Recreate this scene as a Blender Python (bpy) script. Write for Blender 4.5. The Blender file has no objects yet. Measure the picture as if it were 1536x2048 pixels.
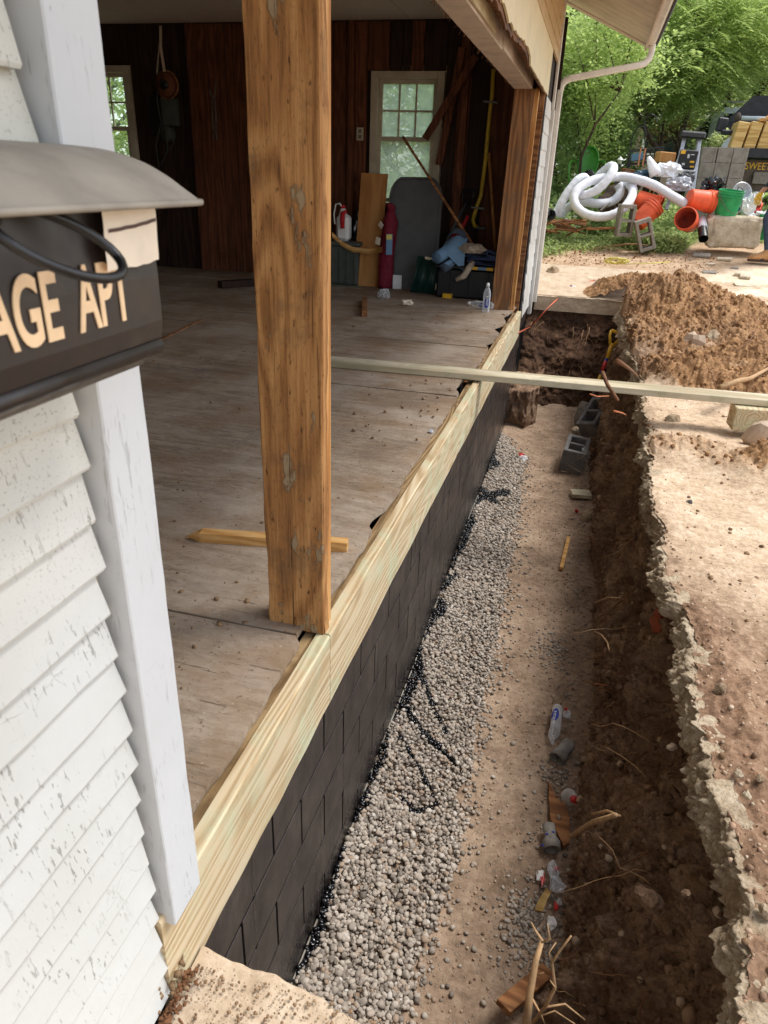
import bpy, math, random
import numpy as np
from mathutils import Vector, Matrix, Euler

rad = math.radians
sc = bpy.context.scene
COL = sc.collection
random.seed(7)
RNG = np.random.default_rng(11)

# ------------------------------------------------------------------ camera, sky, sun, exposure
FPX = 1415.0


def _cam_axes(vy=(1195, 365), vz=(660, 4000)):
    Y = np.array([vy[0] - 768, vy[1] - 1024, FPX]); Y /= np.linalg.norm(Y)
    Z = -np.array([vz[0] - 768, vz[1] - 1024, FPX]); Z -= Y * (Z @ Y); Z /= np.linalg.norm(Z)
    return np.array([np.cross(Y, Z), Y, Z])


RC = _cam_axes()
EYE = np.array([0.0, 0.0, 1.15])
cam_d = bpy.data.cameras.new('camera')
cam = bpy.data.objects.new('camera', cam_d)
COL.objects.link(cam)
cam_d.sensor_fit = 'VERTICAL'
cam_d.sensor_height = 24.0
cam_d.lens = 24.0 * FPX / 2048
cam_d.clip_start = 0.02
cam_d.clip_end = 400
cam_d.dof.use_dof = True
cam_d.dof.focus_distance = 3.0
cam_d.dof.aperture_fstop = 6.5
_m = Matrix.Identity(4)
for i in range(3):
    _m[i][0] = RC[i, 0]; _m[i][1] = -RC[i, 1]; _m[i][2] = -RC[i, 2]; _m[i][3] = EYE[i]
cam.matrix_world = _m
sc.camera = cam

SUN_DIR = Vector((0.50, 0.28, 1.05)).normalized()      # towards the sun
world = bpy.data.worlds.new("World")
sc.world = world
world.use_nodes = True
wn = world.node_tree.nodes; wl_ = world.node_tree.links
sky = wn.new('ShaderNodeTexSky')
sky.sky_type = 'NISHITA'
sky.sun_disc = False
sky.sun_elevation = math.asin(SUN_DIR.z)
sky.sun_rotation = math.atan2(SUN_DIR.x, SUN_DIR.y)
sky.air_density = 1.0; sky.dust_density = 1.0; sky.ozone_density = 1.0
hsv = wn.new('ShaderNodeHueSaturation'); hsv.inputs['Saturation'].default_value = 0.35   # a cloud-veiled sky
wl_.new(sky.outputs[0], hsv.inputs['Color'])
wl_.new(hsv.outputs[0], wn['Background'].inputs['Color'])
wn['Background'].inputs['Strength'].default_value = 0.15

sun_d = bpy.data.lights.new('sun', 'SUN')
sun_d.energy = 1.85
sun_d.angle = rad(22)
sun_d.color = (1.0, 0.965, 0.92)
sun = bpy.data.objects.new('sun', sun_d)
COL.objects.link(sun)
sun.rotation_euler = SUN_DIR.to_track_quat('Z', 'Y').to_euler()
sun.location = (5, 5, 12)

vs = sc.view_settings
vs.view_transform = 'Standard'; vs.look = 'None'; vs.gamma = 1.0; vs.exposure = 1.05
vs.use_curve_mapping = False
sc.cycles.max_bounces = 8
sc.cycles.diffuse_bounces = 5
sc.cycles.transparent_max_bounces = 10

# ------------------------------------------------------------------ measuring helpers (photo point -> world point on a known plane)


def _ray(px, py):
    return RC @ np.array([px - 768.0, py - 1024.0, FPX])


def _on(px, py, k, val):
    d = _ray(px, py)
    return Vector((EYE + d * (val - EYE[k]) / d[k]).tolist())


def PX(px, py, x): return _on(px, py, 0, x)
def PY(px, py, y): return _on(px, py, 1, y)
def PZ(px, py, z): return _on(px, py, 2, z)


def S(r, g, b):
    f = lambda c: c / 12.92 if c <= .04045 else ((c + .055) / 1.055) ** 2.4
    return (f(r / 255), f(g / 255), f(b / 255), 1)


def G(y):
    return np.interp(y, [-3, 0, 3, 6, 7.5, 8.5, 9.6, 10.7, 12.2, 14, 17, 90],
                     [-.25, -.23, -.21, -.16, -.10, -.03, .14, .31, .54, .74, .86, 1.0])


FLOOR = -1.15            # bottom of the trench
WX = -0.56               # outer face of the foundation

# ------------------------------------------------------------------ numpy noise


def _h(ix, iy, iz, seed):
    n = (ix.astype(np.int64) * 374761393 + iy.astype(np.int64) * 668265263 + iz.astype(np.int64) * 2147483647 + seed * 974711) & 0xFFFFFFFF
    n = ((n ^ (n >> 13)) * 1274126177) & 0xFFFFFFFF
    n = n ^ (n >> 16)
    return (n & 0xFFFF) / 32767.5 - 1.0


def vnoise(P, seed=0):
    P = np.asarray(P, float)
    i = np.floor(P); f = P - i; f = f * f * (3 - 2 * f)
    x, y, z = i[..., 0], i[..., 1], i[..., 2]
    fx, fy, fz = f[..., 0], f[..., 1], f[..., 2]
    r = 0
    for dx in (0, 1):
        for dy in (0, 1):
            for dz in (0, 1):
                w = (fx if dx else 1 - fx) * (fy if dy else 1 - fy) * (fz if dz else 1 - fz)
                r = r + w * _h(x + dx, y + dy, z + dz, seed)
    return r


def fbm(P, octv=5, gain=.5, seed=0):
    a, s, t, P = 1.0, 0.0, 0.0, np.asarray(P, float)
    for o in range(octv):
        s = s + a * vnoise(P, seed + o); t += a
        P = P * 2.03 + 7.1; a *= gain
    return s / t


def xyz(x, y, z=0.0):
    x, y, z = np.broadcast_arrays(np.asarray(x, float), np.asarray(y, float), np.asarray(z, float))
    return np.stack([x, y, z], -1)


# ------------------------------------------------------------------ mesh builder
WLOC = {}


def wloc(o):
    v = Vector((0, 0, 0))
    while o is not None:
        v += WLOC.get(o.name, Vector((0, 0, 0)))
        o = o.parent
    return v


def _link(name, me, mats, parent, smooth, kind):
    if not isinstance(mats, (list, tuple)): mats = [mats]
    for m in mats: me.materials.append(m)
    if smooth: me.polygons.foreach_set('use_smooth', np.ones(len(me.polygons), bool))
    o = bpy.data.objects.new(name, me)
    COL.objects.link(o)
    if parent is not None: o.parent = parent
    if kind: o['kind'] = kind
    return o


class MB:
    def __init__(s): s.v = []; s.f = []; s.m = []

    def add(s, V, F, mi=0, M=None):
        n = len(s.v)
        for p in V:
            p = Vector(p)
            s.v.append(M @ p if M is not None else p)
        for q in F:
            s.f.append([a + n for a in q]); s.m.append(mi)
        return s

    def box(s, c, size, rot=None, bev=0.0, mi=0, M=None):
        hx, hy, hz = size[0] / 2, size[1] / 2, size[2] / 2
        b = min(bev, hx * .45, hy * .45, hz * .45)
        T = Matrix.Translation(Vector(c))
        if rot is not None:
            T = T @ (rot.to_4x4() if isinstance(rot, Matrix) else Euler(rot).to_matrix().to_4x4())
        if M is not None: T = M @ T
        if b <= 0:
            V = [(x * hx, y * hy, z * hz) for z in (-1, 1) for y in (-1, 1) for x in (-1, 1)]
            F = [(0, 2, 3, 1), (4, 5, 7, 6), (0, 1, 5, 4), (2, 6, 7, 3), (0, 4, 6, 2), (1, 3, 7, 5)]
            return s.add(V, F, mi, T)
        V = []; idx = {}
        for z in (-1, 1):
            for y in (-1, 1):
                for x in (-1, 1):
                    for a in range(3):
                        h = [hx - b, hy - b, hz - b]
                        h[a] += b
                        idx[(x, y, z, a)] = len(V)
                        V.append((x * h[0], y * h[1], z * h[2]))
        F = []
        for a in range(3):
            for sg in (-1, 1):
                o1, o2 = (a + 1) % 3, (a + 2) % 3
                q = []
                for (u, w) in ((-1, -1), (1, -1), (1, 1), (-1, 1)):
                    k = [0, 0, 0]; k[a] = sg; k[o1] = u; k[o2] = w
                    q.append(idx[(k[0], k[1], k[2], a)])
                F.append(q if sg > 0 else q[::-1])
        for a in range(3):
            o1, o2 = (a + 1) % 3, (a + 2) % 3
            for u in (-1, 1):
                for w in (-1, 1):
                    def kk(t, ax):
                        k = [0, 0, 0]; k[a] = t; k[o1] = u; k[o2] = w
                        return idx[(k[0], k[1], k[2], ax)]
                    q = [kk(-1, o1), kk(1, o1), kk(1, o2), kk(-1, o2)]
                    F.append(q if u * w > 0 else q[::-1])
        for z in (-1, 1):
            for y in (-1, 1):
                for x in (-1, 1):
                    q = [idx[(x, y, z, 0)], idx[(x, y, z, 1)], idx[(x, y, z, 2)]]
                    F.append(q if x * y * z > 0 else q[::-1])
        return s.add(V, F, mi, T)

    def span(s, lo, hi, bev=0.0, mi=0):
        lo, hi = Vector(lo), Vector(hi)
        return s.box((lo + hi) / 2, [abs(a) for a in (hi - lo)], None, bev, mi)

    def beam(s, a, b, w, t, up=(0, 0, 1), bev=0.003, mi=0):
        """rectangular bar from a to b: w across, t along 'up'"""
        a, b = Vector(a), Vector(b); d = b - a; L = d.length; d.normalize()
        u = Vector(up); sx = d.cross(u)
        if sx.length < 1e-4: sx = d.cross(Vector((1, 0, 0)))
        sx.normalize(); u = sx.cross(d)
        Rm = Matrix((sx, d, u)).transposed()
        return s.box((a + b) / 2, (w, L, t), Rm, bev, mi)

    def tube(s, pts, r, seg=8, mi=0, cap=True, closed=False):
        pts = [Vector(p) for p in pts]; n = len(pts)
        rs = list(r) if isinstance(r, (list, tuple, np.ndarray)) else [r] * n
        V = []; F = []
        t0 = (pts[1] - pts[0]).normalized()
        nrm = t0.orthogonal().normalized()
        for i, p in enumerate(pts):
            if closed: t = (pts[(i + 1) % n] - pts[i - 1])
            else: t = (pts[min(i + 1, n - 1)] - pts[max(i - 1, 0)])
            t = t.normalized() if t.length > 1e-9 else t0
            nrm = (nrm - t * nrm.dot(t))
            nrm = nrm.normalized() if nrm.length > 1e-6 else t.orthogonal().normalized()
            bi = t.cross(nrm)
            for k in range(seg):
                a = 2 * math.pi * k / seg
                V.append(p + (nrm * math.cos(a) + bi * math.sin(a)) * rs[i])
        for i in range(n if closed else n - 1):
            j = (i + 1) % n
            for k in range(seg):
                l = (k + 1) % seg
                F.append((i * seg + k, i * seg + l, j * seg + l, j * seg + k))
        if cap and not closed:
            F.append(tuple(range(seg))[::-1]); F.append(tuple((n - 1) * seg + k for k in range(seg)))
        return s.add(V, F, mi)

    def lathe(s, prof, seg=24, mi=0, M=None, wob=0.0):
        V = []; F = []
        for (r, z) in prof:
            for k in range(seg):
                a = 2 * math.pi * k / seg
                rr = r * (1 + wob * math.sin(3 * a + z * 40))
                V.append((rr * math.cos(a), rr * math.sin(a), z))
        for i in range(len(prof) - 1):
            for k in range(seg):
                l = (k + 1) % seg
                F.append((i * seg + k, i * seg + l, (i + 1) * seg + l, (i + 1) * seg + k))
        return s.add(V, F, mi, M)

    def prism(s, poly, h, M=None, mi=0):
        n = len(poly)
        V = [(p[0], p[1], 0) for p in poly] + [(p[0], p[1], h) for p in poly]
        F = [tuple(range(n))[::-1], tuple(range(n, 2 * n))] + [(i, (i + 1) % n, n + (i + 1) % n, n + i) for i in range(n)]
        return s.add(V, F, mi, M)

    def rock(s, c, size, seed=0, sub=2, rough=.25, mi=0, rot=None):
        V, F = ICO[sub]
        n = fbm(V * 1.3 + seed * 3.7, 3, .5, seed)
        V2 = V * (1 + rough * n[:, None]) * np.asarray(size)
        Rm = Euler(rot if rot else (seed * 1.3, seed * .7, seed * 2.1)).to_matrix()
        V2 = V2 @ np.array(Rm).T + np.asarray(c)
        return s.add([tuple(p) for p in V2], [tuple(q) for q in F], mi)

    def cloth(s, fn, nu, nv, mi=0):
        V = [fn(i / nu, j / nv) for j in range(nv + 1) for i in range(nu + 1)]
        F = [(j * (nu + 1) + i, j * (nu + 1) + i + 1, (j + 1) * (nu + 1) + i + 1, (j + 1) * (nu + 1) + i) for j in range(nv) for i in range(nu)]
        return s.add(V, F, mi)

    def build(s, name, mats, parent=None, smooth=False, kind=None):
        off = wloc(parent) if parent is not None else Vector((0, 0, 0))
        me = bpy.data.meshes.new(name)
        me.from_pydata([tuple(p - off) for p in s.v], [], s.f)
        if any(s.m): me.polygons.foreach_set('material_index', s.m)
        me.update()
        return _link(name, me, mats, parent, smooth, kind)


def _ico(sub):
    import bmesh
    b = bmesh.new(); bmesh.ops.create_icosphere(b, subdivisions=sub, radius=1)
    b.verts.ensure_lookup_table()
    V = np.array([v.co[:] for v in b.verts]); F = np.array([[v.index for v in f.verts] for f in b.faces]); b.free()
    return V, F


ICO = {1: _ico(1), 2: _ico(2), 3: _ico(3), 4: _ico(4)}


def np_obj(name, V, F, mats, parent=None, smooth=True, kind=None, mi=None, attr=None):
    V = np.asarray(V, np.float32)
    if parent is not None: V = V - np.array(wloc(parent), np.float32)
    F = np.asarray(F, np.int32); k = F.shape[1]
    me = bpy.data.meshes.new(name)
    me.vertices.add(len(V)); me.vertices.foreach_set('co', V.ravel())
    me.loops.add(F.size); me.loops.foreach_set('vertex_index', F.ravel())
    me.polygons.add(len(F)); me.polygons.foreach_set('loop_start', np.arange(0, F.size, k, dtype=np.int32))
    if mi is not None: me.polygons.foreach_set('material_index', np.asarray(mi, np.int32))
    me.update(calc_edges=True)
    me.validate()
    if attr:
        for an, val in attr.items():
            a = me.attributes.new(an, 'FLOAT', 'POINT'); a.data.foreach_set('value', np.asarray(val, np.float32))
    return _link(name, me, mats, parent, smooth, kind)


def grid_faces(nu, nv, keep=None):
    i, j = np.meshgrid(np.arange(nu - 1), np.arange(nv - 1))
    a = (j * nu + i)
    F = np.stack([a, a + 1, a + nu + 1, a + nu], -1).reshape(-1, 4)
    if keep is not None: F = F[keep.reshape(-1)]
    return F


def scatter(name, bases, P, scale, mats, parent=None, kind='stuff', mi=None, tilt=math.pi, seed=1, smooth=True):
    """many small solids joined into one mesh; bases = list of (V,F)"""
    r = np.random.default_rng(seed)
    P = np.asarray(P, float); n = len(P)
    scale = np.asarray(scale, float)
    if scale.ndim == 1: scale = np.repeat(scale[:, None], 3, 1)
    which = r.integers(0, len(bases), n)
    ea = r.uniform(-1, 1, (n, 3)) * np.array([tilt, tilt, math.pi])
    VV = []; FF = []; MM = []; base = 0
    for b, (Vb, Fb) in enumerate(bases):
        idx = np.where(which == b)[0]
        if not len(idx): continue
        cx, sx = np.cos(ea[idx, 0]), np.sin(ea[idx, 0]); cy, sy = np.cos(ea[idx, 1]), np.sin(ea[idx, 1]); cz, sz = np.cos(ea[idx, 2]), np.sin(ea[idx, 2])
        Rm = np.empty((len(idx), 3, 3))
        Rm[:, 0, 0] = cy * cz; Rm[:, 0, 1] = sx * sy * cz - cx * sz; Rm[:, 0, 2] = cx * sy * cz + sx * sz
        Rm[:, 1, 0] = cy * sz; Rm[:, 1, 1] = sx * sy * sz + cx * cz; Rm[:, 1, 2] = cx * sy * sz - sx * cz
        Rm[:, 2, 0] = -sy; Rm[:, 2, 1] = sx * cy; Rm[:, 2, 2] = cx * cy
        L = Vb[None] * scale[idx][:, None, :]
        W = np.einsum('nij,nvj->nvi', Rm, L) + P[idx][:, None, :]
        VV.append(W.reshape(-1, 3))
        FF.append((Fb[None] + (np.arange(len(idx)) * len(Vb))[:, None, None] + base).reshape(-1, Fb.shape[1]))
        if mi is not None: MM.append(np.repeat(np.asarray(mi)[idx], len(Fb)))
        base += len(idx) * len(Vb)
    return np_obj(name, np.concatenate(VV), np.concatenate(FF), mats, parent, smooth, kind, np.concatenate(MM) if mi is not None else None)


def pebbles(sub, k=5, flat=.6):
    out = []
    for i in range(k):
        V, F = ICO[sub]
        V = V * (1 + .55 * fbm(V * 1.3 + i * 5.3, 2, .5, i)[:, None])
        out.append((V * np.array([1, .8, flat]), F))
    return out


def shards(k=5):
    out = []
    for i in range(k):
        V, F = ICO[1]
        out.append((V * (1 + .38 * vnoise(V * 1.7 + i * 9.1, i)[:, None]), F))
    return out


# ------------------------------------------------------------------ things
def tag(o, label, cat, group=None):
    o['label'] = label; o['category'] = cat
    if group: o['group'] = group
    return o


def thing(name, label, cat, loc=(0, 0, 0), group=None, rot=None):
    o = bpy.data.objects.new(name, None)
    COL.objects.link(o)
    o.location = loc
    o.empty_display_size = .1
    if rot is not None: o.rotation_euler = rot
    else: WLOC[o.name] = Vector(loc)
    return tag(o, label, cat, group)


def place(o, loc, rot=(0, 0, 0)):
    o.location = loc; o.rotation_euler = rot
    return o


def place_m(o, M):
    o.matrix_world = M
    return o


def dup(root, loc, rot=(0, 0, 0), label=None, group=None):
    def cp(src, par):
        c = src.copy(); COL.objects.link(c)
        if par is not None: c.parent = par
        for ch in src.children: cp(ch, c)
        return c
    r = cp(root, None)
    r.location = loc; r.rotation_euler = rot
    if label: r['label'] = label
    if group: r['group'] = group
    return r


def text_mesh(txt, size, depth, sx=1.0, bold=0.0, word=1.0):
    cu = bpy.data.curves.new('t', 'FONT'); cu.body = txt; cu.size = size; cu.extrude = depth
    cu.resolution_u = 6; cu.offset = bold; cu.space_word = word
    cu.align_x = 'CENTER'; cu.align_y = 'CENTER'
    ob = bpy.data.objects.new('t', cu); COL.objects.link(ob)
    dg = bpy.context.evaluated_depsgraph_get()
    me = bpy.data.meshes.new_from_object(ob.evaluated_get(dg))
    bpy.data.objects.remove(ob)
    V = [(v.co.x * sx, v.co.y, v.co.z) for v in me.vertices]; F = [tuple(p.vertices) for p in me.polygons]
    bpy.data.meshes.remove(me)
    return V, F


def basis(x, y, z, o):
    M = Matrix.Identity(4)
    for i in range(3):
        M[i][0] = x[i]; M[i][1] = y[i]; M[i][2] = z[i]; M[i][3] = o[i]
    return M

# ------------------------------------------------------------------ materials
class NM:
    def __init__(s, name):
        s.m = bpy.data.materials.new(name); s.m.use_nodes = True
        s.nt = s.m.node_tree; s.b = s.nt.nodes['Principled BSDF']; s.out = s.nt.nodes['Material Output']

    def node(s, t, **kw):
        n = s.nt.nodes.new(t)
        for k, v in kw.items(): setattr(n, k, v)
        return n

    def put(s, sock, v):
        if hasattr(v, 'is_output') or isinstance(v, bpy.types.NodeSocket): s.nt.links.new(v, sock)
        else: sock.default_value = v

    def pos(s): return s.node('ShaderNodeNewGeometry').outputs['Position']
    def obj(s): return s.node('ShaderNodeTexCoord').outputs['Object']
    def island(s): return s.node('ShaderNodeNewGeometry').outputs['Random Per Island']
    def rnd(s): return s.node('ShaderNodeObjectInfo').outputs['Random']
    def normal(s): return s.node('ShaderNodeNewGeometry').outputs['Normal']

    def attr(s, n):
        a = s.node('ShaderNodeAttribute'); a.attribute_name = n
        return a.outputs['Fac']

    def vm(s, v, scale=(1, 1, 1), loc=(0, 0, 0), rot=(0, 0, 0)):
        n = s.node('ShaderNodeMapping'); s.put(n.inputs['Vector'], v)
        n.inputs['Scale'].default_value = scale; n.inputs['Location'].default_value = loc; n.inputs['Rotation'].default_value = rot
        return n.outputs[0]

    def vadd(s, a, b, scale=None):
        n = s.node('ShaderNodeVectorMath', operation='ADD'); s.put(n.inputs[0], a)
        if scale is not None:
            k = s.node('ShaderNodeVectorMath', operation='SCALE'); s.put(k.inputs[0], b); k.inputs['Scale'].default_value = scale; b = k.outputs[0]
        s.put(n.inputs[1], b)
        return n.outputs[0]

    def jitter(s, v, k=17.0):
        """offset coordinates per object so copies differ"""
        c = s.node('ShaderNodeCombineXYZ'); r = s.math('MULTIPLY', s.rnd(), k)
        for i in range(3): s.put(c.inputs[i], r)
        return s.vadd(v, c.outputs[0])

    def noise(s, v, scale, detail=5, rough=.55, dist=0, color=False):
        n = s.node('ShaderNodeTexNoise'); s.put(n.inputs['Vector'], v)
        n.inputs['Scale'].default_value = scale; n.inputs['Detail'].default_value = detail
        n.inputs['Roughness'].default_value = rough; n.inputs['Distortion'].default_value = dist
        return n.outputs['Color' if color else 'Fac']

    def voro(s, v, scale, feature='F1', out='Distance', rnd=1.0):
        n = s.node('ShaderNodeTexVoronoi', feature=feature); s.put(n.inputs['Vector'], v)
        n.inputs['Scale'].default_value = scale; n.inputs['Randomness'].default_value = rnd
        return n.outputs[out]

    def ramp(s, f, stops, interp='LINEAR'):
        n = s.node('ShaderNodeValToRGB'); s.put(n.inputs[0], f)
        e = n.color_ramp.elements; n.color_ramp.interpolation = interp
        while len(e) < len(stops): e.new(.5)
        for k, (p, c) in zip(e, stops):
            k.position = p; k.color = c if hasattr(c, '__len__') else (c, c, c, 1)
        return n.outputs['Color']

    def mix(s, f, a, b, mode='MIX'):
        n = s.node('ShaderNodeMix', data_type='RGBA', blend_type=mode)
        s.put(n.inputs[0], f); s.put(n.inputs[6], a); s.put(n.inputs[7], b)
        return n.outputs[2]

    def math(s, op, a, b=0.0, clamp=False):
        n = s.node('ShaderNodeMath', operation=op, use_clamp=clamp)
        s.put(n.inputs[0], a); s.put(n.inputs[1], b)
        return n.outputs[0]

    def mad(s, a, b, c):
        n = s.node('ShaderNodeMath', operation='MULTIPLY_ADD')
        s.put(n.inputs[0], a); s.put(n.inputs[1], b); s.put(n.inputs[2], c)
        return n.outputs[0]

    def sep(s, v, i):
        n = s.node('ShaderNodeSeparateXYZ'); s.put(n.inputs[0], v)
        return n.outputs[i]

    def bump(s, h, strength=.5, dist=.01, nrm=None):
        n = s.node('ShaderNodeBump'); s.put(n.inputs['Height'], h)
        n.inputs['Strength'].default_value = strength; n.inputs['Distance'].default_value = dist
        if nrm is not None: s.put(n.inputs['Normal'], nrm)
        return n.outputs[0]

    def done(s, col=None, rough=None, nrm=None, spec=None, metal=None, **kw):
        I = s.b.inputs
        if col is not None: s.put(I['Base Color'], col)
        if rough is not None: s.put(I['Roughness'], rough)
        if nrm is not None: s.put(I['Normal'], nrm)
        if spec is not None: s.put(I['Specular IOR Level'], spec)
        if metal is not None: s.put(I['Metallic'], metal)
        for k, v in kw.items(): s.put(I[k.replace('_', ' ')], v)
        return s.m


def plain(name, col, rough=.6, var=.12, scale=18, metal=0, spec=.4, bump=.15, **kw):
    """a painted / moulded surface with dust, slight tone variation and fine relief"""
    n = NM(name); v = n.obj()
    f = n.noise(v, scale, 6, .6)
    c2 = tuple(max(0, x * (1 - var * 2.2)) for x in col[:3]) + (1,)
    c3 = tuple(min(1, x * (1 + var) + .01 * var) for x in col[:3]) + (1,)
    c = n.ramp(f, [(.3, c2), (.52, col), (.75, c3)])
    return n.done(c, n.ramp(n.noise(v, scale * 2.3, 4), [(.3, max(.05, rough - .12)), (.7, min(1, rough + .12))]), n.bump(f, bump, .004), spec, metal, **kw)


def wood(name, dark, mid, light, axis=2, rings=26, rs=2.2, rough=.7, dirt=None, dirt_amt=.4, crack=.3, per_obj=.25, fine=1.0):
    n = NM(name); v = n.jitter(n.obj())
    st = [9.0, 9.0, 9.0]; st[axis] = .75
    vv = n.vm(v, tuple(st))
    warp = n.noise(n.vm(v, tuple(x * .4 for x in st)), 1.0, 3, .5, color=True)
    vv2 = n.vadd(vv, warp, .9)
    base = n.noise(vv2, rs / 3, 2.5, .45)
    ring = n.math('SINE', n.math('MULTIPLY', base, rings * 2.2))
    ring = n.mad(ring, .5, .5)
    sf = [170.0, 170.0, 170.0]; sf[axis] = 5.0
    fib = n.noise(n.vm(v, tuple(sf)), 1.0, 4, .65)
    g = n.math('ADD', n.math('MULTIPLY', ring, .55), n.math('MULTIPLY', fib, .6 * fine))
    c = n.ramp(g, [(.2, dark), (.55, mid), (.88, light)])
    tone = n.noise(v, 2.2, 4, .6)
    c = n.mix(n.math('MULTIPLY', tone, .45), c, mid)
    r = n.rnd()
    c = n.mix(n.math('MULTIPLY', r, per_obj), c, tuple(x * .55 for x in mid[:3]) + (1,))
    sc_ = [60.0, 60.0, 60.0]; sc_[axis] = 1.6
    ck = n.ramp(n.noise(n.vm(v, tuple(sc_), (3, 1, 2)), 1.0, 3, .6), [(.66, 0), (.71, 1)])
    c = n.mix(n.math('MULTIPLY', ck, crack), c, tuple(x * .25 for x in dark[:3]) + (1,))
    if dirt is not None:
        d = n.ramp(n.noise(v, 5.5, 8, .68), [(.48, 0), (.62, 1)])
        c = n.mix(n.math('MULTIPLY', d, dirt_amt), c, dirt)
    h = n.math('SUBTRACT', n.math('MULTIPLY', g, .6), ck)
    return n.done(c, rough, n.bump(h, .45, .0035), .25)


M = {}
# weathered timber of the house
M['post_wood'] = None


def old_post(name='old_post_wood'):
    n = NM(name); v = n.jitter(n.obj(), 3.0)
    w = n.noise(n.vm(v, (5, 5, .9)), 1.0, 3, .5, color=True)
    vv = n.vadd(n.vm(v, (8, 8, .8)), w, .8)
    kn = n.voro(n.vm(v, (3.4, .2, 1.1), (.37, 0, .21)), 1.0)             # knots pull the grain round them
    kn_m = n.ramp(kn, [(.05, 1), (.16, 0)])
    base = n.math('ADD', n.noise(vv, .55, 2, .4), n.math('MULTIPLY', n.ramp(kn, [(0, 1), (.42, 0)]), .22))
    ring = n.mad(n.math('SINE', n.math('MULTIPLY', base, 105)), .5, .5)
    fib = n.noise(n.vm(v, (150, 150, 6)), 1.0, 5, .7)
    g = n.math('ADD', n.math('MULTIPLY', ring, .26), n.math('MULTIPLY', fib, .88))
    c = n.ramp(g, [(.25, S(100, 68, 40)), (.5, S(160, 112, 67)), (.85, S(198, 150, 96))])
    c = n.mix(kn_m, c, S(84, 44, 22))
    spots = n.ramp(n.noise(n.vm(v, (70, 70, 24)), 1.0, 3, .6), [(.64, 0), (.72, 1)])
    c = n.mix(n.math('MULTIPLY', spots, .8), c, S(52, 34, 20))
    grime = n.ramp(n.noise(v, 7.5, 9, .72), [(.53, 0), (.64, 1)])
    c = n.mix(n.math('MULTIPLY', grime, .42), c, S(104, 84, 62))
    fine = n.ramp(n.noise(n.vm(v, (120, 120, 45)), 1.0, 4, .7), [(.56, 0), (.66, 1)])
    c = n.mix(n.math('MULTIPLY', fine, .4), c, S(78, 54, 34))
    mort = n.ramp(n.noise(n.vm(v, (13, 13, 5), (4.1, 0, 2.7)), 1.0, 8, .68), [(.60, 0), (.64, 1)])     # old mortar smears
    c = n.mix(n.math('MULTIPLY', mort, .85), c, S(158, 140, 112))
    ck = n.ramp(n.noise(n.vm(v, (60, 60, 1.2), (3, 1, 2)), 1.0, 3, .6), [(.66, 0), (.70, 1)])
    c = n.mix(n.math('MULTIPLY', ck, .75), c, S(48, 28, 16))
    h = n.math('SUBTRACT', n.math('ADD', n.math('MULTIPLY', g, .5), n.math('MULTIPLY', mort, .9)), n.math('ADD', ck, n.math('MULTIPLY', spots, .5)))
    return n.done(c, .8, n.bump(h, .8, .005), .2)


M['post'] = old_post()
M['post2'] = wood('far_post_wood', S(92, 60, 38), S(148, 102, 66), S(178, 130, 86), 2, dirt=S(110, 92, 72), dirt_amt=.5)
M['rim'] = wood('treated_lumber', S(152, 126, 94), S(192, 168, 130), S(214, 196, 164), 1, rings=58, rs=1.9, dirt=S(184, 200, 168), dirt_amt=.45, fine=1.3, crack=.12, per_obj=.08)
M['rimtop'] = wood('stained_lumber_edge', S(96, 74, 48), S(150, 122, 84), S(188, 162, 122), 1, rings=50, dirt=S(92, 70, 46), dirt_amt=.7)
M['plank'] = wood('grey_plank_wood', S(138, 120, 92), S(196, 182, 152), S(218, 208, 184), 0, rings=12, dirt=S(150, 150, 120), dirt_amt=.5, crack=.25)
M['fresh'] = wood('fresh_pine', S(176, 122, 62), S(214, 164, 98), S(230, 188, 128), 0, dirt=S(170, 120, 70), dirt_amt=.3)
M['fresh_z'] = wood('fresh_pine_upright', S(150, 96, 48), S(196, 140, 80), S(214, 164, 106), 2, dirt=S(120, 80, 48), dirt_amt=.3)
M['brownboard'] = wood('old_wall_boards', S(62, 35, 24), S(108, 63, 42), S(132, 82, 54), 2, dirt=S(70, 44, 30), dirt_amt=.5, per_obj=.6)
M['darkboard'] = wood('dark_wall_boards', S(30, 20, 16), S(52, 34, 26), S(64, 44, 34), 2, per_obj=.6)  # darker brown boards, also used for sheathing
M['tanboard'] = wood('tan_panel', S(150, 98, 50), S(182, 128, 74), S(196, 146, 90), 2, rings=8, crack=.05, per_obj=0)
M['splint'] = wood('broken_old_wood', S(84, 50, 28), S(140, 92, 56), S(176, 126, 82), 0, dirt=S(96, 70, 46))
M['pallet_lumber'] = wood('yellowed_lumber', S(160, 124, 70), S(204, 168, 104), S(222, 190, 130), 0, crack=.1)


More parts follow.
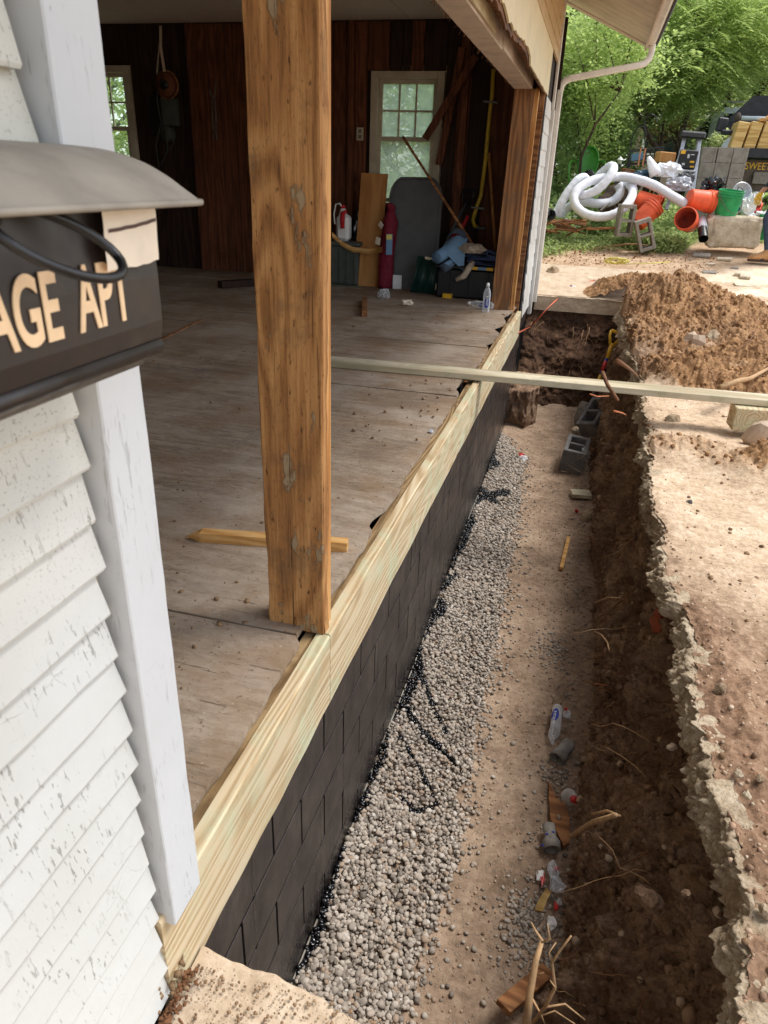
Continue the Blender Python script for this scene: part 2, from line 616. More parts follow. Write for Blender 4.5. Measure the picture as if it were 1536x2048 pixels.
def ply():
    n = NM('weathered_plywood'); v = n.jitter(n.pos(), 9.0)
    w = n.noise(n.vm(v, (.5, 3, 1)), 1.0, 3, .5, color=True)
    vv = n.vadd(n.vm(v, (.8, 6, 1)), w, 2.0)
    base = n.noise(vv, .7, 2.5, .45)
    ring = n.mad(n.math('SINE', n.math('MULTIPLY', base, 46)), .5, .5)
    fib = n.noise(n.vm(v, (15, 52, 20)), 1.0, 7, .74, .8)
    g = n.math('ADD', n.math('MULTIPLY', ring, .14), n.math('MULTIPLY', fib, .9))
    c = n.ramp(g, [(.25, S(108, 92, 76)), (.52, S(152, 135, 116)), (.85, S(186, 170, 151))])
    p = n.pos()
    worn = n.ramp(n.noise(p, 1.6, 8, .65), [(.46, 0), (.60, 1)])
    c = n.mix(n.math('MULTIPLY', worn, .55), c, S(180, 166, 150))
    stain = n.ramp(n.noise(n.vadd(p, (7, 1, 4)), 1.3, 9, .7), [(.50, 0), (.62, 1)])
    c = n.mix(n.math('MULTIPLY', stain, .5), c, S(96, 78, 62))
    mud = n.ramp(n.noise(p, 2.6, 9, .7), [(.47, 0), (.66, 1)])
    c = n.mix(n.math('MULTIPLY', mud, .7), c, S(136, 108, 80))
    sp = n.ramp(n.noise(p, 60, 3, .6), [(.62, 0), (.70, 1)])
    c = n.mix(n.math('MULTIPLY', sp, .5), c, S(84, 62, 42))
    wh = n.ramp(n.noise(n.vadd(p, (3, 3, 3)), 85, 2, .5), [(.70, 0), (.75, 1)])
    c = n.mix(n.math('MULTIPLY', wh, .5), c, S(205, 196, 180))
    ck = n.ramp(n.noise(n.vm(v, (7, 70, 1)), 1.0, 3, .6), [(.66, 0), (.72, 1)])
    c = n.mix(n.math('MULTIPLY', ck, .5), c, S(60, 46, 36))
    h = n.math('SUBTRACT', n.math('ADD', g, n.math('MULTIPLY', sp, .5)), ck)
    return n.done(c, .8, n.bump(h, .6, .004), .2)


M['ply'] = ply()


def paint(name, col, tint, axis_crack='Z', speck=0.0, crack=.6):
    """old white paint: short cracks across the board, mildew specks, chips"""
    n = NM(name); v = n.pos()
    a = n.noise(v, 3.0, 6, .6)
    c = n.ramp(a, [(.3, tint), (.6, col)])
    cv = (26, 26, 4.5) if axis_crack == 'Z' else (4, 60, 4)
    lines = n.noise(n.vm(v, (150, 150, 15), (1, 2, 3)), 1.0, 3, .7, .3)
    zone = n.ramp(n.noise(v, 7.0, 4, .6), [(.42, 0), (.58, 1)])
    ck = n.math('MULTIPLY', n.ramp(lines, [(.61, 0), (.645, 1)]), zone)
    c = n.mix(n.math('MULTIPLY', ck, crack), c, S(112, 108, 98))
    web = n.math('MULTIPLY', n.ramp(n.voro(n.vadd(v, n.noise(v, 30, 3, .5, color=True), .02), 24, 'DISTANCE_TO_EDGE'), [(.008, 1), (.02, 0)]), n.ramp(n.noise(v, 4.5, 4, .6), [(.56, 0), (.66, 1)]))
    c = n.mix(n.math('MULTIPLY', web, .45 * crack), c, S(140, 136, 126))
    if speck:
        zz = n.ramp(n.math('ADD', n.sep(v, 2), n.math('MULTIPLY', n.noise(v, 6, 4), .25)), [(.74, 0), (1.02, 1)])
        sp = n.math('MULTIPLY', n.ramp(n.noise(v, 240, 3, .6), [(.60, 0), (.68, 1)]), zz)
        c = n.mix(n.math('MULTIPLY', sp, speck), c, S(90, 86, 74))
        c = n.mix(n.math('MULTIPLY', zz, .28), c, S(206, 196, 168))
    h = n.math('SUBTRACT', n.math('MULTIPLY', n.noise(v, 45, 4), .35), n.math('ADD', ck, web))
    return n.done(c, .55, n.bump(h, .5, .0025), .35)


M['clap'] = paint('cracked_white_paint', S(203, 204, 201), S(192, 192, 186), speck=.7, crack=.62)
M['trim'] = paint('white_trim_paint', S(205, 207, 209), S(197, 199, 200), crack=.3)
M['offwhite'] = paint('offwhite_window_paint', S(196, 188, 168), S(164, 152, 130), crack=.5)
M['cream'] = plain('cream_panel_paint', S(224, 208, 172), .6, .06, 5)
M['pinkwhite'] = plain('dusty_soffit_paint', S(206, 188, 172), .65, .10, 7)
M['soffit'] = plain('soffit_paint', S(206, 190, 170), .6, .10, 4)
M['siding'] = plain('tan_siding', S(206, 178, 138), .6, .08, 5)
M['gutter'] = plain('gutter_white_metal', S(222, 214, 202), .4, .07, 9)
M['ceiling'] = plain('ceiling_tile', S(226, 212, 200), .9, .06, 30)
M['fibre'] = wood('torn_brown_fibreboard', S(58, 34, 20), S(104, 66, 40), S(132, 90, 58), 1, crack=.8)
M['tarpaper'] = plain('black_tar_paper', S(28, 26, 26), .8, .3, 25)
M['shingle'] = paint('white_shingle_paint', S(222, 220, 214), S(196, 190, 180), crack=.4)


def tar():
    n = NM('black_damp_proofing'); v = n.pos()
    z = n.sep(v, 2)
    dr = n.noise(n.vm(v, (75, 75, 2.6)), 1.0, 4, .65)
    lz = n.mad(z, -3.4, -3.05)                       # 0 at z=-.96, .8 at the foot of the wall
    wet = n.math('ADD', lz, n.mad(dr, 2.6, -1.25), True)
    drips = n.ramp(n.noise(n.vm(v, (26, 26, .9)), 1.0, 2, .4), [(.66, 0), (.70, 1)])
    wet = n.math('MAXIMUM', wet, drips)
    c = n.ramp(n.noise(n.vm(v, (9, 9, 5)), 1.0, 8, .7), [(.3, S(34, 30, 29)), (.52, S(56, 49, 46)), (.75, S(82, 73, 68))])  # brush marks and a patchy brown sheen put into the base colour
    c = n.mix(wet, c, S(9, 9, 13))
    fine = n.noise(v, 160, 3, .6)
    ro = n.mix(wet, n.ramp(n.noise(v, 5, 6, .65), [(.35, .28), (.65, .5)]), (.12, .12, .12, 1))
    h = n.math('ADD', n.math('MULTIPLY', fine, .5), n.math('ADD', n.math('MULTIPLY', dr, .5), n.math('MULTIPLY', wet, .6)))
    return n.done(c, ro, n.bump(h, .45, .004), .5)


M['tar'] = tar()
M['joint'] = plain('black_tar_joint', S(9, 9, 10), .85, .2, 40, spec=.08)
M['tarwet'] = plain('wet_tar', S(10, 10, 15), .18, .3, 60, spec=.6, bump=.3)


def gravelmat():
    n = NM('river_gravel'); i = n.island()
    c = n.ramp(i, [(0, S(104, 98, 92)), (.25, S(146, 138, 128)), (.5, S(170, 161, 150)), (.75, S(190, 181, 169)), (.9, S(160, 138, 118)), (1, S(208, 203, 195))])
    v = n.pos(); f = n.noise(v, 160, 4, .6)
    c = n.mix(n.math('MULTIPLY', f, .5), c, S(120, 102, 84))
    return n.done(c, .75, n.bump(f, .3, .002), .3)


M['gravel'] = gravelmat()


def dirt(name, dark, mid, light, s=1.0, stone=None, bumpd=.02, extra=None, wisps=None):
    n = NM(name); v = n.pos()
    a = n.noise(v, 5 * s, 10, .68)
    b = n.noise(v, 38 * s, 7, .7)
    c = n.ramp(n.math('ADD', n.math('MULTIPLY', a, .55), n.math('MULTIPLY', b, .45)), [(.36, dark), (.5, mid), (.66, light)])
    if extra is not None:
        e = n.ramp(n.noise(n.vadd(v, (5, 2, 9)), 2.2 * s, 7, .65), [(.48, 0), (.62, 1)])
        c = n.mix(n.math('MULTIPLY', e, .6), c, extra)
    h = n.math('ADD', n.math('MULTIPLY', a, .6), n.math('MULTIPLY', b, .5))
    if stone is not None:
        w = n.voro(v, 75 * s, 'F1'); m = n.ramp(w, [(.22, 1), (.34, 0)])
        keep = n.ramp(n.voro(v, 75 * s, 'F1', 'Color'), [(.62, 0), (.66, 1)])
        m = n.math('MULTIPLY', m, keep)
        c = n.mix(n.math('MULTIPLY', m, .7), c, stone)
        h = n.math('ADD', h, n.math('MULTIPLY', m, .35))
    if wisps is not None:
        q = n.ramp(n.noise(n.vm(v, (14, 110, 110), (0, 0, 0), (.3, .5, .2)), 1.0, 3, .6, .6), [(.68, 0), (.72, 1)])
        c = n.mix(n.math('MULTIPLY', q, .55), c, wisps)
    return n.done(c, .95, n.bump(h, .9, bumpd), .1)


M['trenchdirt'] = dirt('packed_trench_dirt', S(108, 90, 74), S(148, 126, 106), S(180, 158, 136), 1.0, S(160, 148, 132), .012)
M['bank'] = dirt('dark_bank_soil', S(90, 71, 58), S(148, 121, 99), S(194, 165, 138), 1.2, S(164, 142, 120), .04, S(98, 74, 58), S(140, 106, 72))
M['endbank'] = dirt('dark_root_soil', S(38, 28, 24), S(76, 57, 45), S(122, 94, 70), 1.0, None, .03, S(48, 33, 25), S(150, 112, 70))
M['slabedge'] = dirt('broken_concrete', S(128, 110, 88), S(184, 166, 140), S(216, 202, 178), 1.8, S(200, 186, 160), .03, S(136, 106, 80))
M['slab'] = dirt('dusty_concrete', S(162, 142, 118), S(190, 170, 146), S(208, 192, 170), 1.6, S(170, 150, 130), .004)
M['rockgrey'] = dirt('concrete_chunk', S(158, 144, 124), S(204, 190, 166), S(228, 216, 196), 2.0, None, .02)


def topsoil():
    n = NM('muddy_slab_top'); v = n.pos()
    a = n.noise(v, 6, 10, .7); b = n.noise(v, 42, 7, .7)
    g = n.math('ADD', n.math('MULTIPLY', a, .5), n.math('MULTIPLY', b, .5))
    pale = n.ramp(g, [(.36, S(162, 138, 114)), (.5, S(198, 174, 146)), (.66, S(228, 210, 186))])
    clay = n.ramp(g, [(.36, S(92, 68, 50)), (.5, S(152, 116, 82)), (.66, S(192, 154, 112))])
    dk = n.ramp(g, [(.36, S(82, 62, 50)), (.5, S(138, 110, 88)), (.66, S(176, 148, 122))])
    c = n.mix(n.attr('clay'), pale, clay)
    c = n.mix(n.attr('rubble'), c, dk)
    w = n.voro(v, 60); m = n.math('MULTIPLY', n.ramp(w, [(.2, 1), (.32, 0)]), n.ramp(n.voro(v, 60, 'F1', 'Color'), [(.7, 0), (.74, 1)]))
    c = n.mix(n.math('MULTIPLY', m, .55), c, S(206, 184, 158))
    cr = n.ramp(n.noise(n.vm(v, (9, 60, 9), (0, 0, 0), (0, 0, .25)), 1.0, 4, .6), [(.60, 0), (.68, 1)])
    c = n.mix(n.math('MULTIPLY', cr, .35), c, S(120, 84, 54))
    h = n.math('ADD', n.math('MULTIPLY', a, .5), n.math('MULTIPLY', b, .55))
    return n.done(c, .95, n.bump(h, .9, .02), .1)


M['topsoil'] = topsoil()


def yardmat():
    n = NM('yard_ground'); v = n.pos()
    a = n.noise(v, 4, 9, .7); b = n.noise(v, 30, 6, .7)
    g = n.math('ADD', n.math('MULTIPLY', a, .5), n.math('MULTIPLY', b, .5))
    soil = n.ramp(g, [(.36, S(132, 106, 82)), (.5, S(180, 152, 124)), (.66, S(208, 186, 158))])
    pave = n.ramp(g, [(.36, S(190, 166, 138)), (.5, S(220, 200, 174)), (.66, S(230, 214, 192))])
    grass = n.ramp(g, [(.36, S(44, 66, 28)), (.5, S(78, 108, 46)), (.66, S(112, 132, 66))])
    c = n.mix(n.attr('pave'), soil, pave)
    c = n.mix(n.attr('green'), c, grass)
    return n.done(c, .95, n.bump(g, .8, .02), .1)


M['yard'] = yardmat()
M['clod'] = dirt('clay_clods', S(94, 68, 50), S(148, 112, 78), S(188, 150, 110), 2.0, None, .008)
M['crumb'] = dirt('dry_crumbs', S(90, 70, 54), S(134, 108, 82), S(174, 148, 120), 2.0, None, .004)


def rubblemat():
    n = NM('mixed_rubble'); i = n.island()
    c = n.ramp(i, [(0, S(116, 94, 78)), (.3, S(158, 132, 110)), (.55, S(190, 168, 144)), (.75, S(166, 130, 108)), (.9, S(206, 190, 168)), (1, S(140, 120, 104))])
    f = n.noise(n.pos(), 90, 4, .6)
    return n.done(n.mix(n.math('MULTIPLY', f, .4), c, S(120, 92, 68)), .9, n.bump(f, .4, .004), .15)


M['rubble'] = rubblemat()
M['root'] = plain('dry_root', S(170, 136, 98), .8, .2, 40)
M['rootorange'] = plain('orange_brown_root', S(176, 106, 66), .8, .2, 40)
M['rootdark'] = plain('brown_root', S(112, 74, 46), .85, .2, 40)
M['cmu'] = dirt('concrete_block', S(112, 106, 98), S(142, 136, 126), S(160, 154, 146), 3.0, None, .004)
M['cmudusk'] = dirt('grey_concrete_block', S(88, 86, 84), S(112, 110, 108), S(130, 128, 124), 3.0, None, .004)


def leaf(name, cols, trans=.55):
    n = NM(name); i = n.island()
    k = len(cols) - 1
    c = n.ramp(i, [(j / k, x) for j, x in enumerate(cols)])
    n.done(c, .5, None, .35)
    t = n.node('ShaderNodeBsdfTranslucent'); n.put(t.inputs[0], n.mix(.5, c, S(194, 206, 128)))
    mx = n.node('ShaderNodeMixShader'); mx.inputs[0].default_value = trans
    n.nt.links.new(n.b.outputs[0], mx.inputs[1]); n.nt.links.new(t.outputs[0], mx.inputs[2]); n.nt.links.new(mx.outputs[0], n.out.inputs[0])
    return n.m


M['leaf_dark'] = leaf('dark_leaves', [S(83, 108, 70), S(112, 141, 87), S(144, 171, 105), S(96, 124, 77)])
M['leaf_mid'] = leaf('fresh_leaves', [S(129, 156, 90), S(170, 194, 114), S(204, 223, 137), S(149, 176, 103)])
M['leaf_pale'] = leaf('pale_leaves', [S(182, 200, 137), S(216, 228, 164), S(235, 238, 181), S(199, 213, 149)])
M['leaf_red'] = leaf('red_maple_leaves', [S(128, 48, 38), S(160, 72, 52), S(150, 110, 60), S(110, 40, 40)])
M['weed'] = leaf('weed_leaves', [S(115, 137, 83), S(153, 174, 108), S(182, 196, 133), S(135, 152, 94)])
M['bark'] = wood('tree_bark', S(44, 34, 26), S(78, 62, 50), S(104, 86, 70), 2, crack=.8)
M['petal'] = leaf('phlox_petals', [S(230, 220, 236), S(206, 178, 222), S(244, 240, 246)], .2)

M['mailblack'] = plain('black_mailbox_paint', S(38, 31, 29), .42, .12, 14, spec=.5)
M['lidgrey'] = plain('dusty_mailbox_lid', S(158, 150, 138), .62, .14, 10)
M['letter'] = plain('cream_lettering', S(232, 200, 160), .5, .07, 30)
M['paper'] = plain('white_paper', S(238, 224, 204), .7, .05, 20)
M['ink'] = plain('brown_ink', S(84, 58, 48), .6, .1, 20)
M['blackmetal'] = plain('black_painted_metal', S(26, 26, 28), .35, .2, 20, spec=.5)
M['yellow'] = plain('yellow_plastic', S(222, 172, 38), .45, .08, 20)
M['yellowpipe'] = plain('yellow_gas_line', S(208, 178, 60), .5, .08, 20)
M['steel'] = plain('dull_steel', S(120, 114, 106), .5, .15, 25, metal=.6)
M['aluminium'] = plain('scuffed_aluminium', S(176, 178, 182), .4, .15, 30, metal=.7)
M['orange'] = plain('orange_plastic', S(232, 98, 58), .5, .22, 5)
M['orange_in'] = plain('darker_orange_inside', S(168, 66, 46), .7, .25, 9)  # bucket inside: a darker, more mottled orange than the outside
M['greenp'] = plain('green_plastic', S(44, 164, 98), .5, .2, 6)
M['greenchair'] = plain('green_painted_metal', S(52, 128, 28), .4, .08, 12)
M['lime'] = plain('lime_plastic', S(190, 204, 36), .5, .1, 12)
M['whitesock'] = plain('white_drain_sock', S(222, 224, 230), .8, .05, 40, bump=.4)
M['whitebag'] = plain('white_plastic_sheet', S(236, 238, 240), .45, .05, 9, bump=.2)
M['blackbag'] = plain('black_plastic_bag', S(24, 24, 30), .22, .2, 9, spec=.6)
M['clearbag'] = plain('grey_clear_bag', S(176, 178, 184), .25, .15, 9, spec=.6)
M['bluetarp'] = plain('blue_tarp', S(52, 84, 104), .5, .15, 9)
M['maroon'] = plain('maroon_cloth', S(118, 22, 44), .75, .15, 18, bump=.4)
M['tablegrey'] = plain('grey_moulded_plastic', S(86, 88, 90), .5, .10, 6)
M['darkgreen'] = plain('dark_green_plastic', S(14, 56, 50), .4, .15, 9)
M['tote'] = plain('black_tote_plastic', S(24, 25, 28), .45, .15, 12)
M['bin'] = plain('grey_green_plastic', S(76, 82, 76), .6, .1, 10)
M['mat_blue'] = plain('blue_foam_mat', S(112, 146, 178), .8, .06, 40, bump=.4)
M['mat_grey'] = plain('slate_foam_mat', S(74, 86, 100), .85, .06, 40)
M['denim'] = plain('blue_denim', S(84, 102, 146), .9, .2, 60, bump=.5)
M['beige'] = plain('beige_cloth', S(186, 170, 150), .9, .15, 30, bump=.5)
M['red'] = plain('red_plastic', S(186, 26, 34), .45, .12, 12)
M['bluelabel'] = plain('blue_print', S(28, 48, 150), .4, .1, 20)
M['white'] = plain('white_plastic', S(232, 232, 230), .5, .05, 14)
M['pink'] = plain('red_foil', S(208, 60, 60), .3, .2, 40)
M['cupgrey'] = plain('mortar_crusted_pipe', S(148, 142, 134), .85, .2, 22, bump=.6)
M['cordorange'] = plain('orange_cord', S(208, 104, 72), .5, .05, 20)
M['jeans'] = plain('work_jeans', S(58, 72, 92), .9, .2, 30, bump=.5)
M['shirt'] = plain('dark_shirt', S(52, 58, 62), .9, .15, 30, bump=.4)
M['skin'] = plain('skin', S(196, 146, 118), .55, .05, 30)
M['hair'] = plain('dark_hair', S(40, 28, 22), .6, .2, 60)
M['boot'] = plain('tan_leather', S(188, 142, 96), .6, .12, 25)
M['sole'] = plain('boot_sole', S(70, 54, 44), .8, .1, 25)
M['glove'] = plain('yellow_glove', S(226, 186, 60), .7, .1, 40)
M['truckblack'] = plain('black_truck_steel', S(34, 36, 42), .5, .2, 7)
M['truckrust'] = plain('rusty_truck_rear', S(88, 76, 66), .8, .3, 8)
M['truckwhite'] = plain('white_truck_paint', S(206, 214, 224), .3, .05, 8)
M['rubber'] = plain('tyre_rubber', S(26, 26, 27), .8, .1, 20)
M['housewall'] = plain('brown_house_siding', S(158, 134, 118), .8, .08, 3)
M['houseroof'] = plain('dark_house_roof', S(66, 64, 66), .9, .1, 6)
M['glassdark'] = plain('dark_window_glass', S(30, 36, 38), .1, .1, 3, spec=.8)
M['rope'] = plain('yellow_rope', S(214, 204, 110), .8, .1, 30)
M['fence'] = wood('grey_fence_boards', S(100, 84, 70), S(138, 118, 100), S(160, 142, 124), 2)
M['copper'] = plain('copper_pipe', S(190, 120, 84), .5, .1, 20)


def glass(name, tint, clear):
    n = NM(name); v = n.pos()
    d = n.ramp(n.noise(v, 7, 7, .65), [(.3, clear - .15), (.7, clear + .15)])
    c = n.ramp(n.noise(v, 12, 5, .6), [(.3, tuple(x * .75 for x in tint[:3]) + (1,)), (.7, tint)])
    n.done(c, .25, None, .5)
    tl = n.node('ShaderNodeBsdfTranslucent'); n.put(tl.inputs[0], c)
    m1 = n.node('ShaderNodeMixShader'); m1.inputs[0].default_value = .75
    n.nt.links.new(n.b.outputs[0], m1.inputs[1]); n.nt.links.new(tl.outputs[0], m1.inputs[2])
    tr = n.node('ShaderNodeBsdfTransparent'); tr.inputs[0].default_value = (.9, .96, .92, 1)
    m2 = n.node('ShaderNodeMixShader'); n.put(m2.inputs[0], d)
    n.nt.links.new(m1.outputs[0], m2.inputs[1]); n.nt.links.new(tr.outputs[0], m2.inputs[2]); n.nt.links.new(m2.outputs[0], n.out.inputs[0])
    return n.m


M['glass_dirty'] = glass('dirty_window_glass', S(196, 214, 204), .42)
M['glass_clear'] = glass('window_glass', S(180, 200, 180), .86)


def clearplastic(name='clear_bottle_plastic'):
    n = NM(name)
    n.done((.9, .93, .96, 1), .08, None, .6)
    tr = n.node('ShaderNodeBsdfTransparent'); tr.inputs[0].default_value = (.93, .95, .97, 1)
    fr = n.node('ShaderNodeLayerWeight'); fr.inputs[0].default_value = .35
    f = n.mad(fr.outputs['Facing'], .75, .16)
    mx = n.node('ShaderNodeMixShader'); n.put(mx.inputs[0], f)
    n.nt.links.new(tr.outputs[0], mx.inputs[1]); n.nt.links.new(n.b.outputs[0], mx.inputs[2]); n.nt.links.new(mx.outputs[0], n.out.inputs[0])
    return n.m


M['clear'] = clearplastic()

# ================================================================== THE GROUND AND THE TRENCH
TY = [-1, .6, .92, 1.06, 1.25, 1.40, 1.52, 1.77, 2.2, 2.49, 3.34, 4.5, 5.2, 6.3, 7.3, 8.0, 8.5, 9]
TX = [.44, .45, .46, .49, .515, .51, .48, .49, .53, .49, .46, .51, .515, .48, .43, .42, .46, .47]
BY = [-1, .6, 1.37, 1.53, 1.81, 2.16, 2.59, 3.37, 4.57, 5.44, 6.27, 7.2, 7.8, 9]
BX = [.05, .10, .20, .23, .27, .30, .32, .345, .335, .31, .27, .29, .31, .31]


def T(y):
    y = np.asarray(y, float)
    return np.interp(y, TY, TX) + .020 * vnoise(xyz(y * 6, 0, 3), 5) + .010 * vnoise(xyz(y * 15, 0, 3), 6) + .006 * vnoise(xyz(y * 43, 0, 3), 7) + .006 * vnoise(xyz(y * 110, 0, 3), 4)


def B(y):
    y = np.asarray(y, float)
    return np.interp(y, BY, BX) + .025 * vnoise(xyz(y * 4, 0, 9), 8)


def floor_z(x, y):
    P = xyz(x, y)
    z = FLOOR + .022 * fbm(P * 2.2, 5, .55, 31) + .006 * fbm(P * 22, 4, .6, 32)
    z = z + .05 * np.exp(-((np.asarray(x) - WX) / .16) ** 2) * np.clip(1.2 - .0 * P[..., 1], 0, 1)
    far = np.clip((np.asarray(y) - 6.7) / 1.1, 0, 1)
    return z + .10 * far * far


ys = .55 + 8.1 * np.linspace(0, 1, 900) ** 1.5
# trench floor
xs = np.linspace(WX - .03, .55, 120)
X, Y = np.meshgrid(xs, ys)
Zf = floor_z(X, Y)
np_obj('trench_floor', np.stack([X, Y, Zf], -1).reshape(-1, 3), grid_faces(len(xs), len(ys)), M['trenchdirt'], kind='structure')

# right bank: earth face rising to the undercut below the slab
prof_t = np.linspace(0, 1, 110)
tt, YY = np.meshgrid(prof_t, ys)
b = B(YY); t = T(YY)
cx = np.stack([b - .02, b + .03, b + (t - b) * .55 - .01, t - .02, t + .055, t + .12, t + .17], -1)
cz = np.stack([np.full_like(b, FLOOR - .03), np.full_like(b, FLOOR + .07), np.full_like(b, -.86), np.full_like(b, -.60), np.full_like(b, -.45), np.full_like(b, -.37), np.full_like(b, -.31)], -1)
kk = np.array([0, .1, .38, .62, .8, .92, 1.0])


def lerpk(c, t):
    out = np.zeros_like(t)
    for i in range(len(kk) - 1):
        m = (t >= kk[i]) & (t <= kk[i + 1])
        f = (t - kk[i]) / (kk[i + 1] - kk[i])
        f = f * f * (3 - 2 * f) * .5 + f * .5
        out = np.where(m, c[..., i] * (1 - f) + c[..., i + 1] * f, out)
    return out


bx = lerpk(cx, tt); bz = lerpk(cz, tt)
P = np.stack([bx, YY, bz], -1)
d = .085 * fbm(P * np.array([3, 2.0, 3]), 4, .5, 41) + .10 * fbm(P * 8, 4, .6, 42) + .055 * fbm(P * 27, 4, .65, 43)
ridge = 1 - np.abs(fbm(P * np.array([5, 1.5, 4]), 3, .5, 45)) * 2
d = d + .035 * ridge - .035 * np.abs(fbm(P * np.array([10, 16, 3]), 3, .55, 46))
fade = np.clip(tt * 6, .15, 1) * np.clip((1.02 - tt) * 5, .1, 1)
bx2 = bx + d * fade * -.9
bz2 = bz + d * fade * .45
# hollows washed out below the slab
for (hy, hw, hd) in ((2.15, .22, .17), (1.02, .12, .12), (3.1, .25, .10), (4.3, .4, .14), (6.4, .6, .12)):
    bx2 = bx2 + hd * np.exp(-((YY - hy) / hw) ** 2) * np.exp(-((tt - .74) / .17) ** 2)
BANKY = YY; tt_bank = tt
np_obj('earth_bank', np.stack([bx2, YY, bz2], -1).reshape(-1, 3), grid_faces(len(prof_t), len(ys)), M['bank'], kind='structure')

# broken edge of the concrete slab
pt = np.linspace(0, 1, 64)
tt, YY = np.meshgrid(pt, ys)
t = T(YY); g = G(YY)
th = .075 + .022 * vnoise(xyz(YY * 3, 0, 1), 51)
off = .015 * vnoise(xyz(YY * 9, 2, 0), 52)
sx = np.where(tt < .3, t + .16 - (tt / .3) * (.16 + .03), np.where(tt < .8, t - .03 + (tt - .3) / .5 * .03, t + (tt - .8) / .2 * .06)) + off * (tt < .8)
sz = np.where(tt < .3, g - th, np.where(tt < .8, g - th + (tt - .3) / .5 * th, g + .002))
P = np.stack([sx, YY, sz], -1)
d = .018 * fbm(P * 9, 4, .6, 53) + .016 * np.abs(fbm(P * np.array([7, 8, 26]), 3, .55, 54)) + .016 * np.round(fbm(P * 30, 2, .5, 55) * 4) / 4 + .010 * vnoise(P * 90, 56) + .006 * vnoise(P * 190, 57)
w = np.where(tt < .8, 1, np.clip(1 - (tt - .8) * 6, .1, 1))
np_obj('slab_edge', np.stack([sx - d * w, YY, sz + .2 * d * w * (tt > .75)], -1).reshape(-1, 3), grid_faces(len(pt), len(ys)), M['slabedge'], None, False, 'structure')

# muddy top of the slab with the clay heaps
MOUNDS = [(1.02, 8.0, .40, .45, .5), (.42, 8.0, .20, .27, .36), (1.42, 7.3, .26, .40, .5), (.95, 6.95, .18, .42, .5), (2.0, 6.9, .16, .35, .5), (.75, 7.6, .22, .3, .4), (.62, 6.7, .10, .25, .4),
          (.86, 5.5, .17, .2, .22), (.66, 5.75, .09, .2, .3), (1.3, 6.1, .10, .4, .3), (1.9, 6.4, .15, .35, .5),
          (1.05, 3.85, .07, .22, .2), (.72, 4.05, .05, .3, .22), (1.35, 4.0, .09, .3, .25), (1.6, 6.2, .14, .42, .6), (1.28, 5.5, .10, .32, .3), (1.75, 5.2, .10, .3, .4), (.8, 6.3, .08, .2, .25)]


def clay(x, y):
    m = 0
    for (mx, my, h, a, b_) in MOUNDS:
        m = np.maximum(m, np.exp(-((x - mx) / (a * 1.25)) ** 2 - ((y - my) / (b_ * 1.25)) ** 2) * min(1, h * 7))
    n = fbm(xyz(x, y) * 2.4, 5, .6, 61)
    return np.clip((m + .38 * n - .16) * 3.2, 0, 1)


def rubbly(x, y):
    n = fbm(xyz(x, y) * 1.7, 4, .5, 66)
    near = np.clip((3.4 - y) / 1.2, 0, 1) * .95
    edge = np.exp(-(x - T(y)) / .12) * .6
    return np.clip(near + edge + .6 * n - .06, 0, 1)


def top_z(x, y):
    P = xyz(x, y)
    z = G(y) + .006
    for (mx, my, h, a, b_) in MOUNDS:
        rr = ((x - mx) / a) ** 2 + ((y - my) / b_) ** 2
        z = z + h * np.exp(-rr) * (1 + .35 * fbm(P * 3.2, 3, .5, 62))
    c = clay(x, y)
    lump = np.abs(fbm(P * 6.5, 4, .65, 63)) * .095 - np.abs(fbm(P * 17, 3, .6, 60)) * .06 + fbm(P * 34, 3, .65, 64) * .03
    z = z + c * lump
    r = rubbly(x, y)
    z = z + r * (.030 * fbm(P * 14, 4, .62, 65) + .008 * fbm(P * 50, 2, .6, 67)) + .012 * fbm(P * 4, 4, .6, 68) + .004 * fbm(P * 30, 3, .6, 69)
    return z


sv = np.concatenate([np.linspace(0, 1.2, 200), 1.2 + 5.3 * np.linspace(0.01, 1, 130) ** 1.3])
yv = np.concatenate([np.linspace(-3, .5, 20), .52 + 9.0 * np.linspace(0, 1, 520) ** 1.25])
SS, YY = np.meshgrid(sv, yv)
XX = T(YY) + .012 + SS
ZZ = top_z(XX, YY)
ZZ = np.where(SS < .02, np.minimum(ZZ, G(YY) + .012 + .01 * vnoise(xyz(YY * 30, 1), 70)), ZZ)
np_obj('muddy_slab', np.stack([XX, YY, ZZ], -1).reshape(-1, 3), grid_faces(len(sv), len(yv)), M['topsoil'], kind='structure',
       attr={'clay': clay(XX, YY).ravel(), 'rubble': rubbly(XX, YY).ravel()})

# clay spilled from the heap over the walk
SX, SYY = np.meshgrid(np.linspace(-.12, .62, 120), np.linspace(8.515, 9.5, 130))
P = xyz(SX, SYY)
hh = .26 * np.exp(-((SX - .55) / .34) ** 2 - ((SYY - 8.75) / .36) ** 2) + .06 * np.exp(-((SX - .2) / .16) ** 2 - ((SYY - 8.75) / .2) ** 2)
hh = hh + np.clip(hh * 9, 0, 1) * (np.abs(fbm(P * 6.5, 4, .65, 63)) * .09 - np.abs(fbm(P * 17, 3, .6, 60)) * .05 + fbm(P * 34, 3, .65, 64) * .02) - .03
np_obj('clay_spill', np.stack([SX, SYY, G(SYY) + hh], -1).reshape(-1, 3), grid_faces(120, 130), M['topsoil'], kind='structure', attr={'clay': np.ones(SX.size), 'rubble': np.zeros(SX.size)})

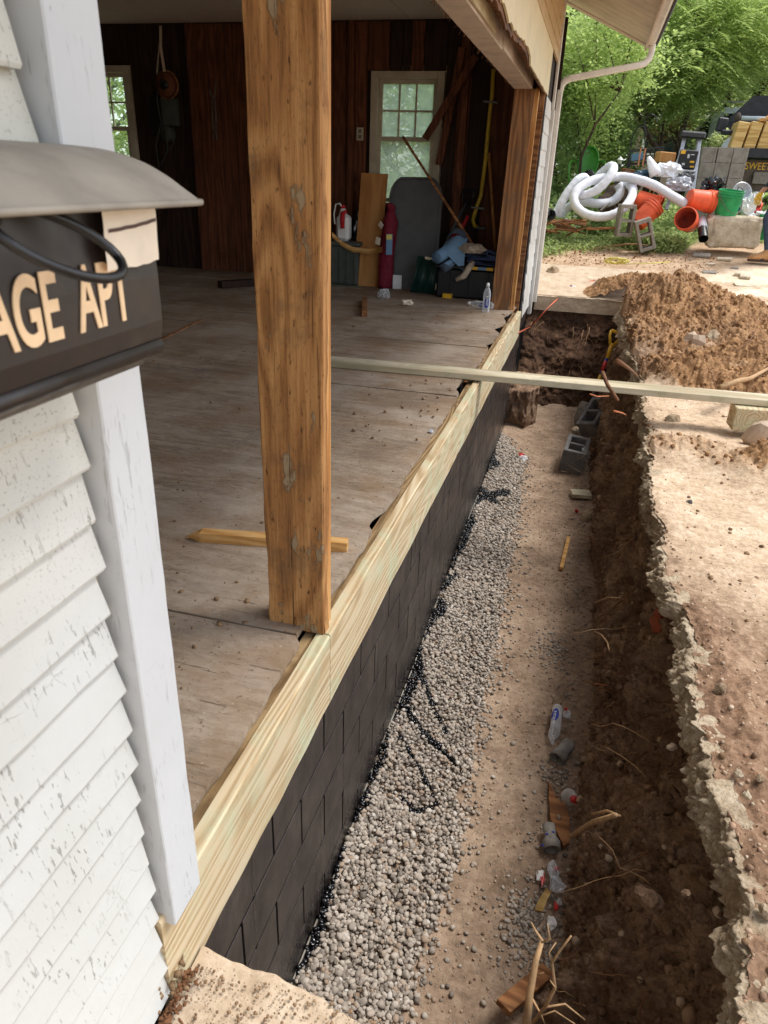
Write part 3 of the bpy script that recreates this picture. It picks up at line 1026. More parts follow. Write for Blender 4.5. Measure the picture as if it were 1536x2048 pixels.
# far end of the trench
xe = np.linspace(WX - .03, .62, 130); te = np.linspace(0, 1, 100)
XE, TE = np.meshgrid(xe, te)
ye0 = 7.75 - .28 * np.clip((-.30 - XE) / .2, 0, 1) + .05 * vnoise(xyz(XE * 5, 1), 71)
YE = ye0 + (8.52 - ye0) * np.clip(TE * 1.05, 0, 1) ** 1.3
ZE = -1.12 + TE * .93
P = np.stack([XE, YE, ZE], -1)
d = .12 * fbm(P * 3.3, 4, .55, 72) + .05 * fbm(P * 11, 4, .6, 73) + .02 * fbm(P * 30, 3, .6, 74)
fd = np.clip((1 - TE) * 8, .2, 1)
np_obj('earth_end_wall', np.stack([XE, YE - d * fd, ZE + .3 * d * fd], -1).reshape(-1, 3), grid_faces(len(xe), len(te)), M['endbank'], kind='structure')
# low step of earth left of the end
mb = MB()
XE, TE = np.meshgrid(np.linspace(WX - .02, -.27, 40), np.linspace(0, 1, 40))
YE = 7.02 + TE * .0 + np.where(TE > .7, (TE - .7) * 2.6, 0); ZE = FLOOR - .02 + np.minimum(TE, .7) / .7 * .42
YE = YE + .05 * np.clip((XE + .36) / .1, 0, 1) * 6
P = np.stack([XE, YE, ZE], -1); d = .14 * fbm(P * 6, 4, .6, 75) + .04 * fbm(P * 26, 3, .6, 76) + .05 * np.clip((XE + .42) / .15, 0, 1) ** 2
np_obj('earth_step', np.stack([XE, YE - d, ZE + d * .4], -1).reshape(-1, 3), grid_faces(40, 40), M['bank'], kind='structure')

# concrete walk beyond the trench, its edge over the end wall
xp = np.linspace(-.62, .75, 90); tp = np.concatenate([np.linspace(0, .35, 26), np.linspace(.37, 1, 30)])
XP, TP = np.meshgrid(xp, tp)
YP = np.where(TP < .35, 8.50, 8.50 + (TP - .35) / .65 * 1.3)
ZP = np.where(TP < .35, G(8.5) - .17 + TP / .35 * .17, G(YP))
P = np.stack([XP, YP, ZP], -1)
d = .02 * fbm(P * 10, 4, .6, 77)
np_obj('walk_slab', np.stack([XP, YP - d * (TP < .36), ZP + .3 * d * (TP >= .35) + .012], -1).reshape(-1, 3), grid_faces(len(xp), len(tp)), M['slab'], kind='structure')

# slab under the photographer, its edge over the near end of the trench
xp = np.linspace(-.535, 1.0, 220); tp = np.concatenate([np.linspace(0, .3, 22), .3 + .7 * np.linspace(.02, 1, 90) ** 1.6])
XP, TP = np.meshgrid(xp, tp)
edge = np.interp(XP, [-.6, -.45, -.33, -.19, .0, .1, .2, .4, 1], [.77, .765, .755, .725, .735, .76, .66, .5, .4]) + .005 * vnoise(xyz(XP * 11, 5), 81) + .003 * vnoise(xyz(XP * 40, 5), 82)
YP = np.where(TP < .3, edge, edge - (TP - .3) / .7 * 3.2)
ZP = np.where(TP < .3, -.225 - .10 + TP / .3 * .10, -.225)
P = np.stack([XP, YP, ZP], -1)
d = .007 * fbm(P * 16, 4, .6, 83)
top = TP >= .3
ZP = ZP + top * (.006 * fbm(P * 20, 4, .6, 84) + .006 * fbm(P * 3, 3, .5, 85))
np_obj('near_slab', np.stack([XP, YP + d * (~top), ZP], -1).reshape(-1, 3), grid_faces(len(xp), len(tp))[:, ::-1], M['slab'], kind='structure')
XE, TE = np.meshgrid(np.linspace(WX, .6, 90), np.linspace(0, 1, 50))
YE = np.interp(XE, [-.6, -.19, .1, .2, .4, 1], [.70, .66, .70, .6, .44, .35]) + (1 - TE) * .16; ZE = FLOOR - .02 + TE * .86
P = np.stack([XE, YE, ZE], -1); d = .06 * fbm(P * 6, 4, .6, 86)
np_obj('earth_near_wall', np.stack([XE, YE + d, ZE], -1).reshape(-1, 3), grid_faces(90, 50)[:, ::-1], M['bank'], kind='structure')

# yard: everything beyond, as far as the horizon
def yard_patch(xa, ya):
    Xa, Ya = np.meshgrid(xa, ya)
    P = xyz(Xa, Ya)
    far = np.clip((Ya - 10) / 8, 0, 1)
    z = G(Ya) - .004 + (.03 * fbm(P * 1.6, 5, .55, 91)) * np.clip((np.abs(Ya - 10.6)), 0, 1) + far * .12 * fbm(P * .22, 3, .5, 92)
    z = np.where((Ya < 8.45) & (Xa > 5), G(Ya) - .03, z)
    n = fbm(P * 1.3, 5, .6, 93)
    lim = np.interp(Xa, [-3, -.7, -.3, .4, 1.0, 1.3, 1.6, 3], [9.5, 9.9, 10.5, 10.9, 10.8, 10.9, 11.7, 12.8])
    green = np.clip((Ya - lim) * 2.2 + n * 1.1, 0, 1) * np.where(Ya < 40, 1, .8)
    pave = np.clip((9.7 - Ya) * 2.5 + 2.2 * np.clip(Xa - 1.15, 0, 1) + .5 * n, 0, 1) * (1 - green)
    return np.stack([Xa, Ya, z], -1).reshape(-1, 3), grid_faces(len(xa), len(ya)), green.ravel(), pave.ravel()


xa = np.concatenate([-60 + 55 * np.linspace(0, 1, 30)[:-1], np.linspace(-5, -1.2, 50)[:-1], np.linspace(-1.2, 3.2, 220)[:-1], 3.2 + 57 * np.linspace(0, 1, 50) ** 2])
ya = np.concatenate([8.49 + np.linspace(0, 5, 200), 13.5 + 77 * np.linspace(.01, 1, 80) ** 1.8])
parts = [yard_patch(xa, ya), yard_patch(np.linspace(6.3, 60, 30), np.linspace(-25, 8.49, 30)), yard_patch(np.linspace(-60, -7.4, 30), np.linspace(-25, 8.49, 30)), yard_patch(np.linspace(-7.4, 6.3, 20), np.linspace(-25, -2.4, 20))]
o = 0; VV, FF, GG, PP = [], [], [], []
for (v, f, g_, p_) in parts:
    VV.append(v); FF.append(f + o); GG.append(g_); PP.append(p_); o += len(v)
np_obj('yard', np.concatenate(VV), np.concatenate(FF), M['yard'], kind='structure', attr={'green': np.concatenate(GG), 'pave': np.concatenate(PP)})

# ================================================================== FOUNDATION WALL
fw = thing('foundation_wall', 'black tar coated concrete block foundation wall below the pale rim board', 'wall', (WX, 0, FLOOR))
MB().span((WX - .16, -2.2, FLOOR - .1), (WX + .0002, 8.4, -.262)).build('wall_core', M['joint'], fw)
ch = (FLOOR * -1 - .262 + .02) / 5
for c in range(5):
    z0 = -.262 - (c + 1) * ch
    y0 = .02 + (.19 if c % 2 else 0)
    while y0 < 7.3:
        r = random.Random(c * 100 + int(y0 * 50))
        px_ = r.uniform(-.0004, .0004)
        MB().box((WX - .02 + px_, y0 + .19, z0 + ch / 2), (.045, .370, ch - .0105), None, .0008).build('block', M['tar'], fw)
        y0 += .38
# pale strip along the foot of the wall
mb = MB(); pts = []
for y in np.linspace(.6, 6.7, 60):
    pts.append((WX + .006 + .004 * math.sin(y * 5), y, FLOOR + .062 + .006 * math.sin(y * 3.1)))
mb.tube(pts, .0035, 6).build('footing_strip', M['cmu'], fw, True)

# rim board: two lengths butted below the post, and stained top edges
rim = thing('rim_board', 'pale greenish treated lumber rim board along the floor edge above the black wall', 'lumber', (WX, .7, -.26))
for (a, b_, dz) in ((.67, 1.545, 0), (1.548, 7.22, .002)):
    n = 40; mb = MB()
    yy = np.linspace(a, b_, n)
    V = []; F = []
    for i, y in enumerate(yy):
        e = .003 * math.sin(y * 9) + .0025 * math.sin(y * 31)
        sag = -.02 * math.sin(max(0, min(1, (y - .7) / 6.5)) * math.pi) * .0
        V += [(WX - .018, y, -.014 + dz), (WX + .016, y, -.014 + dz), (WX + .02, y, -.019 + dz), (WX + .02, y, -.252 + e), (WX + .014, y, -.26 + e), (WX - .018, y, -.26 + e)]
    for i in range(n - 1):
        for k in range(6):
            F.append((i * 6 + k, i * 6 + (k + 1) % 6, (i + 1) * 6 + (k + 1) % 6, (i + 1) * 6 + k))
    F.append((0, 1, 2, 3, 4, 5)); F.append(tuple(reversed([(n - 1) * 6 + k for k in range(6)])))
    mb.add(V, F).build('board', M['rim'], rim)
mb = MB().span((WX - .058, .67, -.2), (WX - .020, 7.2, -.026), .002)
mb.build('inner_board', M['rimtop'], rim)
mb = MB().span((WX - .10, .3, -.262), (WX - .021, 7.3, -.225), .002)
mb.build('sill_plate', M['rimtop'], rim)

# ================================================================== GARAGE FLOOR
fl = MB().span((-7, -2.2, -.3), (WX - .11, 8.5, -.06)).build('garage_floor', M['tarpaper'], None, False, 'structure')
rows = [-2.2, -.94, .28, 1.50, 2.74, 3.99, 5.35, 6.57, 7.8, 8.5]
for i in range(len(rows) - 1):
    a, b_ = rows[i] + .004, rows[i + 1] - .004
    first = [-1.75, -1.4, -2.6, -1.9, -1.45, -2.3, -1.76, -2.5, -1.7][i]
    xsm = [WX, first, first - 2.44, first - 4.88, -7.0]
    xsm = [x for x in xsm if x >= -7.0]
    if xsm[-1] > -6.9: xsm.append(-7.0)
    r = random.Random(i * 7 + 3)
    for j in range(len(xsm) - 1):
        x1, x0 = xsm[j] - .003, xsm[j + 1] + .003
        dz = r.uniform(-.003, .004) + (.006 if (i, j) == (6, 0) else 0)
        poly = [(x0, a), (x0, b_)]
        if j == 0:
            n = 46
            pts = []
            for k in range(n + 1):
                y = b_ + (a - b_) * k / n
                q = float(vnoise(np.array([[y * 3.1, 2.2, 0]]), 101)[0]) * .5 + .5
                q2 = float(vnoise(np.array([[y * 21, 5.2, 0]]), 102)[0])
                gap = .036 + .007 * q2 + .010 * q + (.075 * max(0, q - .58) / .42 if y > 2.2 else .0) + (.012 if y > 2.6 else 0)
                if 1.47 < y < 1.6: gap += .02
                pts.append((WX - gap, y))
            poly = poly + pts
        else:
            n = 8
            poly = poly + [(x1 + r.uniform(-.003, .002), b_ + (a - b_) * k / n) for k in range(n + 1)]
        MB().prism([(p[0], p[1]) for p in poly][::-1], .019, Matrix.Translation((0, 0, -.019 + dz))).build('plywood_sheet', M['ply'], fl)
# joists seen in the gap
for k, y in enumerate(np.arange(.9, 7.2, .41)):
    MB().box((-.95, y, -.16), (.66, .04, .19), None, .002).build('joist', M['splint'], fl)

# ================================================================== ROOM SHELL
YB = 8.45
room = MB()
room.span((-7.12, -2.3, -.3), (-7.0, 8.6, 2.6))
room.span((-7.12, -2.3, -.3), (-3.9, -2.2, 2.6)).span((-1.2, -2.3, -.3), (-.75, -2.2, 2.6)).span((-3.9, -2.3, 2.1), (-1.2, -2.2, 2.6))      # opening added in the unseen front wall to let light into the room
room.build('inner_walls', M['darkboard'], None, False, 'structure')
ceil = MB().span((-7.1, -2.3, 2.60), (-.62, 8.6, 2.66)).build('ceiling', M['ceiling'], None, False, 'structure')
tile = None
for i in range(5):
    for j in range(18):
        x1 = -.84 - i * 1.22; y1 = 8.42 - j * .61
        if tile is None:
            tile = MB().box((0, 0, 0), (1.212, .602, .012), None, .004).build('ceiling_tile', M['ceiling'], ceil)
            o = tile
        else:
            o = tile.copy(); COL.objects.link(o)
        o.location = (x1 - .61, y1 - .305, 2.594 + random.uniform(-.001, .001))

# back wall of vertical boards, with two window openings
W1 = (-2.47, -1.69, .87, 2.14)
W2 = (-6.20, -5.40, .90, 2.19)
bw = thing('board_wall', 'dark back wall of upright reddish brown boards with old windows', 'wall', (-3.8, YB + .05, 0))
MB().span((-7, YB + .03, -.2), (-.5, YB + .05, .85)).span((-7, YB + .03, 2.2), (-.5, YB + .05, 2.6)).span((-7, YB + .03, .85), (W2[0] - .01, YB + .05, 2.2)).span((W2[1] + .01, YB + .03, .85), (W1[0] - .01, YB + .05, 2.2)).span((W1[1] + .01, YB + .03, .85), (-.5, YB + .05, 2.2)).build('sheathing', M['darkboard'], bw)
x = -7.0; r = random.Random(5)
while x < -.6:
    w = r.choice([.09, .14, .14, .19, .24])
    x1 = min(x + w, -.58)
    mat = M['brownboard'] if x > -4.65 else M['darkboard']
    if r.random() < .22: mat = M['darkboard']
    dp = r.uniform(.012, .03)
    segs = [(-.02, 2.585)]
    for (wx0, wx1, wz0, wz1) in (W1, W2):
        if x1 > wx0 and x < wx1: segs = [(-.02, wz0 - .005), (wz1 + .005, 2.585)]
    for (za, zb) in segs:
        MB().span((x + .004, YB + .03 - dp, za), (x1 - .004, YB + .029, zb), .003).build('wall_board', mat, bw)
    x = x1
# upright studs left bare of boards
for (px_, w) in ((-4.62, .09), (-3.9, .09), (-3.0, .09), (-2.72, .06), (-1.5, .08), (-.98, .09)):
    MB().span((px_, YB - .06, 0), (px_ + w, YB + .005, 2.585), .003).build('stud', M['brownboard'], bw)


def window(W, nx, label, gm, group):
    x0, x1, z0, z1 = W
    y = YB
    t = thing('sash_window', label, 'window', ((x0 + x1) / 2, y, z0))
    p = M['offwhite']
    c = .07
    for (lo, hi) in (((x0 - .01, y - .03, z0), (x0 + c, y + .06, z1)), ((x1 - c, y - .03, z0), (x1 + .01, y + .06, z1)), ((x0 + c, y - .028, z1 - c), (x1 - c, y + .06, z1))):
        MB().span(lo, hi, .004).build('casing', p, t)
    MB().span((x0 - .04, y - .07, z0 - .035), (x1 + .04, y + .06, z0), .004).build('sill', p, t)
    zm = (z0 + z1) / 2 - .02
    xi0, xi1 = x0 + c, x1 - c

    def sash(za, zb, yy, cols, rws, name):
        s = .042
        f = MB().span((xi0, yy, za), (xi0 + s, yy + .03, zb), .002).span((xi1 - s, yy, za), (xi1, yy + .03, zb), .002)
        f.span((xi0 + s, yy + .001, za), (xi1 - s, yy + .029, za + s), .002).span((xi0 + s, yy + .001, zb - s), (xi1 - s, yy + .029, zb), .002)
        fo = f.build(name, p, t)
        gx0, gx1, gz0, gz1 = xi0 + s, xi1 - s, za + s, zb - s
        for a in range(1, cols):
            xx = gx0 + (gx1 - gx0) * a / cols
            MB().span((xx - .009, yy + .004, gz0), (xx + .009, yy + .026, gz1), .002).build('muntin', p, fo)
        for a in range(1, rws):
            zz = gz0 + (gz1 - gz0) * a / rws
            MB().span((gx0, yy + .006, zz - .009), (gx1, yy + .024, zz + .009), .002).build('muntin', p, fo)
        for a in range(cols):
            for q in range(rws):
                MB().span((gx0 + (gx1 - gx0) * a / cols, yy + .013, gz0 + (gz1 - gz0) * q / rws), (gx0 + (gx1 - gx0) * (a + 1) / cols, yy + .017, gz0 + (gz1 - gz0) * (q + 1) / rws)).build('pane', gm, fo)
    sash(zm, z1 - c, y + .022, nx, 2, 'upper_sash')
    sash(z0 + .005, zm + .045, y - .012, 1, 1, 'lower_sash')
    return t


window(W1, 3, 'pale framed sash window with cloudy panes behind the leaning grey plastic panel', M['glass_dirty'], None)
window(W2, 3, 'dim sash window with clear green view behind the mailbox corner', M['glass_clear'], None)

# ================================================================== POSTS AND HEADER
pp = thing('wooden_post', 'thick orange brown weathered wooden post standing on the pale rim board', 'post', (-.64, 1.56, 0))
n = 60; mb = MB(); V = []; F = []
for i in range(n + 1):
    z = -.012 + 2.62 * i / n
    q = lambda s_: .0035 * float(vnoise(np.array([[z * 9, s_, 0]]), 111)[0]) + .002 * float(vnoise(np.array([[z * 40, s_, 0]]), 112)[0])
    x0 = -.722 + q(1) * .6; x1 = -.557 + q(2) * .3
    V += [(x0 + .004, 1.541, z), (x1 - .003, 1.541, z), (x1, 1.545, z), (x1 + q(3), 1.578, z), (x0, 1.578, z), (x0, 1.546 + q(4), z)]
for i in range(n):
    for k in range(6):
        F.append((i * 6 + k, i * 6 + (k + 1) % 6, (i + 1) * 6 + (k + 1) % 6, (i + 1) * 6 + k))
F.append(tuple(range(6))[::-1]); F.append(tuple(n * 6 + k for k in range(6)))
mb.add(V, F).build('front_plank', M['post'], pp)
MB().span((-.715, 1.5805, -.012), (-.562, 1.618, 2.6), .003).build('back_plank', M['fresh_z'], pp)

fp = thing('wooden_post', 'far reddish brown post at the end of the opening beside water bottles', 'post', (-.72, 7.12, 0))
MB().beam((-.745, 7.13, -.02), (-.715, 7.13, 1.86), .175, .04, (0, 1, 0)).build('front_plank', M['post2'], fp)
MB().beam((-.632, 7.16, -.02), (-.612, 7.16, 1.86), .04, .05, (0, 1, 0)).build('lit_edge_strip', M['fresh_z'], fp)  # paler wood stands in for the sunlit side of the post
st = thing('wall_stud', 'dark rotten stud beside the broken shingle edge', 'stud', (-.62, 7.42, 0))
MB().beam((-.63, 7.42, -.05), (-.60, 7.42, 1.9), .09, .09, (0, 1, 0), .004).build('stud_timber', M['splint'], st)
MB().span((-.66, 7.37, 1.72), (-.56, 7.48, 1.83), .003).build('blocking', M['post2'], st)
MB().beam((-.575, 7.46, -.1), (-.56, 7.46, 1.85), .02, .12, (0, 1, 0), .002).build('black_felt', M['tarpaper'], st)

hd = thing('door_header', 'cream and dusty pink boxed header over the wide opening with torn brown board', 'beam', (-.7, 4, 1.84))
MB().span((-.80, -2, 1.845), (-.66, 5.0, 2.6), .003).build('near_box', M['pinkwhite'], hd)
MB().span((-.81, 5.006, 1.855), (-.655, 7.2, 2.6), .003).build('far_box', M['pinkwhite'], hd)
MB().span((-.645, -2, 1.93), (-.572, 7.5, 2.05), .003).build('inner_joist', M['splint'], hd)
# cream panel with ragged lower edge, torn fibre along it
n = 120; poly = []; torn = []
for k in range(n + 1):
    y = 7.55 - 9.5 * k / n
    q = float(vnoise(np.array([[y * 2.3, 1.7, 0]]), 121)[0]); q2 = float(vnoise(np.array([[y * 13, 1.7, 0]]), 122)[0])
    z = 1.845 + (max(0, .055 + .07 * q + .016 * q2) if y < 5.6 else .004 * q2)
    poly.append((y, z)); torn.append((y, z - (.02 + .018 * abs(q2) if y < 5.6 else .004)))
Mp = basis((0, 1, 0), (0, 0, 1), (1, 0, 0), (-.556, 0, 0))
MB().prism(poly + [(-1.95, 2.21), (7.55, 2.21)], .012, Mp).build('cream_panel', M['cream'], hd)
Mp2 = basis((0, 1, 0), (0, 0, 1), (1, 0, 0), (-.572, 0, 0))
MB().prism(torn + [(-1.95, 2.1), (7.55, 2.1)], .012, Mp2).build('torn_fibreboard', M['fibre'], hd)
# a hanging scrap of cream board
MB().prism([(3.2, 1.85), (4.55, 1.86), (4.4, 1.95), (4.1, 1.92), (3.7, 1.99), (3.2, 2.0)], .01, basis((0, 1, 0), (0, 0, 1), (1, 0, 0), (-.652, 0, 0))).build('torn_scrap', M['cream'], hd)
rr = random.Random(3)
spl = MB()
for k in range(46):
    y = rr.uniform(2.6, 7.1); z = 1.845 if y < 5 else 1.855
    spl.beam((-.80, y, z + .004), (-.80 - rr.uniform(.005, .02), y + rr.uniform(-.05, .05), z - rr.uniform(.0, .022)), .004, .002)
spl.build('splinters', M['fibre'], hd, False, 'stuff')

# lap siding over the header
sd = thing('lap_siding', 'tan ribbed lap siding above the cream header panel', 'siding', (-.55, 3, 2.2))
for k in range(6):
    z = 2.20 + k * .105
    MB().prism([(-.556, z), (-.536, z), (-.539, z + .012), (-.549, z + .108), (-.556, z + .108)], 10.5, basis((1, 0, 0), (0, 0, 1), (0, -1, 0), (0, 8.38, 0))).build('siding_course', M['siding'], sd)
MB().span((-.552, 8.30, 1.80), (-.527, 8.41, 2.80), .003).build('corner_board', M['gutter'], sd)

# shingled piece of wall beyond the opening
sw = thing('shingle_wall', 'white shingled wall strip with jagged broken edge beside the far post', 'wall', (-.55, 7.9, 0))
MB().span((-.70, 7.55, -.3), (-.566, 8.5, 2.2)).build('sheathing', M['darkboard'], sw)
rr = random.Random(9)
for k in range(14):
    z = -.12 + k * .14
    y0 = 7.50 + rr.uniform(-.02, .035); ym = 7.95 + rr.uniform(-.05, .05)
    for (a, b_) in ((y0, ym), (ym + .004, 8.33)):
        q = [(a, z + rr.uniform(-.004, .004)), (a + .1, z + rr.uniform(-.006, .006)), (b_, z + rr.uniform(-.004, .004)), (b_, z + .155), (a + rr.uniform(0, .03), z + .155), (a + rr.uniform(-.015, .01), z + .08)]
        Mq = basis((0, 1, 0), Vector((-.06, 0, 1)).normalized(), Vector((1, 0, .06)).normalized(), (-.558 + .06 * z + rr.uniform(0, .004), 0, 0))
        Mq[0][3] = -.556 + .06 * z * 1.0
        MB().prism(q, .007, Mq).build('shingle', M['shingle'], sw)
MB().span((-.56, 8.34, -.22), (-.52, 8.46, 1.80), .003).build('corner_board', M['shingle'], sw)

# ================================================================== EAVE, GUTTER, DOWNSPOUT
ev = thing('roof_eave', 'sloping grooved soffit under the roof overhang with dusty white boards', 'roof', (-.1, 3, 2.6))
sl = math.atan2(.35, .79)
ux = Vector((math.cos(sl), 0, -math.sin(sl))); un = Vector((math.sin(sl), 0, math.cos(sl)))
for k in range(28):
    y1 = 8.78 - k * .20
    MB().box((0, 0, 0), (.90, .192, .014), None, .005, 0, basis(ux, (0, 1, 0), un, Vector((-.13, y1 - .1, 2.604)))).build('soffit_board', M['soffit'], ev)
MB().box((0, 0, 0), (.93, .12, .03), None, .004, 0, basis(ux, (0, 1, 0), un, Vector((-.13, 8.845, 2.602)))).build('rake_board', M['pinkwhite'], ev)
MB().box((0, 0, 0), (5.2, 12.0, .06), None, .004, 0, basis(ux, (0, 1, 0), un, Vector((-1.98, 2.95, 3.50)))).build('roof_deck', M['houseroof'], ev)
MB().box((0, 0, 0), (4.6, 12.0, .06), None, .004, 0, basis(Vector((ux.x, 0, -ux.z)), (0, 1, 0), Vector((-un.x, 0, un.z)), Vector((-6.3, 2.95, 3.60)))).build('roof_deck', M['houseroof'], ev)
MB().span((.268, -2.9, 2.37), (.288, 8.89, 2.53), .003).build('fascia', M['pinkwhite'], ev)
MB().prism([(-7.1, 2.6), (-.56, 2.6), (-.56, 2.8), (-3.9, 4.2), (-7.1, 2.75)], .05, basis((1, 0, 0), (0, 0, 1), (0, -1, 0), (0, 8.52, 0))).build('gable_end', M['siding'], ev)
MB().span((-7.1, 8.5, -.3), (-6.21, 8.56, 2.6)).span((-5.39, 8.5, -.3), (-2.48, 8.56, 2.6)).span((-1.68, 8.5, -.3), (-.56, 8.56, 2.6)).span((-6.21, 8.5, -.3), (-5.39, 8.56, .88)).span((-2.48, 8.5, -.3), (-1.68, 8.56, .86)).span((-6.21, 8.5, 2.2), (-5.39, 8.56, 2.6)).span((-2.48, 8.5, 2.15), (-1.68, 8.56, 2.6)).build('outer_sheathing', M['siding'], ev)

gt = thing('rain_gutter', 'white metal rain gutter along the eave edge', 'gutter', (.33, 3, 2.44))
prof = [(.29, 2.53), (.29, 2.40), (.34, 2.395), (.375, 2.44), (.385, 2.53), (.378, 2.53), (.368, 2.445), (.337, 2.403), (.297, 2.407), (.297, 2.53)]
MB().prism(prof, 11.75, basis((1, 0, 0), (0, 0, 1), (0, -1, 0), (0, 8.88, 0))).build('trough', M['gutter'], gt)
MB().prism([(.288, 2.532), (.288, 2.398), (.34, 2.392), (.377, 2.44), (.387, 2.532)], .004, basis((1, 0, 0), (0, 0, 1), (0, -1, 0), (0, 8.886, 0))).build('end_cap', M['gutter'], gt)
ds = thing('downspout', 'white metal downspout with elbow running from the gutter down the house corner', 'downspout', (-.5, 8.5, 0))


def rect_tube(mb, pts, w, h):
    pts = [Vector(p) for p in pts]; V = []; F = []
    for i, p in enumerate(pts):
        t = (pts[min(i + 1, len(pts) - 1)] - pts[max(i - 1, 0)]).normalized()
        s_ = Vector((0, 1, 0)); n_ = t.cross(s_).normalized()
        k = .25
        for (a, b_) in ((-1, -1 + k), (-1 + k, -1), (1 - k, -1), (1, -1 + k), (1, 1 - k), (1 - k, 1), (-1 + k, 1), (-1, 1 - k)):
            V.append(p + s_ * a * w / 2 + n_ * b_ * h / 2)
    for i in range(len(pts) - 1):
        for q in range(8):
            F.append((i * 8 + q, i * 8 + (q + 1) % 8, (i + 1) * 8 + (q + 1) % 8, (i + 1) * 8 + q))
    mb.add(V, F)


mb = MB(); rect_tube(mb, [(.335, 8.78, 2.41), (.335, 8.78, 2.34), (.325, 8.78, 2.29), (.29, 8.77, 2.25), (.24, 8.75, 2.23)], .085, .06)
mb.build('upper_elbow', M['gutter'], ds, True)
mb = MB(); rect_tube(mb, [(.25, 8.75, 2.232), (-.42, 8.55, 2.09)], .08, .056); mb.build('slanted_pipe', M['gutter'], ds)
mb = MB(); rect_tube(mb, [(-.41, 8.55, 2.092), (-.46, 8.54, 2.07), (-.492, 8.53, 2.03), (-.50, 8.52, 1.97)], .085, .06); mb.build('lower_elbow', M['gutter'], ds, True)
mb = MB(); rect_tube(mb, [(-.50, 8.52, 1.98), (-.505, 8.5, -.1)], .08, .056); mb.build('upright_pipe', M['gutter'], ds)

# ================================================================== NEAR CLAPBOARD WALL AND CORNER TRIM
cw = thing('clapboard_wall', 'cracked white clapboard wall under the black mailbox at the left', 'wall', (-.55, .2, 0))
MB().span((-.70, -2.2, -.3), (-.585, .66, 2.6)).build('sheathing', M['darkboard'], cw)
rr = random.Random(21)
ex = .0685
for k in range(38):
    z = -.21 + k * ex
    n = 26; V = []; F = []
    end = .672 + rr.uniform(-.006, .003)
    yy = np.concatenate([np.linspace(-2.2, .2, 6)[:-1], np.linspace(.2, end, n)])
    for y in yy:
        w = .0016 * float(vnoise(np.array([[y * 12, k * 3.1, 0]]), 131)[0]) + .001 * float(vnoise(np.array([[y * 45, k * 3.1, 0]]), 132)[0])
        w2 = .0012 * float(vnoise(np.array([[y * 9, k * 1.7, 4]]), 133)[0])
        V += [(-.56, y, z + ex + .004), (-.5535 + w2, y, z + ex + .002), (-.5395 + w2, y, z + .004 + w), (-.541 + w2, y, z + w), (-.556, y, z + w)]
    L = len(yy)
    for e in range(1, 5):                                   # ragged end against the trim
        v = V[(L - 1) * 5 + e]; V[(L - 1) * 5 + e] = (v[0], v[1] + rr.uniform(-.004, .003), v[2])
    for i in range(L - 1):
        for q in range(5):
            F.append((i * 5 + q, (i + 1) * 5 + q, (i + 1) * 5 + (q + 1) % 5, i * 5 + (q + 1) % 5))
    F.append(tuple((L - 1) * 5 + q for q in range(5)))
    MB().add(V, F).build('clapboard', M['clap'], cw)

tr = thing('corner_trim', 'wide white corner trim board between clapboards and garage opening', 'trim', (-.53, .75, 0))
n = 60; V = []; F = []
for i in range(n + 1):
    z = -.035 + 2.6 * i / n
    q = lambda s_: .002 * float(vnoise(np.array([[z * 14, s_, 0]]), 141)[0]) + .0012 * float(vnoise(np.array([[z * 55, s_, 0]]), 142)[0])
    x1 = -.522; ya, yb = .684, .774 + q(1)
    V += [(-.60, ya, z), (x1 - .002, ya + q(3) * .4, z), (x1, ya + .002 + q(3) * .4, z), (x1, yb - .003, z), (x1 - .004, yb, z), (-.60, yb, z)]
for i in range(n):
    for k in range(6):
        F.append((i * 6 + k, i * 6 + (k + 1) % 6, (i + 1) * 6 + (k + 1) % 6, (i + 1) * 6 + k))
F.append(tuple(range(6))[::-1]); F.append(tuple(n * 6 + k for k in range(6)))
MB().add(V, F).build('trim_board', M['trim'], tr)
MB().span((-.60, .655, -.2), (-.563, .683, 2.56)).build('backing_strip', M['offwhite'], tr)

# ================================================================== GRAVEL AND LOOSE SOIL
GE = [PZ(*p, FLOOR) for p in ((800, 2040), (830, 1980), (885, 1780), (925, 1620), (940, 1500), (985, 1300), (1010, 1150), (1030, 1050), (1042, 930), (1003, 868))]
gy = np.array([p.y for p in GE]); gx = np.array([p.x for p in GE])
so = np.argsort(gy); gy, gx = gy[so], gx[so]
TARL = []
for pl, w in (([(800, 1425), (850, 1480), (908, 1535)], .016), ([(832, 1345), (858, 1410), (892, 1470)], .010), ([(795, 1490), (838, 1550), (876, 1618), (830, 1635), (790, 1600)], .009),
              ([(960, 1010), (1010, 990)], .03), ([(945, 985), (985, 1010)], .035), ([(880, 1195), (912, 1165)], .016), ([(862, 1260), (838, 1300)], .012)):
    q = [np.array(PZ(*p, FLOOR)[:2]) for p in pl]
    for a, b_ in zip(q[:-1], q[1:]): TARL.append((a, b_, w))


def tar_hit(P, seed):
    r = np.random.default_rng(seed).uniform(.5, 1.25, len(P))
    hit = np.zeros(len(P), bool)
    for a, b_, w in TARL:
        ab = b_ - a; t = np.clip(((P[:, :2] - a) @ ab) / (ab @ ab), 0, 1)
        hit |= np.linalg.norm(P[:, :2] - a - t[:, None] * ab, axis=1) < 1.5 * w * r
    n = vnoise(xyz(P[:, 1] * 5, 0, 0), 151)
    hit |= (P[:, 0] - WX) < (.040 + .045 * n) * r * np.clip((6.2 - P[:, 1]) * 3, 0, 1)
    return hit


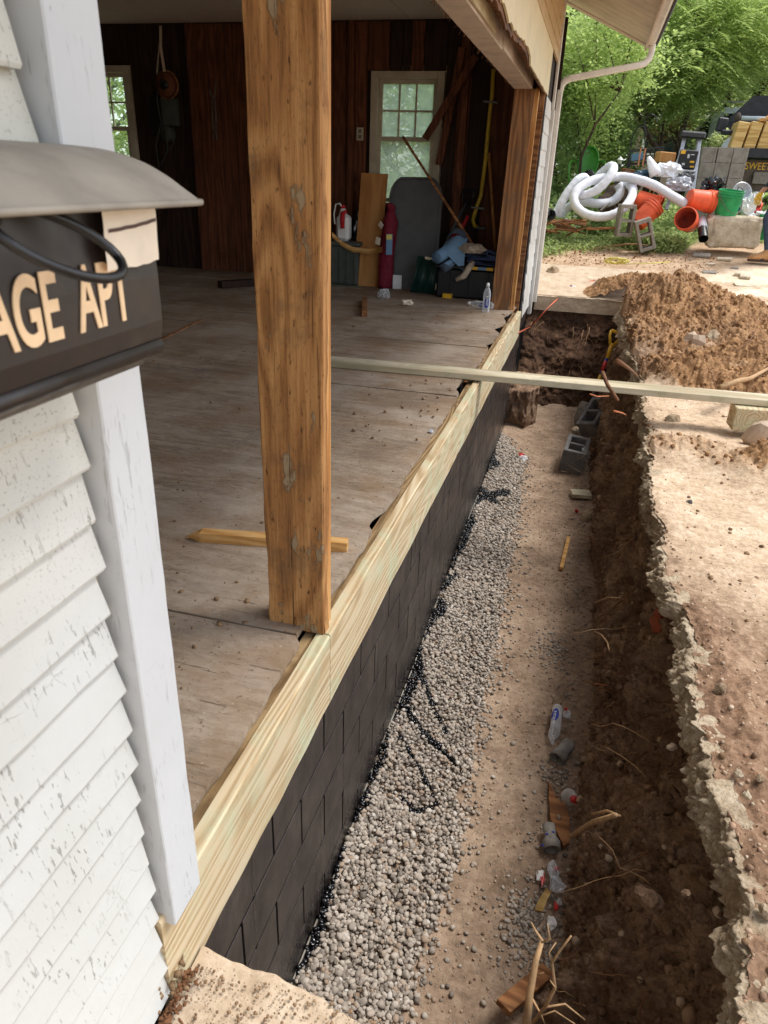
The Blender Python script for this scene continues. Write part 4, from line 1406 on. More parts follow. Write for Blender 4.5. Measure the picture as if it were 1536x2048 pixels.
def stones(name, n, y0, y1, smin, smax, sub, seed, xfun, mat, lift=.0, tarred=True, label=None):
    r = np.random.default_rng(seed)
    y = r.uniform(y0, y1, n); u = r.uniform(0, 1, n)
    lo, hi = xfun(y)
    x = lo + (hi - lo) * u
    s = r.uniform(smin, smax, n) * r.choice([.75, 1, 1, 1.25], n)
    z = floor_z(x, y) + s * r.uniform(.1, .75, n) + lift * r.uniform(0, 1, n)
    P = np.stack([x, y, z], -1)
    mi = tar_hit(P, seed).astype(int) if tarred else None
    return scatter(name, pebbles(sub, 6), P, s, [mat, M['tarwet']], None, 'stuff', mi, .5, seed)


def bed(y):
    n = vnoise(xyz(y * 7, 0, 0), 152)
    return np.full_like(y, WX + .008), np.interp(y, gy, gx) + .03 * n


stones('gravel', 6400, .75, 2.0, .0058, .0115, 2, 161, bed, M['gravel'], .02)
stones('gravel', 8500, 1.95, 3.8, .0065, .012, 1, 162, bed, M['gravel'], .02)
stones('gravel', 9000, 3.7, 6.6, .008, .013, 1, 163, bed, M['gravel'], .02)


def fringe(y):
    e = np.interp(y, gy, gx); r = np.random.default_rng(5).exponential(.06, len(y))
    return e - .01, e + .01 + r


stones('gravel', 1500, .8, 6.6, .007, .012, 1, 164, fringe, M['gravel'], 0)


def allfloor(y):
    return np.interp(y, gy, gx), B(y) + .03


stones('loose_pebbles', 2600, .75, 7.3, .002, .0065, 1, 165, allfloor, M['rubble'], 0, False)
stones('loose_pebbles', 420, .9, 6.6, .006, .011, 1, 166, lambda y: (B(y) - .20 + .0 * y, B(y) + .02), M['gravel'], 0, False)
r_ = np.random.default_rng(167)
for (cpx, cpy, rad_, n_) in ((1060, 1850, .085, 330), (1095, 1930, .05, 80), (1100, 1300, .10, 150), (1110, 1550, .06, 80)):
    c = PZ(cpx, cpy, FLOOR)
    P = np.stack([c.x + r_.normal(0, rad_ * .6, n_), c.y + r_.normal(0, rad_, n_)], -1)
    s = r_.uniform(.006, .0105, n_)
    scatter('loose_pebbles', pebbles(1, 5), np.column_stack([P, floor_z(P[:, 0], P[:, 1]) + s * .4]), s, M['gravel'], None, 'stuff', None, .5, n_)


def topscatter(name, n, mat, smin, smax, seed, dens, ymin=.6, ymax=9.2, smax_x=2.6, sub=1, basefn=shards, pw=1.0, smooth=False):
    r = np.random.default_rng(seed)
    y = ymin + (ymax - ymin) * r.uniform(0, 1, n) ** pw; s_ = r.uniform(.01, 1, n) ** 1.3 * smax_x
    x = T(y) + s_
    keep = r.uniform(0, 1, n) < dens(x, y)
    x, y = x[keep], y[keep]
    s = smin * (smax / smin) ** (r.uniform(0, 1, len(x)) ** 3.2)
    z = top_z(x, y) + s * .05
    return scatter(name, basefn(6), np.stack([x, y, z], -1), s, mat, None, 'stuff', None, math.pi, seed, False)


topscatter('clay_clods', 13000, M['clod'], .003, .022, 171, lambda x, y: clay(x, y) ** 1.2, 2.5, 9.0, 2.4)
topscatter('slab_rubble', 7000, M['rubble'], .0016, .009, 172, lambda x, y: rubbly(x, y) * .9 + .06, .75, 6.0, 1.1, pw=1.5)
topscatter('slab_crumbs', 2600, M['crumb'], .002, .012, 173, lambda x, y: .5 + 0 * x, .75, 7.5, 1.6, pw=1.3)

# crumbs on the near slab and the litter strip against the clapboards
r_ = np.random.default_rng(181)
n_ = 1500
x = r_.uniform(-.53, .1, n_); y = .74 - r_.exponential(.12, n_)
s = .0009 + .0032 * r_.uniform(0, 1, n_) ** 4
scatter('slab_crumbs', shards(6), np.stack([x, y, -.220 + s * .3], -1), s, M['crumb'], None, 'stuff', None, math.pi, 181)
n_ = 420
x = -.535 + np.abs(r_.normal(0, .010, n_)); y = r_.uniform(.35, .72, n_)
scatter('leaf_litter', shards(5), np.stack([x, y, -.216 + r_.uniform(0, .008, n_)], -1), np.stack([r_.uniform(.003, .008, n_), r_.uniform(.002, .005, n_), r_.uniform(.0008, .002, n_)], -1), M['rootdark'], None, 'stuff', None, .6, 182, False)
n_ = 46
x = r_.normal(-.545, .012, n_); y = r_.normal(.685, .022, n_)
scatter('clay_clods', shards(5), np.stack([x, y, -.215 + r_.uniform(0, .05, n_)], -1), r_.uniform(.002, .008, n_), M['crumb'], None, 'stuff', None, math.pi, 183, False)

# crumbs of earth on the garage floor
n_ = 2600
y = r_.uniform(.7, 7.8, n_); x = WX - .1 - r_.exponential(.7, n_)
keep = (x > -5) & ((fbm(xyz(x * 1.4, y * 1.4), 4, .6, 184) + r_.uniform(-.3, .4, n_)) > .02)
x, y = x[keep], y[keep]
s = .0012 + .0075 * r_.uniform(0, 1, len(x)) ** 6 * (1 + y * .12)
scatter('floor_crumbs', shards(6), np.stack([x, y, .002 + s * .2], -1), np.stack([s * 1.2, s, s * .6], -1), M['crumb'], None, 'stuff', None, .3, 185, False)

# soil lumps clinging to the bank and the end wall
bk = np.stack([bx2, np.broadcast_to(BANKY, bx2.shape), bz2], -1)
w_ = (tt_bank < .86) & (tt_bank > .02)
cand = bk[w_]
pick = r_.integers(0, len(cand), 9000)
n_ = len(pick)
s = .0025 + .013 * r_.uniform(0, 1, n_) ** 3
Pk = cand[pick] + r_.normal(0, .003, (n_, 3)) - np.array([.35, 0, -.2]) * s[:, None]
scatter('soil_lumps', shards(6), Pk, s, M['bank'], None, 'stuff', None, math.pi, 186, False)
pick = r_.integers(0, len(cand), 260)
s = .008 + .016 * r_.uniform(0, 1, 260) ** 2
scatter('bank_stones', shards(6), cand[pick] - np.array([.2, 0, 0]) * s[:, None], s, M['rubble'], None, 'stuff', None, math.pi, 187, False)

# ================================================================== ROOTS
def rootpts(a, b_, n=9, wob=.03, sag=0.0, seed=0):
    r = random.Random(seed); a, b_ = Vector(a), Vector(b_)
    out = []; o = Vector((0, 0, 0))
    for i in range(n):
        t = i / (n - 1)
        o = o + Vector((r.uniform(-1, 1), r.uniform(-1, 1), r.uniform(-1, 1))) * wob * .35
        out.append(a.lerp(b_, t) + o * math.sin(math.pi * min(1, t * 1.3)) - Vector((0, 0, sag * math.sin(math.pi * t))))
    return out


ROOTN = [0]


def root(pts, r0, r1, mat='root', label=None, group='thin roots poking out of the trench bank'):
    n = len(pts)
    o = MB().tube(pts, [r0 + (r1 - r0) * i / (n - 1) for i in range(n)], 6).build('root', M[mat], None, True)
    tag(o, label or 'thin dry root poking out of the dark trench bank', 'root', None if label else group)
    return o


# pale forked root standing up at the near end
rt = thing('dead_root', 'pale forked dead root standing up at the near end of the trench', 'root', PY(1065, 2040, .95))
a = [PY(1052, 2060, .90), PY(1060, 1985, .94), PY(1072, 1920, .97), PY(1085, 1880, 1.0)]
MB().tube(a, [.009, .0075, .0065, .004], 8).build('root_stem', M['root'], rt, True)
for i, (pl, r0) in enumerate((([(1085, 1882), (1070, 1860), (1063, 1845)], .003), ([(1084, 1884), (1100, 1878), (1095, 1850)], .003), ([(1062, 2050), (1090, 2015), (1110, 1975), (1104, 1925), (1122, 1898), (1142, 1872)], .0045),
                             ([(1104, 1925), (1098, 1905), (1112, 1885)], .002), ([(1110, 1975), (1100, 1960)], .002), ([(1090, 2015), (1130, 2008), (1170, 2040)], .003), ([(1072, 2036), (1110, 2022), (1150, 2048)], .0025),
                             ([(1070, 1950), (1088, 1945)], .002), ([(1060, 1990), (1082, 2030), (1090, 2050)], .003))):
    pts = [PY(px_, py_, .97 + .012 * math.sin(k * 2 + i)) for k, (px_, py_) in enumerate(pl)]
    MB().tube(pts, [r0 * (1 - .6 * k / (len(pts) - 1)) for k in range(len(pts))], 6).build('root_branch', M['root'], rt, True)

# roots with places one can name
root([PX(1142, 1672, .24), PX(1185, 1645, .27), PX(1232, 1630, .31)], .010, .007, 'root', 'thick broken root stub jutting out of the bank near the rusty board scrap')
root([PX(1185, 1628, .27), PX(1215, 1622, .30), PX(1240, 1632, .33)], .005, .004, 'root', 'thin root branch running along the top of the thick root stub')
root([PX(1205, 745, .12), PX(1215, 770, .14), PX(1235, 800, .17)], .008, .006, 'rootdark', 'stubby root crossing behind the grey bridging plank')
root([PX(1235, 722, .13), PX(1255, 735, .2), PX(1275, 752, .27)], .008, .005, 'rootdark', 'pale cut root end beside the yellow shovel handle')
root([PX(1180, 788, .1), PX(1195, 793, .14), PX(1218, 792, .2)], .0035, .002, 'rootorange', 'bright orange root curling just below the bridging plank')
root([PX(1228, 822, .18), PX(1245, 826, .24), PX(1252, 830, .28)], .0045, .002, 'rootorange', 'short orange root above the leaning concrete block')
root([PX(1180, 1366, .30), PX(1212, 1370, .33)], .0035, .002, 'rootorange', 'short orange root stub low on the dark bank beside the stone patch')
root([PX(1188, 1262, .30), PX(1203, 1270, .3), PX(1215, 1285, .31), PX(1218, 1300, .31)], .005, .003, 'root', 'pale hooked root end halfway along the bank')
root([PX(1190, 1205, .30), PX(1215, 1195, .33), PX(1235, 1196, .35)], .005, .003, 'root', 'pale straight root pointing left out of the dark bank')
for k in range(120):
    y = .95 + 6.6 * (k / 120) ** 1.2; r = random.Random(k + 500)
    u = r.uniform(.1, .75); t_, b_ = float(T(y)), float(B(y))
    base = Vector((b_ + (t_ - b_) * u + .03, y, FLOOR + .1 + u * .62))
    L = r.uniform(.05, .22) * (1 + .12 * y)
    tip = base + Vector((-r.uniform(.3, 1) * L, r.uniform(-.7, .7) * L, r.uniform(-.8, .3) * L))
    root(rootpts(base, tip, 8, L * .18, 0, k), r.uniform(.0012, .0032), .0006, r.choice(['root', 'rootdark', 'rootdark']))
for k in range(46):
    r = random.Random(k + 900)
    x = r.uniform(-.5, .4); z = r.uniform(-.9, -.25); y = 7.72 + (z + 1.1) * .75
    base = Vector((x, y + .04, z)); L = r.uniform(.12, .38)
    tip = base + Vector((r.uniform(-.5, .5) * L, -.10 - r.uniform(0, .12), -r.uniform(.2, .9) * L))
    root(rootpts(base, tip, 8, L * .16, 0, k + 60), r.uniform(.002, .004), .0012, r.choice(['root', 'rootdark']), None, 'thin roots hanging from the far end of the trench') ['label'] = 'thin root hanging from the dark far end of the trench'

# ================================================================== MAILBOX
mx0 = -.535
mbx = thing('mailbox', 'black wall mailbox with dusty grey domed lid lettered in cream', 'mailbox', (-.48, .47, 1.0))
yl, yr = .20, .672
prof = [(mx0, 1.14), (-.432, 1.138), (-.425, 1.128), (-.421, 1.05), (-.421, 1.005), (-.424, .987), (-.432, .977), (-.446, .972), (mx0, .968)]
n = len(prof)
MB().prism(prof, yr - yl, basis((1, 0, 0), (0, 0, 1), (0, -1, 0), (0, yr, 0))).build('box', M['mailblack'], mbx, False)
# rolled bottom rim
MB().tube([(-.431, yl, .978), (-.431, yr, .978)], .009, 10).build('bottom_roll', M['mailblack'], mbx, True)
MB().tube([(-.447, yl, .963), (-.447, yr - .01, .963)], .006, 10).build('drip_edge', M['steel'], mbx, True)
lid = [(-.545, 1.168), (-.51, 1.1665), (-.475, 1.163), (-.441, 1.1545), (-.415, 1.143), (-.395, 1.131), (-.378, 1.1205)]
lid_s = []
for i in range(len(lid) - 1):
    p0, p1, p2, p3 = lid[max(i - 1, 0)], lid[i], lid[i + 1], lid[min(i + 2, len(lid) - 1)]
    for k in range(6):
        t = k / 6
        lid_s.append(tuple(.5 * ((2 * p1[c]) + (p2[c] - p0[c]) * t + (2 * p0[c] - 5 * p1[c] + 4 * p2[c] - p3[c]) * t * t + (3 * p1[c] - p0[c] - 3 * p2[c] + p3[c]) * t ** 3) for c in (0, 1)))
lid = lid_s + [lid[-1]]
lo = [(x - .002, z - .0045) for x, z in lid][::-1]
MB().prism(lid + lo, .53, basis((1, 0, 0), (0, 0, 1), (0, -1, 0), (0, .694, 0))).build('lid', M['lidgrey'], mbx, False)
MB().tube([(-.3775, .165, 1.1195), (-.3775, .693, 1.1195)], .0032, 8).build('lid_hem', M['lidgrey'], mbx, True)
for yy in (.175, .688):
    MB().prism([(x, z - .005) for x, z in lid] + [(-.545, 1.13)], .003, basis((1, 0, 0), (0, 0, 1), (0, -1, 0), (0, yy - .02, 0))).build('lid_end', M['mailblack'], mbx)
fc = -.4205
V, F = text_mesh('GARAGE APT', .077, .0006, .565, .0016, 1.9)
Mt = basis((0, 1, 0), (0, 0, 1), (1, 0, 0), (fc + .0006, .482, 1.040))
MB().add(V, F, 0, Mt).build('lettering', M['letter'], mbx)
# folded paper slip held under the lid
pw0, pw1 = .578, .666


def slip(u, v):
    z = 1.134 - .068 * v
    return (fc + .004 + .006 * math.sin(v * 2.6) + .002 * math.sin(u * 5), pw0 + (pw1 - pw0) * u + .002 * math.sin(v * 7), z - .004 * (1 - u) * v + .0005 * math.sin(u * 22) * v + .0012 * math.sin(u * 5 + 1) * v)


pn = thing('paper_note', 'folded white paper slip tucked under the mailbox lid with a brown line', 'paper', (fc, .626, 1.07))
MB().cloth(slip, 14, 16).build('sheet', M['paper'], pn, True)
MB().cloth(lambda u, v: tuple(np.array(slip(.06 + u * .92, 0.50 + .045 * v - .07 * u)) + np.array([.0007, 0, 0])), 10, 2).build('pen_line', M['ink'], pn)
# newspaper ring
ring_c = PX(122, 487, -.39)
pts = []
for k in range(30):
    a = 2 * math.pi * k / 30
    pts.append(ring_c + Vector((.012, .056, -.017)) * math.cos(a) + Vector((-.018, .008, .021)) * math.sin(a))
rg = MB().tube(pts, .0042, 10, 0, False, True).build('newspaper_ring', M['blackmetal'], mbx, True)
MB().tube([(-.424, .455, 1.112), (-.41, .452, 1.112), ring_c + Vector((-.013, -.056, .017))], .005, 8).build('ring_bracket', M['blackmetal'], mbx, True)

# ================================================================== PLANK, STAKE, SCRAPS
a, b_ = PY(640, 733, 4.44), Vector((1.62, 4.50, .03)); a.z = .018
o = MB().beam((-1.62, 4.41, .022), (1.75, 4.54, .022), .150, .040, (0, 0, 1), .004).build('plank', M['plank'])
tag(o, 'long grey weathered plank bridging the trench from floor to muddy slab', 'plank')
o = MB().box((1.24, 4.46, -.07), (.56, .15, .135), (0, 0, .06), .004).build('timber_block', M['rim'])
tag(o, 'short pale timber block under the right end of the bridging plank', 'block')
mb = MB(); mb.rock((1.06, 4.20, -.09), (.085, .06, .06), 3, 2, .3)
tag(mb.build('stone', M['rubble']), 'dark brown angular stone in front of the pale timber block', 'stone')
s0, s1 = PZ(372, 1078, .0), PZ(695, 1100, .0)
stk = MB()
d = (s1 - s0).normalized(); L = (s1 - s0).length; sx_ = Vector((-d.y, d.x, 0)); up = Vector((0, 0, 1))
w, h_ = .021, .034
V = []
for (t, k) in ((.10 * L, 1), (L, 1)):
    for (a_, c_) in ((-1, 0), (1, 0), (1, 1), (-1, 1)): V.append(s0 + d * t + sx_ * a_ * w + up * (.002 + c_ * h_))
V.append(s0 + up * .010)
stk.add(V, [(0, 1, 5, 4), (1, 2, 6, 5), (2, 3, 7, 6), (3, 0, 4, 7), (4, 5, 6, 7), (1, 0, 8), (2, 1, 8), (3, 2, 8), (0, 3, 8)])
tag(stk.build('wooden_stake', M['fresh']), 'pointed new pine stake lying on the floor behind the post', 'stake')


def scrap(name, p1, p2, z, w, t, mat, label, cat='scrap', zend=None, bev=.002):
    a, b_ = PZ(*p1, z), PZ(*p2, z if zend is None else zend)
    o = MB().beam(a + Vector((0, 0, t / 2)), b_ + Vector((0, 0, t / 2)), w, t, (0, 0, 1), bev).build(name, M[mat])
    return tag(o, label, cat)


scrap('wood_scrap', (1137, 1078), (1122, 1140), FLOOR + .012, .026, .02, 'fresh', 'small pale offcut lying on the trench dirt', 'offcut')
scrap('board_scrap', (1142, 990), (1180, 992), FLOOR + .02, .12, .03, 'plank', 'grey board offcut lying against the foot of the bank', 'offcut')
scrap('wood_scrap', (729, 604), (729, 634), 0, .05, .05, 'splint', 'small splintered wood block standing on the far floor', 'offcut')
scrap('dark_log', (440, 576), (508, 571), .0, .10, .07, 'darkboard', 'dark charred board lying on the floor left of the post', 'board')
scrap('batten', (285, 698), (402, 641), .0, .022, .010, 'splint', 'thin brown batten lying on the floor right of the mailbox', 'batten')
scrap('rusty_board', (1005, 2020), (1095, 1945), FLOOR + .10, .05, .02, 'splint', 'rough brown board leaning at the near end of the trench', 'board', FLOOR + .02)
# rusty shard of board
P1 = [PZ(*p, FLOOR + .012) for p in ((1097, 1565), (1112, 1600), (1124, 1612), (1126, 1600), (1138, 1640), (1138, 1690), (1126, 1697), (1100, 1640), (1097, 1600))]
mb = MB(); n = len(P1)
mb.add([p for p in P1] + [p + Vector((0, 0, .014)) for p in P1], [tuple(range(n)), tuple(range(n, 2 * n))[::-1]] + [(i, (i + 1) % n, n + (i + 1) % n, n + i) for i in range(n)])
tag(mb.build('board_shard', M['splint']), 'jagged reddish board shard beside the upright grey pipe piece', 'shard')
mb = MB().rock(PZ(1117, 1634, FLOOR + .03), (.012, .009, .008), 4, 2)
tag(mb.build('pebble', M['gravel']), 'single pebble resting on the jagged red board shard', 'pebble')

# ------------------------------------------------------------------ bottles
def bottle(name, label, cat='bottle', crushed=0.0, cap='white', L=.27, R=.034, text=True, group=None):
    t = thing(name, label, cat, (0, 0, 0), group)
    pr = [(.001, 0), (R * .75, 0), (R * .95, .006), (R, .016), (R, L * .10), (R * .97, L * .12), (R, L * .14), (R, L * .62), (R * .95, L * .68), (R * .75, L * .76), (R * .5, L * .83), (R * .42, L * .86), (R * .42, L * .90)]
    b = MB().lathe(pr, 20)
    if crushed:
        for v in b.v:
            k = crushed * math.sin(v.z * 48) * math.cos(v.z * 23 + 1)
            v.x *= .72 + k * .6; v.y *= 1.05 - k * .3; v.x += .004 * math.sin(v.z * 70)
    b.build('bottle_body', M['clear'], t, True)
    if cap:
        MB().lathe([(.001, L), (R * .30, L), (R * .42, L * .975), (R * .45, L * .93), (R * .46, L * .885), (.001, L * .885)], 14).build('cap', M[cap], t, True)
    if text:
        # blue oval and lettering wrapped on the front (towards -y)
        V = []; F = []
        RL = R + (.006 if crushed else .0008)
        def wrap(a, z, rr): return (rr * math.sin(a), -rr * math.cos(a), z)
        kx = .72 if crushed else 1
        nn = 20
        V.append(wrap(0, L * .34, RL))
        for k in range(nn):
            a = 2 * math.pi * k / nn
            V.append(wrap(.62 * math.sin(a), L * .34 + L * .17 * math.cos(a), RL))
        for k in range(nn): F.append((0, 1 + k, 1 + (k + 1) % nn))
        MB().add([(v[0] * kx, v[1], v[2]) for v in V], F).build('blue_label', M['bluelabel'], t)
        TV, TF = text_mesh('smart', R * .92, 0.0, 1.0)
        TV2 = []
        for (x, y, z) in TV:
            p = wrap(-y / R, L * .42 + x * 1.25, RL + .0008); TV2.append((p[0] * kx, p[1], p[2]))
        MB().add(TV2, TF).build('lettering', M['white'], t)
    return t


b1 = bottle('water_bottle', 'clear water bottle with white cap standing upright beside the far post')
place(b1, PZ(971, 625, 0), (0, 0, rad(10)))
b2 = bottle('water_bottle', 'clear water bottle lying on its side left of the standing one')
p, q = PZ(985, 620, 0), PZ(924, 612, 0)
place(b2, p + Vector((0, .0, .036)), (0, rad(-90), rad(2)))
b2.rotation_euler = Euler((0, rad(-90), math.atan2(q.y - p.y, q.x - p.x) + math.pi)).to_quaternion().to_euler()
a, c = PZ(1117, 1418, FLOOR + .03), PZ(1103, 1488, FLOOR + .03)
zz = (c - a).normalized(); yy_ = Vector((.25, 0, -1)); yy_ = (yy_ - zz * yy_.dot(zz)).normalized(); xx_ = yy_.cross(zz)
b3 = bottle('water_bottle', 'crushed clear water bottle lying on the trench floor touching a grey pipe piece', 'bottle', .16, None, .26)
b3.matrix_world = basis(xx_, yy_, zz, a)
# bottle neck with red cap
t = thing('cut_bottle', 'cut clear bottle top with red cap lying at the foot of the bank', 'bottle', PZ(1137, 1594, FLOOR))
MB().lathe([(.034, 0), (.034, .012), (.028, .03), (.016, .045), (.014, .055)], 18, 0, Matrix.Translation(PZ(1137, 1594, FLOOR + .022)) @ Euler((rad(52), rad(12), .3)).to_matrix().to_4x4()).build('bottle_shoulder', M['clear'], t, True)
MB().lathe([(.001, .062), (.015, .062), (.016, .045), (.001, .045)], 14, 0, Matrix.Translation(PZ(1137, 1594, FLOOR + .022)) @ Euler((rad(52), rad(12), .3)).to_matrix().to_4x4()).build('cap', M['pink'], t, True)


def pipe_piece(name, base, tip, r0, r1, label):
    t = thing(name, label, 'pipe', base)
    d = (Vector(tip) - Vector(base)); Lh = d.length
    q = d.to_track_quat('Z', 'Y').to_matrix().to_4x4()
    mb = MB().lathe([(r0, 0), (r0 * 1.02, Lh * .1), (r0 * .98, Lh * .5), (r1 * 1.03, Lh * .7), (r1, Lh), (r1 * .84, Lh), (r1 * .84, Lh * .7), (r0 * .85, Lh * .3), (r0 * .85, 0), (r0, 0)], 22, 0, Matrix.Translation(base) @ q, .02)
    mb.build('pipe_wall', M['cupgrey'], t, True)
    return t


pipe_piece('pipe_piece', PZ(1138, 1488, FLOOR + .04), PZ(1112, 1518, FLOOR + .03), .030, .034, 'mortar crusted grey pipe piece lying open beside the crushed bottle')
t = pipe_piece('pipe_piece', PZ(1097, 1650, FLOOR + .05), PZ(1104, 1700, FLOOR + .03), .024, .034, 'torn grey pipe piece with blue marks lying beside the jagged board shard')
for (px_, py_) in ((1094, 1668), (1106, 1664), (1085, 1690)):
    p = PZ(px_, py_, FLOOR + .088 if px_ > 1090 else FLOOR + .06)
    MB().box(p, (.012, .006, .003), (.2, .3, .4), .0008).build('blue_mark', M['bluelabel'], t)


def crumple(name, c, r, mat, seed, label, cat='plastic', flat=.45, parent=None, sub=3, sharp=.9):
    V, F = ICO[sub]
    n = np.abs(fbm(V * 1.6 + seed, 3, .6, seed)) * sharp + .28 * fbm(V * 4 + seed, 2, .5, seed + 1)
    V2 = V * (.62 + n)[:, None] * np.asarray(r)
    V2[:, 2] = np.maximum(V2[:, 2], -np.asarray(r)[2] * .5)
    mb = MB(); mb.add([tuple(p) for p in V2 + np.asarray(c)], [tuple(f) for f in F])
    o = mb.build(name, mat if not isinstance(mat, str) else M[mat], parent, False)
    if label: tag(o, label, cat)
    return o


t = thing('crumpled_wrapper', 'crumpled clear and red plastic wrapper on the trench pebbles', 'wrapper', PZ(1095, 1755, FLOOR))
for i, (px_, py_, rx, ry, rz, mt) in enumerate(((1105, 1740, .030, .04, .02, 'clear'), (1115, 1770, .035, .035, .018, 'clear'), (1080, 1750, .018, .03, .016, 'white'), (1085, 1757, .010, .032, .012, 'pink'), (1112, 1738, .012, .012, .012, 'pink'))):
    crumple('wrapper_fold', PZ(px_, py_, FLOOR + .02), (rx, ry, rz), mt, i + 31, None, parent=t, sub=2)
t = thing('crumpled_wrapper', 'small white and pink plastic scrap near the pale forked root', 'wrapper', PZ(1105, 1840, FLOOR))
crumple('wrapper_fold', PZ(1103, 1845, FLOOR + .02), (.022, .03, .014), 'white', 41, None, parent=t, sub=2)
crumple('wrapper_fold', PZ(1112, 1812, FLOOR + .02), (.010, .022, .010), 'pink', 42, None, parent=t, sub=2)
crumple('wrapper_fold', PZ(1118, 1805, FLOOR + .02), (.014, .018, .012), 'clear', 43, None, parent=t, sub=2)
t = thing('crumpled_wrapper', 'red and clear bottle scrap above the crushed water bottle', 'wrapper', PZ(1132, 1425, FLOOR))
crumple('wrapper_fold', PZ(1134, 1428, FLOOR + .02), (.024, .03, .018), 'clear', 44, None, parent=t, sub=2)
crumple('wrapper_fold', PZ(1132, 1418, FLOOR + .035), (.010, .012, .010), 'pink', 45, None, parent=t, sub=2)
t = thing('bottle_scrap', 'small clear bottle scrap with red label at the far edge of the gravel', 'wrapper', PZ(1045, 913, FLOOR))
crumple('wrapper_fold', PZ(1047, 916, FLOOR + .03), (.05, .07, .035), 'clear', 46, None, parent=t, sub=2)
crumple('wrapper_fold', PZ(1043, 909, FLOOR + .05), (.035, .03, .02), 'pink', 47, None, parent=t, sub=2)
P1 = [PZ(*p, FLOOR + .012) for p in ((1092, 1778), (1102, 1786), (1094, 1802), (1085, 1825), (1069, 1822), (1075, 1805))]
mb = MB(); n = len(P1)
mb.add(P1 + [p + Vector((0, 0, .006)) for p in P1], [tuple(range(n)), tuple(range(n, 2 * n))[::-1]] + [(i, (i + 1) % n, n + (i + 1) % n, n + i) for i in range(n)])
tag(mb.build('foam_scrap', M['pallet_lumber']), 'torn yellow foam scrap lying on the dark pebbles', 'scrap')
mb = MB().rock(PZ(1153, 1022, FLOOR + .02), (.018, .014, .01), 6, 2)
tag(mb.build('litter_scrap', M['red']), 'small red cap on the dirt below the grey board offcut', 'cap')
mb = MB().rock(PZ(1174, 1034, FLOOR + .03), (.055, .04, .03), 7, 3, .3)
tag(mb.build('stone', M['slabedge']), 'pale grey stone at the foot of the bank near the red cap', 'stone')
M['brick'] = plain('red_brick', S(150, 74, 48), .9, .2, 30)
# rocks set in the bank and lying on the slab
for (fn, px_, py_, pv, sz, sd_, mt, lb) in (
        (PX, 1302, 1790, .40, (.024, .03, .04), 11, 'bank', 'flat brown stone set in the bank near the bottom right'),
        (PX, 1322, 1238, .50, (.05, .06, .03), 12, 'red_brick', 'red brick fragment sticking out of the dark hollow under the slab'),
        (PX, 1372, 1785, .44, (.010, .012, .010), 13, 'bank', 'pinkish brick chip in the bank under the pale slab edge'),
        (PX, 1345, 1490, .45, (.012, .016, .018), 16, 'rubble', 'small reddish stone high on the bank below the slab lip'),
        (PZ, 1440, 1376, -.19, (.024, .02, .014), 21, 'slabedge', 'pale angular stone alone on the slab at the right'),
        (PZ, 1478, 1545, -.195, (.015, .013, .011), 22, 'slabedge', 'pale pebble pair on the muddy slab near the edge'),
        (PZ, 1520, 1555, -.195, (.014, .012, .012), 23, 'slabedge', 'pale round pebble near the right edge of the photo'),
        (PZ, 1494, 1588, -.20, (.018, .015, .011), 24, 'slabedge', 'pale flat pebble just below the pebble pair'),
        (PZ, 1500, 1800, -.20, (.016, .02, .012), 25, 'slabedge', 'pale stone close to the broken lip at bottom right'),
        (PZ, 1530, 1820, -.20, (.02, .02, .012), 26, 'slabedge', 'pale flat stone at the bottom right border'),
        (PZ, 1346, 836, -.16, (.055, .05, .035), 27, 'slabedge', 'pale stone just in front of the plank on the slab edge'),
        (PZ, 1366, 919, -.19, (.035, .03, .014), 28, 'slabedge', 'flat whitish stone on the smooth slab near a green leaf'),
        (PZ, 1378, 1006, -.20, (.025, .016, .012), 29, 'cmudusk', 'small grey pebble casting a shadow on the smooth slab'),
        (PZ, 1388, 680, .02, (.11, .09, .085), 30, 'rubble', 'big reddish orange stone at the foot of the clay heap'),
        (PZ, 1340, 655, .03, (.09, .07, .07), 31, 'clod', 'clay boulder left of the reddish stone'),
        (PZ, 1428, 672, .02, (.08, .06, .045), 32, 'slabedge', 'pale flat stone right of the reddish stone'),
        (PZ, 1468, 690, .0, (.09, .08, .07), 33, 'clod', 'dark clay lump beside a twig at the right'),
        (PZ, 1395, 745, -.06, (.12, .11, .10), 34, 'clod', 'large clay lump on the slab just beyond the plank'),
        (PZ, 1107, 540, .15, (.11, .09, .08), 35, 'slabedge', 'square stone at the corner of the far walk by the weeds')):
    if mt == 'red_brick': mt = 'brick'
    sz = tuple(q * (.78 if fn is PZ and py_ > 1200 else .9) for q in sz)
    o = MB().rock(fn(px_, py_, pv) - Vector((0, 0, sz[2] * .35)), sz, sd_, 2, .75).build('stone', M[mt])
    tag(o, lb, 'stone')
o = MB().cloth(lambda u, v: (lambda p: (p.x + (u - .5) * .045, p.y + (v - .5) * .05, p.z + .01 * math.sin(u * 3)))(PZ(1346, 908, -.185)), 4, 4).build('leaf', M['leaf_mid'])
tag(o, 'single bright green leaf on the muddy slab', 'leaf')
root([PZ(1440, 776, .0), PZ(1475, 762, .0), PZ(1500, 757, .0), PZ(1540, 735, .0)], .022, .012, 'root', 'thick pale root lying on the slab at the right beyond the plank')
root([PZ(1440, 740, .0), PZ(1425, 755, -.04), PZ(1432, 775, -.08), PZ(1448, 790, -.1)], .004, .003, 'rootdark', 'thin dark wire root curling down beyond the plank')
root([PZ(1472, 705, .08), PZ(1500, 680, .1), PZ(1512, 660, .14)], .006, .003, 'rootdark', 'dark twig sticking out of the clay heap at the right')

